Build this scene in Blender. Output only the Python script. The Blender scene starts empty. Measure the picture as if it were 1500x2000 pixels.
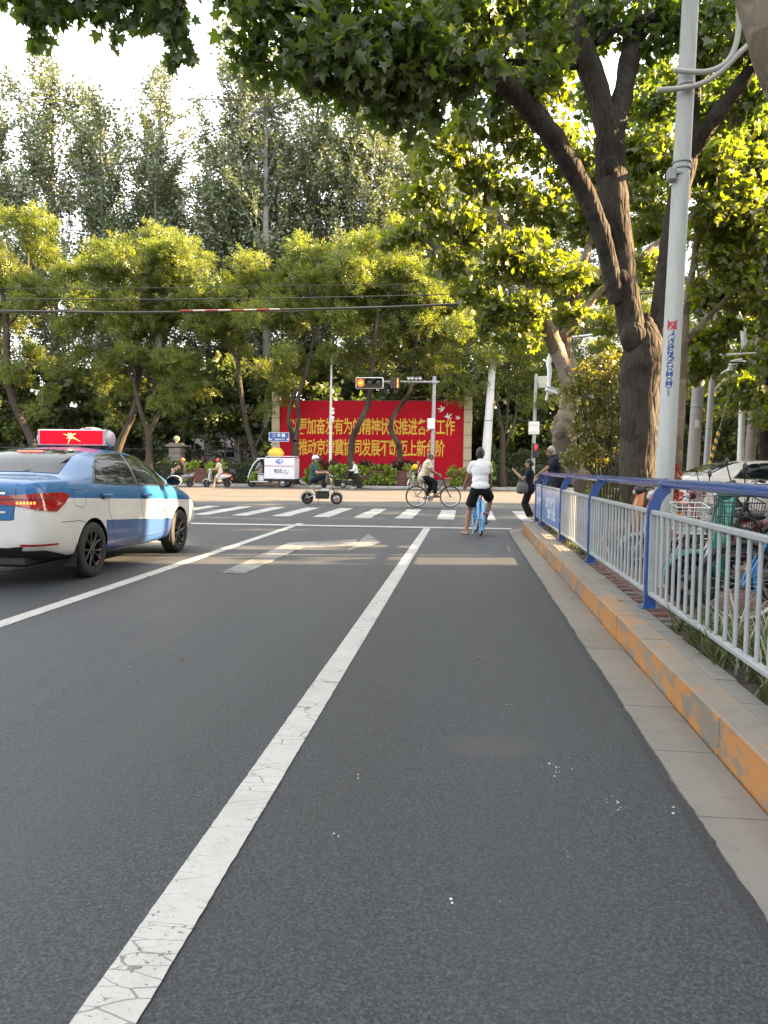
import bpy, bmesh, math, random
import numpy as np
from mathutils import Vector, Matrix, Euler
from mathutils import noise
from mathutils.bvhtree import BVHTree

R = math.radians
scene = bpy.context.scene
COL = scene.collection
rng = random.Random(7)
nrg = np.random.default_rng(11)

# ------------------------------------------------------------------ camera, sky, sun, exposure
EYE = Vector((0.0, 0.0, 1.27))
FPX, CX, CY = 1500.0, 750.0, 1000.0
_pitch = math.atan(88.0 / FPX)
_yaw = math.atan(159.9 / FPX * math.cos(_pitch))
_roll = R(0.7)
fwd = Vector((-math.sin(_yaw) * math.cos(_pitch), math.cos(_yaw) * math.cos(_pitch), -math.sin(_pitch)))
_r0 = Vector((math.cos(_yaw), math.sin(_yaw), 0))
_u0 = _r0.cross(fwd)
rgt = _r0 * math.cos(_roll) + _u0 * math.sin(_roll)
upv = _u0 * math.cos(_roll) - _r0 * math.sin(_roll)
cam_d = bpy.data.cameras.new("camera")
cam = bpy.data.objects.new("camera", cam_d)
COL.objects.link(cam)
cam.matrix_world = Matrix(((rgt.x, upv.x, -fwd.x, EYE.x), (rgt.y, upv.y, -fwd.y, EYE.y), (rgt.z, upv.z, -fwd.z, EYE.z), (0, 0, 0, 1)))
cam_d.sensor_fit = 'VERTICAL'
cam_d.sensor_height = 24.0
cam_d.lens = 18.0
cam_d.clip_start = 0.05
cam_d.clip_end = 2000.0
scene.camera = cam

SUN_EL, SUN_AZ = R(23.0), R(10.0)          # azimuth measured from +X towards +Y
SUNV = Vector((math.cos(SUN_AZ) * math.cos(SUN_EL), math.sin(SUN_AZ) * math.cos(SUN_EL), math.sin(SUN_EL)))
world = bpy.data.worlds.new("World")
scene.world = world
world.use_nodes = True
_nt = world.node_tree
_bg = _nt.nodes['Background']
_sky = _nt.nodes.new('ShaderNodeTexSky')
_sky.sky_type = 'NISHITA'
_sky.sun_disc = False
_sky.sun_elevation = SUN_EL
_sky.sun_rotation = R(80.0)
_sky.dust_density = 4.0
_sky.air_density = 1.0
_sky.ozone_density = 1.0
_hm = _nt.nodes.new('ShaderNodeMixRGB')     # thin even high haze: whitens the sky
_hm.inputs['Fac'].default_value = 0.72
_hm.inputs['Color2'].default_value = (6.6, 6.55, 6.45, 1)
_nt.links.new(_sky.outputs[0], _hm.inputs['Color1'])
_nt.links.new(_hm.outputs[0], _bg.inputs[0])
_bg.inputs[1].default_value = 0.059

sun_d = bpy.data.lights.new("sun", 'SUN')
sun_d.energy = 5.0
sun_d.angle = R(0.5)
sun_d.color = (1.0, 0.69, 0.38)
sun = bpy.data.objects.new("sun", sun_d)
COL.objects.link(sun)
sun.location = SUNV * 60
sun.rotation_euler = (-SUNV).to_track_quat('-Z', 'Y').to_euler()

scene.view_settings.view_transform = 'Standard'
scene.view_settings.look = 'None'
scene.view_settings.gamma = 1.0
scene.view_settings.use_curve_mapping = False
scene.view_settings.exposure = 3.35
scene.cycles.use_denoising = True
scene.cycles.max_bounces = 10
scene.cycles.diffuse_bounces = 4
scene.cycles.glossy_bounces = 3
scene.cycles.transmission_bounces = 8
scene.cycles.transparent_max_bounces = 6
scene.cycles.caustics_reflective = False
scene.cycles.caustics_refractive = False


def ray(px, py):
    return fwd + rgt * ((px - CX) / FPX) - upv * ((py - CY) / FPX)


def gp(px, py, z=0.0):
    """world point on the level z that the photograph shows at a pixel"""
    d = ray(px, py)
    return EYE + d * ((z - EYE.z) / d.z)


def dp(px, py, Y):
    """world point at a pixel, on the plane Y metres up the road"""
    d = ray(px, py)
    return EYE + d * (Y / d.y)


# ------------------------------------------------------------------ mesh collector
class MB:
    def __init__(self):
        self.v, self.f, self.m, self.s = [], [], [], []

    def add(self, vs, fs, mi=0, smooth=True):
        o = len(self.v)
        self.v.extend([tuple(p) for p in vs])
        for f in fs:
            self.f.append(tuple(i + o for i in f))
            self.m.append(mi)
            self.s.append(smooth)
        return self

    def box(self, c, size, rot=None, mi=0, bev=0.0):
        c = Vector(c)
        hx, hy, hz = size[0] / 2, size[1] / 2, size[2] / 2
        if bev:
            b = min(bev, hx * .9, hy * .9, hz * .9)
            pts = []
            for sx in (-1, 1):
                for sy in (-1, 1):
                    for sz in (-1, 1):
                        pts += [(sx * hx, sy * (hy - b), sz * (hz - b)), (sx * (hx - b), sy * hy, sz * (hz - b)), (sx * (hx - b), sy * (hy - b), sz * hz)]
            bm = bmesh.new()
            for p in pts:
                bm.verts.new(p)
            bmesh.ops.convex_hull(bm, input=bm.verts)
            bm.verts.index_update()
            vs = [v.co.copy() for v in bm.verts]
            fs = [tuple(v.index for v in f.verts) for f in bm.faces]
            bm.free()
        else:
            vs = [Vector((sx * hx, sy * hy, sz * hz)) for sx in (-1, 1) for sy in (-1, 1) for sz in (-1, 1)]
            fs = [(0, 1, 3, 2), (4, 6, 7, 5), (0, 4, 5, 1), (2, 3, 7, 6), (0, 2, 6, 4), (1, 5, 7, 3)]
        if rot is not None:
            if not isinstance(rot, Matrix):
                rot = Euler(rot).to_matrix()
            vs = [rot @ p for p in vs]
        return self.add([p + c for p in vs], fs, mi, False)

    def tube(self, pts, rad, n=8, cap=True, mi=0, flat=None, smooth=True):
        """swept tube; rad a number or list; flat = (sideways, updown) scale of the section"""
        pts = [Vector(p) for p in pts]
        k = len(pts)
        if not hasattr(rad, '__len__'):
            rad = [rad] * k
        tang = []
        for i in range(k):
            a = pts[max(0, i - 1)]
            b = pts[min(k - 1, i + 1)]
            t = (b - a)
            tang.append(t.normalized() if t.length > 1e-9 else Vector((0, 0, 1)))
        ref = Vector((0, 0, 1)) if abs(tang[0].z) < .9 else Vector((1, 0, 0))
        nrm = (ref - tang[0] * ref.dot(tang[0])).normalized()
        vs, fs = [], []
        for i in range(k):
            nrm = (nrm - tang[i] * nrm.dot(tang[i]))
            nrm = nrm.normalized() if nrm.length > 1e-6 else tang[i].orthogonal().normalized()
            bn = tang[i].cross(nrm)
            for j in range(n):
                a = 2 * math.pi * j / n
                ca, sa = math.cos(a), math.sin(a)
                if flat:
                    ca *= flat[1]
                    sa *= flat[0]
                vs.append(pts[i] + nrm * (ca * rad[i]) + bn * (sa * rad[i]))
        for i in range(k - 1):
            for j in range(n):
                a, b = i * n + j, i * n + (j + 1) % n
                fs.append((a, b, b + n, a + n))
        self.add(vs, fs, mi, smooth)
        if cap:
            self.add(vs[:n], [tuple(range(n - 1, -1, -1))], mi, False)
            self.add(vs[-n:], [tuple(range(n))], mi, False)
        return self

    def capsule(self, a, b, ra, rb, n=12, mi=0):
        a, b = Vector(a), Vector(b)
        d = (b - a)
        L = d.length
        t = d / L if L > 1e-6 else Vector((0, 0, 1))
        pts, rs = [], []
        for k in range(5):
            an = math.pi / 2 * k / 4
            pts.append(a - t * (ra * math.cos(an)))
            rs.append(max(ra * math.sin(an), 1e-4))
        for k in range(5):
            an = math.pi / 2 * k / 4
            pts.append(b + t * (rb * math.sin(an)))
            rs.append(max(rb * math.cos(an), 1e-4))
        return self.tube(pts, rs, n, True, mi)

    def ell(self, c, r, rot=None, seg=12, rings=8, mi=0, zmin=-1.0):
        c = Vector(c)
        if rot is not None and not isinstance(rot, Matrix):
            rot = Euler(rot).to_matrix()
        vs, fs = [], []
        a0 = math.asin(max(-1, zmin))
        for i in range(rings + 1):
            la = a0 + (math.pi / 2 - a0) * i / rings
            for j in range(seg):
                lo = 2 * math.pi * j / seg
                p = Vector((max(math.cos(la), 1e-4) * math.cos(lo) * r[0], max(math.cos(la), 1e-4) * math.sin(lo) * r[1], math.sin(la) * r[2]))
                vs.append((rot @ p if rot is not None else p) + c)
        for i in range(rings):
            for j in range(seg):
                a, b = i * seg + j, i * seg + (j + 1) % seg
                fs.append((a, b, b + seg, a + seg))
        fs.append(tuple(range(seg - 1, -1, -1)))
        fs.append(tuple(rings * seg + j for j in range(seg)))
        return self.add(vs, fs, mi, True)

    def lathe(self, prof, n=24, c=(0, 0, 0), axis='Z', mi=0, smooth=True, closed=False):
        """profile [(r, h)] turned about an axis through c"""
        c = Vector(c)
        vs, fs = [], []
        for r, h in prof:
            for j in range(n):
                a = 2 * math.pi * j / n
                x, y = r * math.cos(a), r * math.sin(a)
                p = {'Z': (x, y, h), 'X': (h, x, y), 'Y': (y, h, x)}[axis]
                vs.append(Vector(p) + c)
        k = len(prof)
        for i in range(k if closed else k - 1):
            i2 = (i + 1) % k
            for j in range(n):
                j2 = (j + 1) % n
                fs.append((i * n + j, i * n + j2, i2 * n + j2, i2 * n + j))
        return self.add(vs, fs, mi, smooth)

    def torus(self, c, R_, r, axis='X', n=24, m=8, mi=0, sy=1.0):
        prof = [(R_ + r * math.cos(2 * math.pi * k / m), sy * r * math.sin(2 * math.pi * k / m)) for k in range(m)]
        return self.lathe(prof, n, c, axis, mi, True, True)

    def prism(self, poly, h, frame=None, mi=0, smooth=False):
        """2D outline (ccw) extruded by h along the frame's third axis; frame = (origin, U, V, N)"""
        if frame is None:
            frame = (Vector((0, 0, 0)), Vector((1, 0, 0)), Vector((0, 1, 0)), Vector((0, 0, 1)))
        o, U, V, N = [Vector(q) for q in frame]
        k = len(poly)
        b = [o + U * p[0] + V * p[1] for p in poly]
        t = [p + N * h for p in b]
        fs = [(i, (i + 1) % k, (i + 1) % k + k, i + k) for i in range(k)]
        self.add(b + t, fs, mi, smooth)
        self.add(b, [tuple(range(k - 1, -1, -1))], mi, False)
        self.add(t, [tuple(range(k))], mi, False)
        return self

    def quad(self, pts, mi=0):
        return self.add(pts, [tuple(range(len(pts)))], mi, False)

    def xf(self, M):
        self.v = [tuple(M @ Vector(p)) for p in self.v]
        return self

    def mesh(self, name, mats):
        me = bpy.data.meshes.new(name)
        me.from_pydata(self.v, [], self.f)
        if not isinstance(mats, (list, tuple)):
            mats = [mats]
        for m in mats:
            me.materials.append(m)
        me.polygons.foreach_set('material_index', self.m)
        me.polygons.foreach_set('use_smooth', self.s)
        me.update()
        return me

    def build(self, name, mats, parent=None):
        return link(name, self.mesh(name, mats), parent)


def link(name, data, parent=None, loc=None, rot=None):
    o = bpy.data.objects.new(name, data)
    COL.objects.link(o)
    if parent is not None:
        o.parent = parent
    if loc is not None:
        o.location = loc
    if rot is not None:
        o.rotation_euler = rot
    return o


def tag(o, label=None, cat=None, group=None, kind=None):
    if label:
        o['label'] = label
    if cat:
        o['category'] = cat
    if group:
        o['group'] = group
    if kind:
        o['kind'] = kind
    return o


def thing(name, label, cat, loc=(0, 0, 0), rz=0.0, group=None, rot=None):
    o = link(name, None, None, loc, rot if rot is not None else (0, 0, rz))
    o.empty_display_size = .2
    return tag(o, label, cat, group)


def kids(o):
    return [c for c in scene.objects if c.parent == o]


def copy_tree(o, parent=None, label=None, loc=None, rz=None, scale=None, _kids=None):
    if _kids is None:
        _kids = {}
        for c in scene.objects:
            if c.parent is not None:
                _kids.setdefault(c.parent.name, []).append(c)
    c = o.copy()
    COL.objects.link(c)
    if parent is not None:
        c.parent = parent
    for ch in _kids.get(o.name, []):
        copy_tree(ch, c, _kids=_kids)
    if label:
        c['label'] = label
    if loc is not None:
        c.location = loc
    if rz is not None:
        c.rotation_euler = (0, 0, rz)
    if scale is not None:
        c.scale = scale
    return c


# ------------------------------------------------------------------ materials
class NT:
    """tiny node helper: expressions over sockets"""
    def __init__(self, nt):
        self.nt = nt

    def n(self, typ, **kw):
        nd = self.nt.nodes.new(typ)
        for k, v in kw.items():
            setattr(nd, k, v)
        return nd

    def put(self, sock, val):
        if hasattr(val, 'is_linked') or hasattr(val, 'links'):
            self.nt.links.new(val, sock)
        else:
            sock.default_value = val

    def math(self, op, a, b=0.0, c=0.0):
        nd = self.n('ShaderNodeMath', operation=op)
        self.put(nd.inputs[0], a)
        self.put(nd.inputs[1], b)
        if op == 'MULTIPLY_ADD' or op == 'SMOOTH_MIN':
            self.put(nd.inputs[2], c)
        return nd.outputs[0]

    def step(self, x, a, b):
        nd = self.n('ShaderNodeMapRange')
        nd.clamp = True
        self.put(nd.inputs[0], x)
        nd.inputs[1].default_value = a
        nd.inputs[2].default_value = b
        return nd.outputs[0]

    def mix(self, f, a, b):
        nd = self.n('ShaderNodeMixRGB')
        self.put(nd.inputs[0], f)
        for s, v in ((nd.inputs[1], a), (nd.inputs[2], b)):
            self.put(s, tuple(v) + (1,) if isinstance(v, (tuple, list)) and len(v) == 3 else v)
        return nd.outputs[0]

    def coord(self, kind='Object'):
        return self.n('ShaderNodeTexCoord').outputs[kind]

    def noise(self, vec, scale, detail=3.0, rough=.55, out='Fac'):
        nd = self.n('ShaderNodeTexNoise')
        self.put(nd.inputs['Vector'], vec)
        nd.inputs['Scale'].default_value = scale
        nd.inputs['Detail'].default_value = detail
        nd.inputs['Roughness'].default_value = rough
        return nd.outputs[out]

    def voro(self, vec, scale, feature='F1', out='Distance'):
        nd = self.n('ShaderNodeTexVoronoi', feature=feature)
        self.put(nd.inputs['Vector'], vec)
        nd.inputs['Scale'].default_value = scale
        return nd.outputs[out]

    def mapv(self, vec, scale=(1, 1, 1), loc=(0, 0, 0), rot=(0, 0, 0)):
        nd = self.n('ShaderNodeMapping')
        self.put(nd.inputs[0], vec)
        nd.inputs[1].default_value = loc
        nd.inputs[2].default_value = rot
        nd.inputs[3].default_value = scale
        return nd.outputs[0]

    def sep(self, vec):
        nd = self.n('ShaderNodeSeparateXYZ')
        self.put(nd.inputs[0], vec)
        return nd.outputs

    def bump(self, h, strength=.3, dist=.01):
        nd = self.n('ShaderNodeBump')
        nd.inputs['Strength'].default_value = strength
        nd.inputs['Distance'].default_value = dist
        self.put(nd.inputs['Height'], h)
        return nd.outputs[0]


def newmat(name):
    m = bpy.data.materials.new(name)
    m.use_nodes = True
    t = NT(m.node_tree)
    return m, t, m.node_tree.nodes['Principled BSDF']


def M(name, col, rough=.55, metal=0.0, var=.12, vs=5.0, bump=0.0, bs=60.0, coat=0.0, spec=.5, stretch=(1, 1, 1), col2=None, sharp=False, rv=.08):
    m, t, b = newmat(name)
    co = t.coord()
    if stretch != (1, 1, 1):
        co = t.mapv(co, stretch)
    nz = t.noise(co, vs, 4.0, .6)
    if sharp:
        nz = t.step(nz, .42, .58)
    else:
        nz = t.step(nz, .25, .75)
    c2 = col2 or tuple(min(1, c * (1 + var)) for c in col)
    c1 = col if col2 else tuple(c * (1 - var) for c in col)
    t.put(b.inputs['Base Color'], t.mix(nz, c1, c2))
    b.inputs['Metallic'].default_value = metal
    t.put(b.inputs['Roughness'], t.math('ADD', t.math('MULTIPLY', nz, rv), max(.02, rough - rv / 2)))
    b.inputs['Specular IOR Level'].default_value = spec
    if coat:
        b.inputs['Coat Weight'].default_value = coat
        b.inputs['Coat Roughness'].default_value = .04
    if bump:
        t.put(b.inputs['Normal'], t.bump(t.noise(co, bs, 4.0), bump, .02))
    return m


def EM(name, col, strength):
    m, t, b = newmat(name)
    b.inputs['Base Color'].default_value = (col[0] * .3, col[1] * .3, col[2] * .3, 1)
    b.inputs['Emission Color'].default_value = tuple(col) + (1,)
    nz = t.noise(t.coord(), 30.0, 1.0)
    t.put(b.inputs['Emission Strength'], t.math('MULTIPLY_ADD', nz, strength * .2, strength * .9))
    return m


def leafmat(name, c1, c2, trans=.45, tcol=None, rough=.45, gloss=.05):
    """leaf with light passing through it; the tint attribute varies leaf by leaf"""
    m = bpy.data.materials.new(name)
    m.use_nodes = True
    nt = m.node_tree
    t = NT(nt)
    nt.nodes.remove(nt.nodes['Principled BSDF'])
    at = t.n('ShaderNodeAttribute', attribute_name='tint')
    col = t.mix(at.outputs['Fac'], c1, c2)
    tc = t.mix(at.outputs['Fac'], tuple(x * y for x, y in zip(c1, tcol or (1.5, 1.6, .6))), tuple(x * y for x, y in zip(c2, tcol or (1.5, 1.6, .6))))
    d = t.n('ShaderNodeBsdfDiffuse')
    t.put(d.inputs[0], col)
    tr = t.n('ShaderNodeBsdfTranslucent')
    t.put(tr.inputs[0], tc)
    mx = t.n('ShaderNodeMixShader')
    mx.inputs[0].default_value = trans
    nt.links.new(d.outputs[0], mx.inputs[1])
    nt.links.new(tr.outputs[0], mx.inputs[2])
    g = t.n('ShaderNodeBsdfGlossy')
    g.inputs['Roughness'].default_value = rough
    g.inputs[0].default_value = (1, 1, 1, 1)
    m2 = t.n('ShaderNodeMixShader')
    m2.inputs[0].default_value = gloss
    nt.links.new(mx.outputs[0], m2.inputs[1])
    nt.links.new(g.outputs[0], m2.inputs[2])
    nt.links.new(m2.outputs[0], nt.nodes['Material Output'].inputs[0])
    return m


def text_mesh(body, size=1.0, bold=0.0, align='CENTER', sx=1.0, spacing=1.0):
    c = bpy.data.curves.new('text', 'FONT')
    c.body = body
    c.size = size
    c.offset = bold
    c.align_x = align
    c.align_y = 'CENTER'
    c.space_character = spacing
    c.resolution_u = 4
    o = bpy.data.objects.new('text', c)
    COL.objects.link(o)
    dg = bpy.context.evaluated_depsgraph_get()
    me = bpy.data.meshes.new_from_object(o.evaluated_get(dg))
    vs = [(v.co.x * sx, v.co.y, 0.0) for v in me.vertices]
    fs = [tuple(p.vertices) for p in me.polygons]
    bpy.data.objects.remove(o)
    bpy.data.curves.remove(c)
    bpy.data.meshes.remove(me)
    return vs, fs


def text_obj(name, body, size, mat, parent, origin, U, V, bold=0.0, sx=1.0, align='CENTER', spacing=1.0):
    vs, fs = text_mesh(body, size, bold, align, sx, spacing)
    o, U, V = Vector(origin), Vector(U), Vector(V)
    mb = MB()
    mb.add([o + U * p[0] + V * p[1] for p in vs], fs, 0, False)
    return mb.build(name, mat, parent)


# common materials
BLACK = M('black_plastic', (.012, .012, .013), .45)
RUBBER = M('rubber', (.016, .016, .017), .75, bump=.1)
STEEL = M('bare_steel', (.45, .45, .46), .32, .9)
GREYMETAL = M('grey_painted_steel', (.30, .31, .32), .45, .2)
WHITEPLASTIC = M('white_plastic', (.74, .75, .78), .35, coat=.3)
WHITEMETAL = M('white_painted_steel', (.68, .68, .66), .45, var=.1, vs=3)
CONCRETE = M('concrete', (.33, .32, .30), .85, var=.2, vs=2.5, bump=.25, bs=40)
GLASSDARK = M('dark_glass', (.012, .015, .016), .04, 0, spec=.9, rv=.0)
REDLENS = M('red_lens', (.32, .008, .012), .12, coat=1.0, vs=20, var=.3)
# ================================================================== THE GROUND
# asphalt: dark binder, grey stones a few millimetres across, wear in broad patches
ASPH, _t, _b = newmat('asphalt')
_c = _t.coord()
_v = _t.voro(_c, 165.0, out='Color')
_fn = _t.noise(_c, 75.0, 5.0, .8)
_vs = _t.math('ADD', _t.math('MULTIPLY', _t.sep(_v)[0], .55), _t.math('MULTIPLY', _t.step(_fn, .36, .60), .45))
_big = _t.noise(_c, .35, 5.0, .6)
_long = _t.noise(_t.mapv(_c, (1.6, .12, 1)), 1.0, 4.0, .6)
_mid = _t.noise(_c, 14.0, 4.0, .7)
_st = _t.math('POWER', _vs, 1.9)
_colr = _t.mix(_st, (.0028, .0037, .0052), (.106, .119, .140))
_colr = _t.mix(_t.math('MULTIPLY', _t.step(_big, .3, .75), .45), _colr, (.040, .042, .046))
_colr = _t.mix(_t.math('MULTIPLY', _t.step(_long, .45, .75), .35), _colr, (.017, .0175, .019))
_colr = _t.mix(_t.math('MULTIPLY', _t.step(_mid, .5, .8), .12), _colr, (.034, .034, .034))
_wp = _t.sep(_c)
_sx, _sy = gp(960, 1457).x, gp(960, 1457).y
_ex = _t.math('POWER', _t.math('MULTIPLY', _t.math('SUBTRACT', _wp[0], _sx), 3.6), 2.0)
_ey = _t.math('POWER', _t.math('MULTIPLY', _t.math('SUBTRACT', _wp[1], _sy), 6.5), 2.0)
_em = _t.math('SUBTRACT', 1.0, _t.step(_t.math('MULTIPLY_ADD', _t.noise(_c, 9.0, 4.0), .9, _t.math('ADD', _ex, _ey)), .75, 1.55))
_colr = _t.mix(_t.math('MULTIPLY', _em, .6), _colr, (.058, .060, .064))   # scuffed, smoother spot
_trk = _t.math('SINE', _t.math('MULTIPLY_ADD', _wp[0], 3.6, .9))
_colr = _t.mix(_t.math('MULTIPLY', _t.step(_trk, .1, 1.0), .22), _colr, (.052, .055, .062))
_sp = _t.voro(_c, 7.0)
_spk = _t.math('LESS_THAN', _sp, .022)
_colr = _t.mix(_t.math('MULTIPLY', _spk, .5), _colr, (.5, .5, .48))
_t.put(_b.inputs['Base Color'], _colr)
_t.put(_b.inputs['Roughness'], _t.math('MULTIPLY_ADD', _t.step(_long, .35, .7), -.13, .64))
_b.inputs['Specular IOR Level'].default_value = .5
_hh = _t.math('MULTIPLY_ADD', _t.sep(_v)[1], .35, _t.math('ADD', _fn, _t.math('MULTIPLY', _mid, .3)))
_t.put(_b.inputs['Normal'], _t.bump(_hh, .8, .006))


def paint_mat(name, col, wear, cracks=True):
    m, t, b = newmat(name)
    c = t.coord()
    n1 = t.noise(c, 3.0, 5.0, .7)
    n2 = t.noise(c, 45.0, 4.0, .7)
    base = t.mix(t.step(n1, .3, .7), tuple(x * .80 for x in col), col)
    base = t.mix(t.math('MULTIPLY', t.step(n2, .5, .75), .35), base, tuple(x * .55 for x in col))
    if cracks:
        w = t.mapv(c, (5.0, 17.0, 1))
        wob = t.n('ShaderNodeMixRGB')
        wob.blend_type = 'ADD'
        wob.inputs[0].default_value = .32
        t.put(wob.inputs[1], w)
        t.put(wob.inputs[2], t.noise(c, 7.0, 3.0, .6, 'Color'))
        e = t.voro(wob.outputs[0], 1.0, 'DISTANCE_TO_EDGE')
        ck = t.math('MULTIPLY', t.math('LESS_THAN', e, t.math('MULTIPLY', t.step(t.noise(c, 2.2, 2.0), .36, .70), .030)), .62)
        base = t.mix(ck, base, (.05, .05, .05))
    n3 = t.noise(c, 60.0, 3.0, .8)
    n4 = t.noise(c, 1.3, 4.0, .6)
    worn = t.math('GREATER_THAN', t.math('MULTIPLY_ADD', n4, .5, n3), 1.24 - wear)
    base = t.mix(worn, base, (.06, .06, .062))
    t.put(b.inputs['Base Color'], base)
    b.inputs['Roughness'].default_value = .6
    t.put(b.inputs['Normal'], t.bump(t.math('ADD', n2, n1), .35, .006))
    return m


WPAINT3 = paint_mat('faded_road_paint', (.31, .31, .295), .49, False)
WPAINT = paint_mat('road_paint', (.45, .45, .43), .30)
WPAINT2 = paint_mat('worn_road_paint', (.38, .38, .365), .36, False)

mb = MB()
mb.quad([(-260, -60, 0), (260, -60, 0), (260, 420, 0), (-260, 420, 0)])
tag(mb.build('road', ASPH), kind='structure')


ASPH2 = M('old_asphalt', (.085, .080, .074), .75, var=.28, vs=.6, bump=.3, bs=60)
mb = MB()
mb.prism([(-120, 24.2), (120, 24.2), (120, 57.4), (-120, 33.4)], .003, (Vector((0, 0, .0)), (1, 0, 0), (0, 1, 0), (0, 0, 1)))
tag(mb.build('cross_street', ASPH2), kind='structure')


def strip(name, quads, m, z=.004, parent=None, th=.004):
    b = MB()
    for q in quads:
        b.prism([(p[0], p[1]) for p in q], th, (Vector((0, 0, z - th + .002)), (1, 0, 0), (0, 1, 0), (0, 0, 1)))
    return tag(b.build(name, m, parent), kind='structure')


def ragged(x, y0, y1, w, step=.03, amp=.0008):
    """a painted line along the road with slightly uneven edges"""
    ys = np.arange(y0, y1 + step, step)
    b = MB()
    jl = nrg.normal(0, amp, len(ys))
    jr = nrg.normal(0, amp, len(ys))
    vs = []
    for i, y in enumerate(ys):
        vs += [(x - w / 2 + jl[i], y, .005), (x + w / 2 + jr[i], y, .005)]
    fs = [(2 * i, 2 * i + 1, 2 * i + 3, 2 * i + 2) for i in range(len(ys) - 1)]
    b.add(vs, fs, 0, False)
    return b


tag(ragged(-.795, .3, 16.0, .148).build('lane_line', WPAINT), kind='structure')
tag(ragged(-3.61, .3, 16.6, .15).build('lane_line', WPAINT), kind='structure')
strip('stop_line', [[(-16, 15.25), (.96, 16.02), (.96, 16.40), (-16, 15.66)]], WPAINT2, .0095)
# right turn arrow in the middle lane, and the straight arrow under the taxi
A = lambda *p: [tuple(gp(380 + .4533 * a, 960 + .4533 * b_))[:2] for a, b_ in p]
strip('turn_arrow', [A((110, 352), (212, 357), (462, 243), (405, 222)), A((405, 222), (462, 243), (690, 234), (706, 207)), A((655, 258), (803, 222), (748, 183))], WPAINT3, .005)
strip('straight_arrow', [[(-5.45, 8.4), (-5.2, 8.4), (-5.2, 11.9), (-5.45, 11.9)], [(-5.75, 11.9), (-4.9, 11.9), (-5.32, 13.3)]], WPAINT3, .005)
cw = tag(link('crosswalk', None), kind='structure')
cx0 = gp(868, 1018.5).x
for k in range(-8, 11):
    x = cx0 + 1.035 * (k - 8)
    if x > 1.8:
        continue
    b = MB()
    n = 12
    y0, y1 = 18.85 + nrg.normal(0, .02), 23.05 + nrg.normal(0, .04)
    vs = []
    for i in range(n + 1):
        y = y0 + (y1 - y0) * i / n
        vs += [(x - .21 + nrg.normal(0, .008), y, .005), (x + .21 + nrg.normal(0, .008), y, .005)]
    b.add(vs, [(2 * i, 2 * i + 1, 2 * i + 3, 2 * i + 2) for i in range(n)], 0, False)
    b.build('stripe', WPAINT2, cw)

# bird lime and paint spots on the near lane; crumbled edge of the asphalt where it laps over the gutter
ys = np.arange(.3, 15.6, .02)
e1 = np.convolve(nrg.normal(0, .004, len(ys) + 8), np.ones(2) / 2, 'same')[:len(ys)] + .004 * np.sin(ys * 3.1) + .004 * np.sin(ys * 11.7)
eb = MB()
vs = []
for i, y in enumerate(ys):
    vs += [(.845, y, .0135), (.856 + float(np.clip(e1[i], -.03, .03)), y, .0155)]
eb.add(vs, [(2 * i, 2 * i + 1, 2 * i + 3, 2 * i + 2) for i in range(len(ys) - 1)], 0, False)
eb.add([(.845, .3, .0135), (.845, 15.6, .0135), (.825, 15.6, .001), (.825, .3, .001)], [(0, 1, 2, 3)], 0, False)
EDGEM = M('fresh_asphalt_edge', (.026, .028, .032), .65, var=.7, vs=90, bump=.8, bs=90)
tag(eb.build('asphalt_edge', EDGEM), kind='structure')
b = MB()
for px, py, s, n in ((1088, 1503, .022, 15), (1194, 1570, .02, 12), (992, 1378, .012, 4), (982, 1404, .014, 4), (252, 1306, .02, 5), (655, 1630, .012, 4), (1315, 1586, .012, 4), (1112, 1668, .01, 3), (880, 1760, .01, 3), (700, 1520, .01, 3)):
    c0 = gp(px, py)
    for i in range(n):
        q = Vector((c0.x + nrg.normal(0, s), c0.y + nrg.normal(0, s * 2.0), .0045))
        r = abs(nrg.normal(0, .0022)) + .0008
        a0 = nrg.uniform(0, 6)
        b.add([(q.x + r * math.cos(a0 + a) * nrg.uniform(.6, 1.3), q.y + r * 1.6 * math.sin(a0 + a), q.z) for a in np.linspace(0, 2 * math.pi, 7)[:-1]], [tuple(range(6))], 0, False)
tag(b.build('white_specks', M('bird_lime', (.62, .62, .58), .7)), kind='stuff')

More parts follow.
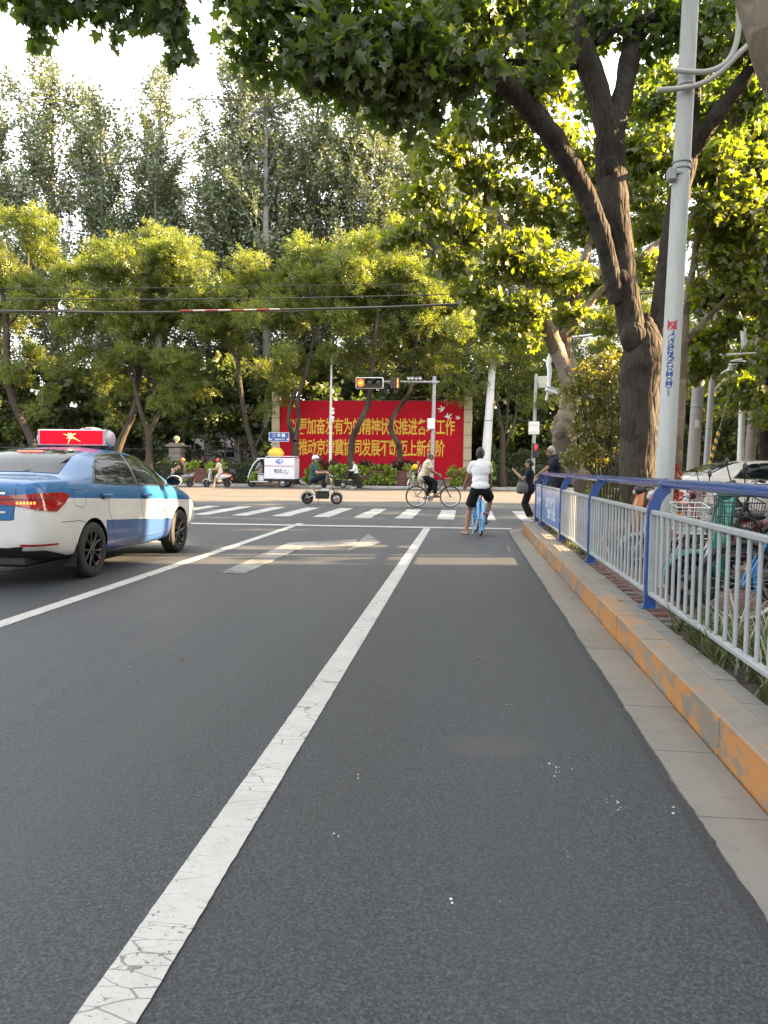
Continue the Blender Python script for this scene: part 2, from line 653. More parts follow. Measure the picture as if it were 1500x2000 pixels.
# ------------------------------------------------------------------ gutter slabs and kerb stones on the near right side
def granite(name, c1, c2, orange=False, polish=.32):
    m, t, b = newmat(name)
    g = t.n('ShaderNodeNewGeometry')
    c = g.outputs['Position']
    v = t.sep(t.voro(c, 260.0, out='Color'))[0]
    n1 = t.noise(c, 1.6, 5.0, .65)
    n2 = t.noise(c, 7.0, 5.0, .7)
    col = t.mix(v, tuple(x * .72 for x in c1), c1)
    col = t.mix(t.step(n1, .35, .68), col, c2)
    col = t.mix(t.math('MULTIPLY', t.step(n2, .55, .8), .6), col, tuple(x * .45 for x in c1))
    oi = t.n('ShaderNodeObjectInfo')
    col = t.mix(t.math('MULTIPLY', oi.outputs['Random'], .28), col, tuple(x * .6 for x in c2))
    if orange:
        nz = t.sep(g.outputs['Normal'])[2]
        side = t.math('SUBTRACT', 1.0, t.step(nz, .3, .8))
        pn = t.noise(t.mapv(c, (1, .55, 1.2)), 4.6, 6.0, .72)
        pn2 = t.noise(t.mapv(c, (1, .5, 1)), 2.4, 6.0, .70)
        # yellow traffic paint: worn to scraps on the tread, in larger flakes on the face
        msk = t.math('ADD', t.math('MULTIPLY', side, t.math('MULTIPLY', t.step(pn, .45, .52), .9)), t.math('MULTIPLY', t.math('SUBTRACT', 1.0, side), t.math('MULTIPLY', t.step(pn2, .51, .62), .62)))
        tint = t.mix(n2, (.50, .215, .045), (.36, .165, .055))
        col = t.mix(t.math('MINIMUM', msk, 1.0), col, tint)
    t.put(b.inputs['Base Color'], col)
    t.put(b.inputs['Roughness'], t.math('MULTIPLY_ADD', n2, .3, polish))
    t.put(b.inputs['Normal'], t.bump(t.math('ADD', n2, t.math('MULTIPLY', v, .3)), .22, .004))
    return m


GUT = granite('gutter_granite', (.25, .228, .208), (.175, .168, .158), False, .20)
KERB = granite('kerb_granite', (.27, .225, .18), (.19, .175, .155), True, .38)
EDGE = granite('edge_stone', (.25, .23, .205), (.17, .165, .155), False, .5)
BASE = M('mortar_bed', (.10, .095, .085), .95, var=.25, vs=8, bump=.3)
JOINT = .012
HK = .19


def kpath(s):
    """plan of the kerb's road face: straight up the road, then round the corner; returns point and outward normal (away from road)"""
    L = 15.4
    if s < L:
        return Vector((1.13, s, 0)), Vector((1, 0, 0))
    r = 1.5
    a = (s - L) / r
    if a < math.pi / 2:
        return Vector((1.13 + r - r * math.cos(a), L + r * math.sin(a), 0)), Vector((math.cos(a), -math.sin(a), 0))
    d = s - L - r * math.pi / 2
    return Vector((1.13 + r + d, L + r, 0)), Vector((0, -1, 0))


def kseg(s0, s1, o0, o1, z0, z1, mat_, name, parent, jit=.002, n=3, cham=.008):
    """one stone between arc lengths s0..s1, offsets o0..o1 from the kerb face, heights z0..z1"""
    vs = []
    dz = rng.uniform(-jit, jit)
    do = rng.uniform(-jit, jit)
    for i in range(n + 1):
        p, nn = kpath(s0 + (s1 - s0) * i / n)
        prof = [(o0, z0), (o0, z1 - cham), (o0 + cham, z1), (o1 - cham * .5, z1), (o1, z1 - cham * .5), (o1, z0)]
        for o, z in prof:
            q = p + nn * (o + do)
            vs.append((q.x, q.y, z + (dz if z > z0 else 0)))
    fs = []
    for i in range(n):
        for j in range(5):
            a = i * 6 + j
            fs.append((a, a + 6, a + 7, a + 1))
    fs += [(0, 1, 2, 3, 4, 5), tuple(n * 6 + k for k in (5, 4, 3, 2, 1, 0))]
    b = MB()
    b.add(vs, fs, 0, False)
    return b.build(name, mat_, parent)


gut = tag(link('gutter', None), kind='structure')
s = .2
while s < 19.5:
    l = .66
    kseg(s + JOINT / 4, min(s + l, 19.5) - JOINT / 4, -.275, -.006, -.02, .014, GUT, 'slab', gut, .0015)
    s += l
krb = tag(link('kerb', None), kind='structure')
s = .35
while s < 24:
    l = .78
    kseg(s + JOINT / 4, s + l - JOINT / 4, 0, .165, -.05, HK, KERB, 'kerb_stone', krb, .003)
    s += l
edg = tag(link('paver_edging', None), kind='structure')
s = .1
while s < 17.5:
    l = .40
    kseg(s + JOINT / 4, s + l - JOINT / 4, .169, .285, -.05, HK - .004, EDGE, 'edging_stone', edg, .004, 1)
    s += l

# pavement slab behind the edging (sheet with the corner cut round)
pl = []
for i in range(0, 30):
    p, nn = kpath(1.0 + i * .85 if i < 18 else 16.3 + (i - 18) * .25)
    pl.append(p + nn * .1)
poly = [(p.x, p.y) for p in pl] + [(60, 16.8), (60, -40), (1.23, -40)]
b = MB()
b.prism(poly[::-1], .13, (Vector((0, 0, 0)), (1, 0, 0), (0, 1, 0), (0, 0, 1)))
tag(b.build('pavement_base', BASE), kind='structure')

# brick paving: bricks one by one near the fence, the rest joined
brick_m, _t, _b = newmat('paving_brick')
_oi = _t.n('ShaderNodeObjectInfo')
_at = _t.n('ShaderNodeAttribute', attribute_name='tint')
_rr = _t.math('FRACT', _t.math('ADD', _oi.outputs['Random'], _at.outputs['Fac']))
_g = _t.n('ShaderNodeNewGeometry').outputs['Position']
_n = _t.noise(_g, 22.0, 5.0, .7)
_cc = _t.mix(_t.step(_rr, .15, .85), (.165, .080, .066), (.115, .062, .055))
_cc = _t.mix(_t.math('GREATER_THAN', _rr, .80), _cc, (.135, .125, .115))
_cc = _t.mix(_t.math('MULTIPLY', _t.step(_n, .4, .75), .55), _cc, (.075, .066, .058))
_t.put(_b.inputs['Base Color'], _cc)
_b.inputs['Roughness'].default_value = .72
_t.put(_b.inputs['Normal'], _t.bump(_n, .3, .005))
bb = MB()
bb.box((0, 0, -.02), (.196, .096, .05), bev=.006)
brick_me = bb.mesh('brick', brick_m)
pav = tag(link('brick_paving', None), kind='structure')
cells = []
for iy in range(int((11.4 - 5.55) / .102)):
    y = 5.58 + iy * .102
    for ix in range(32):
        x = 1.425 + .1 + ix * .202 + (.101 if iy % 2 else 0)
        cells.append((x, y))
cells.sort(key=lambda c: (c[1] - 5) * 1.0 + (c[0] - 1.4) * 2.2)
far_v, far_f, far_t = [], [], []
for i, (x, y) in enumerate(cells):
    z = HK - .012 + rng.uniform(-.004, .004)
    if i < 300:
        o = link('brick', brick_me, pav, (x, y, z), (rng.uniform(-.02, .02), rng.uniform(-.02, .02), rng.uniform(-.02, .02)))
    else:
        bb2 = MB()
        bb2.box((x, y, z - .02), (.196, .096, .05))
        o_ = len(far_v)
        far_v += bb2.v
        far_f += [tuple(k + o_ for k in f) for f in bb2.f]
        far_t += [rng.random()] * 8
b = MB()
b.add(far_v, far_f, 0, False)
o = b.build('bricks', brick_m, pav)
tag(o, kind='stuff')
a_ = o.data.attributes.new('tint', 'FLOAT', 'POINT')
a_.data.foreach_set('value', far_t)
# plain dusty pavement for the rest of the corner
PAVE = M('worn_paving', (.15, .125, .11), .85, var=.3, vs=1.4, bump=.3, bs=25)
b = MB()
b.prism([(1.42, 11.44), (60, 11.44), (60, 16.7), (3.2, 16.7), (2.2, 16.25), (1.6, 15.6), (1.42, 15.0)], .03, (Vector((0, 0, .135)), (1, 0, 0), (0, 1, 0), (0, 0, 1)))
b.prism([(8.0, -40), (60, -40), (60, 11.42), (8.0, 11.42)], .03, (Vector((0, 0, .135)), (1, 0, 0), (0, 1, 0), (0, 0, 1)))
tag(b.build('pavement', PAVE), kind='structure')
SOIL = M('soil', (.045, .036, .026), .95, var=.4, vs=12, bump=.8, bs=30)
b = MB()
b.prism([(1.423, -10), (2.35, -10), (2.35, 5.52), (1.423, 5.52)], .035, (Vector((0, 0, .128)), (1, 0, 0), (0, 1, 0), (0, 0, 1)))
b.prism([(1.423, 9.6), (1.75, 9.6), (1.75, 14.6), (1.423, 14.6)], .03, (Vector((0, 0, .150)), (1, 0, 0), (0, 1, 0), (0, 0, 1)))
tag(b.build('soil_bed', SOIL), kind='structure')

# ------------------------------------------------------------------ far side of the junction
FK = lambda x: 45.2 + .1 * (x + 3.0)          # far kerb line
FC = Vector((1, .1, 0)).normalized()
FN = Vector((-.1, 1, 0)).normalized()
FPAVE = M('far_paving', (.24, .17, .145), .85, var=.25, vs=1.2, bump=.2, bs=12)
b = MB()
b.prism([(-90, FK(-90) + .2), (120, FK(120) + .2), (120, 140), (-90, 140)], .14, (Vector((0, 0, 0)), (1, 0, 0), (0, 1, 0), (0, 0, 1)))
tag(b.build('far_pavement', FPAVE), kind='structure')
FKM = M('far_kerb_stone', (.36, .35, .33), .8, var=.2, vs=2)
fk = tag(link('far_kerb', None), kind='structure')
bb = MB()
bb.box((0, 0, .07), (.985, .18, .16), bev=.015)
fkme = bb.mesh('far_kerb_stone', FKM)
x = -24.0
while x < 24:
    link('kerb_stone', fkme, fk, (x, FK(x) + .1, rng.uniform(0, .006)), (0, 0, math.atan(.1)))
    x += .995
# ================================================================== BUILDINGS
WALLW = M('white_tile_wall', (.46, .45, .42), .6, var=.1, vs=.8)
WALLB = M('brown_red_wall', (.16, .055, .042), .7, var=.2, vs=.8)
ROOFM = M('grey_roof', (.14, .14, .14), .8, var=.2)
WFRAME = M('window_frame', (.35, .35, .35), .5)
def block(name, label, x0, x1, y0, y1, h, wall, base_m, base_h, nwin, floors, face='S'):
    """a plain building with plinth, roof slab and rows of framed windows on one face"""
    r = thing(name, label, 'building', ((x0 + x1) / 2, y0, 0))
    w, d = x1 - x0, y1 - y0
    m = MB()
    m.box((0, d / 2, h / 2), (w, d, h))
    m.build('wall', wall, r)
    m = MB()
    m.box((0, d / 2, base_h / 2 + .05), (w + .12, d + .12, base_h))
    m.build('plinth', base_m, r)
    m = MB()
    m.box((0, d / 2, h + .12), (w + .8, d + .8, .28))
    m.build('roof', ROOFM, r)
    fr, gl = MB(), MB()
    fr.box((0, -.03, 0), (1.7, .14, 1.7))
    gl.box((-.38, -.115, 0), (.66, .03, 1.46))
    gl.box((.38, -.115, 0), (.66, .03, 1.46))
    frm, glm = fr.mesh('window', WFRAME), gl.mesh('pane', GLASSDARK)
    for fl in range(floors):
        for k in range(nwin):
            if face == 'S':
                o = link('window', frm, r, (-w / 2 + w * (k + .5) / nwin, 0, base_h + 1.3 + fl * 3.2))
            else:
                o = link('window', frm, r, (-w / 2, d * (k + .5) / nwin, base_h + 1.3 + fl * 3.2), (0, 0, -math.pi / 2))
            link('pane', glm, o)
    return r


block('low_building', 'pale tiled low building with brown-red plinth behind the iron fence', -24, -12.2, 56.5, 64, 4.6, WALLW, WALLB, 1.3, 5, 1)
block('brick_building', 'brown-red walled building behind the trees at the far left', -40, -25.5, 58, 66, 5.4, WALLB, WALLW, .8, 5, 1)
# added unseen building beside the near pavement, sized to shade the road
block('shade_building', 'pale unseen building added to shade the road, outside the photo to the right', 14.5, 26, -34, 12.65, 15.5, WALLW, WALLB, 1.2, 12, 3, 'W')
# ================================================================== TREES
def barkmat(name, c1, c2, vs=3.0, st=(1, 1, .25), bump=.7, blotch=None):
    m, t, b = newmat(name)
    c = t.coord()
    cs = t.mapv(c, st)
    n1 = t.noise(cs, vs * 3.2, 6.0, .7)
    n2 = t.noise(c, vs * .5, 4.0, .6)
    v = t.voro(cs, vs * 4.0, 'DISTANCE_TO_EDGE')
    col = t.mix(t.step(n1, .3, .7), c1, c2)
    col = t.mix(t.math('MULTIPLY', t.step(n2, .4, .65), .5), col, tuple(x * .6 for x in c1))
    if blotch:
        bl = t.noise(c, vs * 1.1, 2.0, .5)
        col = t.mix(t.step(bl, .50, .54), col, blotch)
    t.put(b.inputs['Base Color'], col)
    b.inputs['Roughness'].default_value = .9
    b.inputs['Specular IOR Level'].default_value = .2
    t.put(b.inputs['Normal'], t.bump(t.math('ADD', n1, t.math('MULTIPLY', t.step(v, 0, .25), .8)), bump, .03))
    return m


BARK_PLANE = barkmat('dark_plane_bark', (.022, .018, .015), (.072, .060, .048), 2.6, (1, 1, .3), .7, (.052, .046, .038))
BARK_PALE = barkmat('pale_plane_bark', (.20, .165, .125), (.30, .26, .21), 2.2, (1, 1, .7), .3, (.14, .115, .085))
BARK_FAR = barkmat('scholar_tree_bark', (.045, .038, .030), (.095, .080, .062), 2.0, (1, 1, .3), .7)
BARK_POP = barkmat('poplar_bark', (.17, .17, .155), (.27, .265, .245), 1.2, (1, 1, .5), .4)

LEAF_PLANE = leafmat('plane_leaf', (.052, .086, .018), (.105, .145, .025), .60, (2.0, 2.1, .7), gloss=.06)
LEAF_PLANE2 = leafmat('plane_leaf_light', (.070, .105, .014), (.145, .165, .020), .60, (2.0, 2.0, .5), gloss=.05)
LEAF_SCHOLAR = leafmat('scholar_tree_leaf', (.092, .132, .030), (.180, .205, .046), .54, (1.55, 1.55, .55), gloss=.03)
LEAF_POP = leafmat('poplar_leaf', (.068, .100, .040), (.125, .155, .066), .42, (1.4, 1.4, .7), gloss=.10, rough=.4)
LEAF_UNDER = leafmat('understory_leaf', (.052, .086, .026), (.118, .152, .046), .48, (1.5, 1.5, .6), gloss=.04)
LEAF_HEDGE = leafmat('hedge_leaf', (.034, .056, .019), (.070, .098, .030), .35, gloss=.05)
LEAF_LIME = leafmat('lime_vine_leaf', (.16, .25, .022), (.27, .36, .04), .40, (1.2, 1.15, .5), gloss=.05)
LEAF_RED = leafmat('dark_red_leaf', (.050, .020, .016), (.095, .040, .026), .30, (1.4, .9, .6), gloss=.04)
LEAF_SCARLET = leafmat('scarlet_leaf', (.20, .022, .014), (.36, .060, .028), .40, (1.3, .9, .6), gloss=.04)
LEAF_SHRUB = leafmat('shrub_leaf', (.085, .105, .018), (.160, .160, .028), .50, (1.9, 1.7, .5), gloss=.08, rough=.3)
GRASS = leafmat('grass_blade', (.045, .065, .018), (.115, .125, .045), .35, gloss=.06)

_ph = [(0, 0), (.22, -.09), (.53, .08), (.37, .27), (.64, .60), (.27, .53), (0, 1.0)]
STAR_V = [(0, 0, 0), (0, 1.0, -.08)] + [(x, y, .16 * x - .05 * y) for x, y in _ph[1:-1]] + [(-x, y, .16 * x - .05 * y) for x, y in _ph[1:-1]]
STAR_F = [(0, 2, 3, 4, 5, 6, 1), (1, 11, 10, 9, 8, 7, 0)]
DIA_V = [(0, 0, 0), (.34, .45, .06), (0, 1, 0), (-.34, .45, .06)]
DIA_F = [(0, 1, 2, 3)]
FR_V, FR_F = [], []
for _a, _y, _l in ((55, .12, .42), (-55, .12, .42), (50, .42, .42), (-50, .42, .42), (8, .62, .40)):
    _o = len(FR_V)
    _ca, _sa = math.cos(R(90 - _a)), math.sin(R(90 - _a))
    for _p, _q in ((0, 0), (.5, .17), (1, 0), (.5, -.17)):
        FR_V.append((_ca * _p * _l - _sa * _q * _l, _y + _sa * _p * _l + _ca * _q * _l, .05 * _p * (1 if _a > 0 else -1)))
    FR_F.append((_o, _o + 1, _o + 2, _o + 3))
BLADE_V = [(-.02, 0, 0), (.02, 0, 0), (.015, .5, .06), (-.015, .5, .06), (0, 1, .28)]
BLADE_F = [(0, 1, 2, 3), (3, 2, 4)]


def leaf_arrays(P, size, TV, up=.6, droop=.3, tip=None):
    N = len(P)
    nrm = nrg.normal(0, 1, (N, 3))
    nrm[:, 2] = nrm[:, 2] * .8 + up
    nrm /= np.linalg.norm(nrm, axis=1)[:, None] + 1e-9
    t = nrg.normal(0, 1, (N, 3)) if tip is None else tip + nrg.normal(0, .35, (N, 3))
    t[:, 2] -= droop
    t -= nrm * (t * nrm).sum(1)[:, None]
    t /= np.linalg.norm(t, axis=1)[:, None] + 1e-9
    s = np.cross(t, nrm)
    T = np.array(TV)
    S = size[:, None, None]
    cz = nrg.normal(1.0, 1.3, N)[:, None, None]
    V = P[:, None, :] + S * (T[None, :, 0, None] * s[:, None, :] + T[None, :, 1, None] * t[:, None, :] + cz * T[None, :, 2, None] * nrm[:, None, :])
    return V


def leaf_mesh(name, mat_, V, TF, tint):
    N, k, _ = V.shape
    nf = len(TF)
    lens = np.array([len(f) for f in TF])
    flat = np.concatenate([np.array(f) for f in TF])
    loops = (flat[None, :] + (np.arange(N) * k)[:, None]).ravel()
    me = bpy.data.meshes.new(name)
    me.vertices.add(N * k)
    me.vertices.foreach_set('co', V.astype(np.float32).ravel())
    me.loops.add(len(loops))
    me.loops.foreach_set('vertex_index', loops.astype(np.int32))
    me.polygons.add(N * nf)
    ll = np.tile(lens, N)
    st = np.concatenate([[0], np.cumsum(ll)[:-1]])
    me.polygons.foreach_set('loop_start', st.astype(np.int32))
    me.polygons.foreach_set('loop_total', ll.astype(np.int32))
    me.update(calc_edges=True)
    at = me.attributes.new('tint', 'FLOAT', 'POINT')
    at.data.foreach_set('value', np.repeat(tint, k).astype(np.float32))
    me.materials.append(mat_)
    return me


def smooth_path(pts, sub=4):
    """Catmull-Rom through (x,y,z,r) points"""
    P = [np.array(p, float) for p in pts]
    P = [2 * P[0] - P[1]] + P + [2 * P[-1] - P[-2]]
    out = []
    for i in range(1, len(P) - 2):
        for k in range(sub):
            t = k / sub
            a, b, c, d = P[i - 1], P[i], P[i + 1], P[i + 2]
            out.append(.5 * ((2 * b) + (-a + c) * t + (2 * a - 5 * b + 4 * c - d) * t * t + (-a + 3 * b - 3 * c + d) * t ** 3))
    out.append(P[-2])
    return out


def limb(mb, pts, n=12, sub=4, lump=.06):
    sp = smooth_path(pts, sub)
    sp = [np.array([p[0], p[1], p[2], max(.004, p[3] * (1 + nrg.normal(0, lump)))]) for p in sp]
    mb.tube([p[:3] for p in sp], [p[3] for p in sp], n, True)
    return sp


def sprays(wood, skel, clumps, kind, dens, size, jit, twigs=7, minr=.004, attach_bias=.6, fill=.55):
    """limbs out to leaf clumps, twigs inside them, leaf positions and growth directions along the twigs"""
    S = np.array([p for p in skel])
    LP, LD = [], []
    for c, r in clumps:
        c = np.array(c, float)
        r = np.array(r, float) if hasattr(r, '__len__') else np.array([r, r, r * .75])
        d = np.linalg.norm(S[:, :3] - c, axis=1) + attach_bias * np.maximum(0, S[:, 2] - c[2] + .3)
        a = S[int(np.argmin(d))]
        v = c - a[:3]
        L = np.linalg.norm(v)
        r0 = max(minr * 2, min(a[3] * .45, .012 + .010 * L))
        mid = a[:3] + v * .5 + np.array([nrg.normal(0, .06 * L), nrg.normal(0, .06 * L), .10 * L + nrg.normal(0, .05 * L)])
        path = smooth_path([(*a[:3], r0), (*mid, r0 * .65), (*c, r0 * .35)], 4)
        wood.tube([p[:3] for p in path], [max(minr, p[3]) for p in path], 5, False)
        rm = float(np.mean(r))
        ntw = max(4, int(twigs * (.6 + rm)))
        nl = max(6, int(dens * rm * rm * 4 / ntw))
        for k in range(ntw):
            q = path[min(len(path) - 1, rng.randrange(len(path) // 2, len(path)))]
            u = nrg.normal(0, 1, 3)
            u /= np.linalg.norm(u)
            e = c + u * r * nrg.uniform(.55, 1.0)
            m_ = (q[:3] + e) / 2 + nrg.normal(0, .08, 3) * rm + np.array([0, 0, .1 * rm])
            tw = smooth_path([(*q[:3], q[3] * .6), (*m_, minr * 1.4), (*e, minr * .7)], 3)
            wood.tube([p[:3] for p in tw], [max(minr * .7, p[3]) for p in tw], 3, False)
            TW = np.array([p[:3] for p in tw])
            tt = nrg.uniform(.25, 1.0, nl) ** .8 * (len(TW) - 1.001)
            i0 = tt.astype(int)
            f = (tt - i0)[:, None]
            pos = TW[i0] * (1 - f) + TW[i0 + 1] * f + nrg.normal(0, jit, (nl, 3))
            LP.append(pos)
            dd = (e - q[:3]) / (np.linalg.norm(e - q[:3]) + 1e-6)
            LD.append(np.tile(dd, (nl, 1)))
        nf = int(dens * rm * rm * 4 * fill)
        if nf > 0:
            u = nrg.normal(0, 1, (nf, 3))
            u /= np.linalg.norm(u, axis=1)[:, None]
            LP.append(c + u * r * (nrg.uniform(0, 1, (nf, 1)) ** .45) * nrg.uniform(.7, 1.1, (nf, 1)))
            LD.append(u)
    P = np.concatenate(LP)
    D = np.concatenate(LD)
    return P, D


def finish_tree(root, wood, bark, P, D, TV, TF, mat_, size, up=.6, droop=.3, single=0, svar=.28, wood_name='trunk'):
    w = wood.build(wood_name, bark, root)
    N = len(P)
    sz = size * np.clip(nrg.normal(1, svar, N), .45, 1.6)
    tint = np.clip(nrg.normal(.5, .28, N), 0, 1)
    if single:
        # the leaves that show largest become objects of their own
        rel = P - np.array(EYE)
        dep = rel @ np.array(fwd)
        u = (rel @ np.array(rgt)) / np.maximum(dep, .1) * FPX + CX
        v = -(rel @ np.array(upv)) / np.maximum(dep, .1) * FPX + CY
        ok = (dep > 1) & (u > 5) & (u < 1495) & (v > 5) & (v < 950)
        score = np.where(ok, sz / np.maximum(dep, .1), 0)
        idx = np.argsort(-score)[:single]
        keep = np.ones(N, bool)
        keep[idx] = False
        base = leaf_arrays(np.zeros((6, 3)), np.ones(6), TV, 3.0, 0.0)
        lib = []
        for k in range(6):
            T = np.array(TV) * np.array([1, 1, nrg.uniform(-1.5, 2.0)])
            lib.append(leaf_mesh('leaf', mat_, T[None], TF, np.array([(k + .5) / 6])))
        for i in idx:
            nrm = Vector(nrg.normal(0, 1, 3))
            nrm.z = nrm.z * .8 + up
            nrm.normalize()
            t = Vector(D[i] + nrg.normal(0, .4, 3))
            t.z -= droop
            t = (t - nrm * t.dot(nrm)).normalized()
            s_ = t.cross(nrm)
            o = link('leaf', lib[rng.randrange(6)], root)
            Mx = Matrix((s_, t, nrm)).transposed().to_4x4()
            o.matrix_local = Matrix.Translation(Vector(P[i])) @ Mx @ Matrix.Scale(float(sz[i]), 4)
        P, D, sz, tint = P[keep], D[keep], sz[keep], tint[keep]
    V = leaf_arrays(P, sz, TV, up, droop, D)
    cr = link('crown', leaf_mesh('crown', mat_, V, TF, tint), root)
    tag(cr, kind='stuff')
    return cr


def pxl(lst, off):
    """(px, py, Y, r) -> local (x, y, z, r)"""
    out = []
    for px, py, Y, r in lst:
        p = dp(px, py, Y) - off
        out.append((p.x, p.y, p.z, r))
    return out


# ---- the big plane tree behind the railing
base = Vector((2.78, 12.0, .16))
root = thing('plane_tree', 'big dark plane tree with rough forked trunk right behind the numbered pole', 'tree', base, 0, 'plane trees on the near pavement')
wood = MB()
tr = [(.03, 0, 0, .40), (.0, 0, .25, .33)] + pxl([(1245, 930, 12, .275), (1250, 850, 12, .285), (1250, 770, 12, .30), (1256, 705, 12, .33), (1260, 660, 12.02, .24), (1262, 630, 12.04, .12), (1262, 612, 12.04, .02)], base)
sk = limb(wood, tr, 18, 4, .03)
stem = pxl([(1252, 720, 12, .22), (1228, 610, 12.0, .195), (1213, 500, 12, .20), (1198, 390, 12, .215), (1190, 270, 12.1, .24)], base)
sk += limb(wood, stem, 16, 5, .035)
sk += limb(wood, pxl([(1192, 285, 12.1, .17), (1172, 195, 12.2, .175), (1140, 100, 12.2, .18), (1108, 0, 12.3, .17), (1085, -110, 12.4, .14), (1040, -260, 12.5, .09), (1000, -420, 12.6, .04)], base), 14, 5)
sk += limb(wood, pxl([(1196, 275, 12.1, .16), (1216, 190, 12.3, .15), (1232, 100, 12.5, .145), (1250, 10, 12.7, .14), (1268, -120, 13, .11), (1300, -330, 13.3, .05)], base), 14, 5)
sk += limb(wood, pxl([(1206, 590, 11.95, .13), (1186, 500, 11.8, .135), (1160, 415, 11.7, .135), (1115, 325, 11.5, .14), (1055, 235, 11.2, .145), (985, 165, 10.8, .13), (915, 120, 10.5, .095), (850, 98, 10.2, .07), (760, 70, 9.9, .05), (660, 30, 9.6, .035), (560, -10, 9.4, .022)], base), 14, 5)
sk += limb(wood, pxl([(1122, 130, 12.2, .06), (1060, 125, 11.6, .055), (960, 118, 11.2, .045), (890, 100, 10.9, .03)], base), 8, 4)
sk += limb(wood, pxl([(1262, 715, 12.05, .25), (1290, 645, 12.2, .20), (1304, 540, 12.3, .175), (1318, 430, 12.4, .17), (1338, 320, 12.4, .17), (1348, 210, 12.5, .15), (1352, 100, 12.6, .14), (1352, -20, 12.7, .12), (1360, -200, 12.8, .07)], base), 14, 5)
sk += limb(wood, pxl([(1338, 325, 12.4, .12), (1372, 265, 12.2, .115), (1420, 200, 12, .11), (1470, 130, 11.8, .10), (1530, 40, 11.6, .08), (1620, -90, 11.3, .04)], base), 12, 5)
sk += limb(wood, pxl([(1348, 120, 12.6, .08), (1318, 55, 12.5, .075), (1270, 35, 12.4, .07), (1215, 50, 12.3, .06), (1165, 85, 12.2, .05)], base), 10, 5)
# short stubs and burrs on the trunk
for px, py, r in ((1192, 325, .13), (1238, 660, .20), (1215, 540, .10)):
    p = dp(px, py, 11.85) - base
    wood.ell(p, (r, r * .7, r * 1.2), seg=10, rings=6)
cl = []
for px, py, Y, r in ((505, 15, 9.4, .50), (478, 100, 9.4, .28), (500, 140, 9.4, .24), (580, 55, 9.5, .62), (575, 140, 9.5, .36), (680, 40, 9.8, .80), (655, 150, 9.8, .46), (690, 190, 9.9, .34), (770, 90, 10, .80), (770, 200, 10.2, .46), (800, 245, 10.4, .34), (860, 60, 10.4, .85), (860, 190, 10.6, .50), (950, 30, 10.9, .85), (960, 190, 11.2, .40),
                      (1040, 60, 11.4, .75), (1060, 150, 11.0, .35), (1180, 30, 12.4, .75), (1290, 60, 12.6, .70), (1390, 30, 12.4, .85), (1420, 120, 12.6, .60), (1470, 60, 11.8, .8), (1480, 200, 12.4, .55), (1400, 230, 13, .5), (1290, 200, 13, .55), (1150, 200, 12.8, .4), (640, 100, 9.2, .55), (730, 140, 9.6, .5), (830, 130, 10.0, .6), (920, 130, 10.3, .5)):
    cl.append((dp(px, py, Y) - base, r))
for k in range(9):                       # the part of the crown above the frame
    px, py, Y = nrg.uniform(420, 1900), nrg.uniform(-650, -40), nrg.uniform(9.0, 15.0)
    cl.append((dp(px, py, Y) - base, nrg.uniform(.8, 1.3)))
for k in range(6):                       # upper storeys
    a = nrg.uniform(0, 6.28)
    r = 5.5 * math.sqrt(nrg.uniform(0, 1))
    z = nrg.uniform(8.2, 13.0)
    cl.append((Vector((2.0 + r * math.cos(a), 12 + r * math.sin(a) * .9, z)) - base, nrg.uniform(.9, 1.4)))
P, D = sprays(wood, sk, cl, 'plane', 205, .18, .07, 8)
finish_tree(root, wood, BARK_PLANE, P, D, STAR_V, STAR_F, LEAF_PLANE, .120, .5, .55, 300)

# ---- the pale plane tree nearer the corner
base2 = Vector((2.45, 15.3, .16))
root = thing('plane_tree', 'pale barked plane tree with swollen burr on its leaning trunk beside the tall shrub', 'tree', base2, 0, 'plane trees on the near pavement')
wood = MB()
sk = limb(wood, [(.05, 0, 0, .24)] + pxl([(1143, 955, 15.3, .19), (1118, 905, 15.3, .18), (1102, 860, 15.3, .22), (1100, 828, 15.3, .22), (1112, 790, 15.4, .17), (1110, 740, 15.5, .165), (1090, 690, 15.6, .16), (1070, 640, 15.7, .15), (1040, 560, 16, .12), (1000, 470, 16.4, .09), (950, 380, 16.8, .05)], base2), 14, 5, .07)
sk += limb(wood, pxl([(1122, 770, 15.45, .12), (1118, 720, 15.7, .125), (1105, 670, 16, .12), (1120, 600, 16.3, .10), (1150, 480, 16.8, .08), (1190, 340, 17.2, .05)], base2), 12, 4)
sk += limb(wood, pxl([(1100, 655, 15.8, .10), (1180, 560, 16.5, .08), (1290, 470, 17, .06), (1400, 380, 17.5, .04)], base2), 8, 4)
sk += limb(wood, pxl([(1070, 640, 15.7, .10), (980, 590, 15.8, .07), (900, 520, 16, .05), (820, 460, 16.2, .03)], base2), 8, 4)
wood.ell(dp(1096, 842, 15.15) - base2, (.17, .13, .19), seg=10, rings=7)
wood.ell(dp(1108, 850, 15.15) - base2, (.10, .13, .12), seg=10, rings=7)
cl = []
for px, py, Y, r in ((860, 300, 16.5, .7), (830, 390, 16.5, .7), (800, 460, 16.2, .42), (760, 475, 16, .26), (900, 440, 16.3, .8), (870, 520, 16, .5), (930, 560, 15.8, .55), (960, 350, 17, .9), (1000, 500, 16, .9), (970, 610, 15.5, .5), (1030, 610, 15.4, .55), (1060, 400, 17, .9), (1090, 540, 16, .7), (1080, 300, 17.5, .9), (1120, 620, 16, .42), (1160, 440, 17, .7), (1180, 560, 16.6, .5), (1150, 330, 17.5, .9), (1260, 400, 17.5, .7), (1270, 280, 17.8, .8), (1010, 250, 17.2, .7), (920, 240, 17, .55), (1270, 530, 17, .5), (1390, 400, 17.5, .6), (1400, 300, 17.5, .6), (1030, 660, 15.3, .34), (980, 670, 15.4, .2), (940, 640, 15.4, .26), (1190, 640, 16.5, .28)):
    cl.append((dp(px, py, Y) - base2, r))
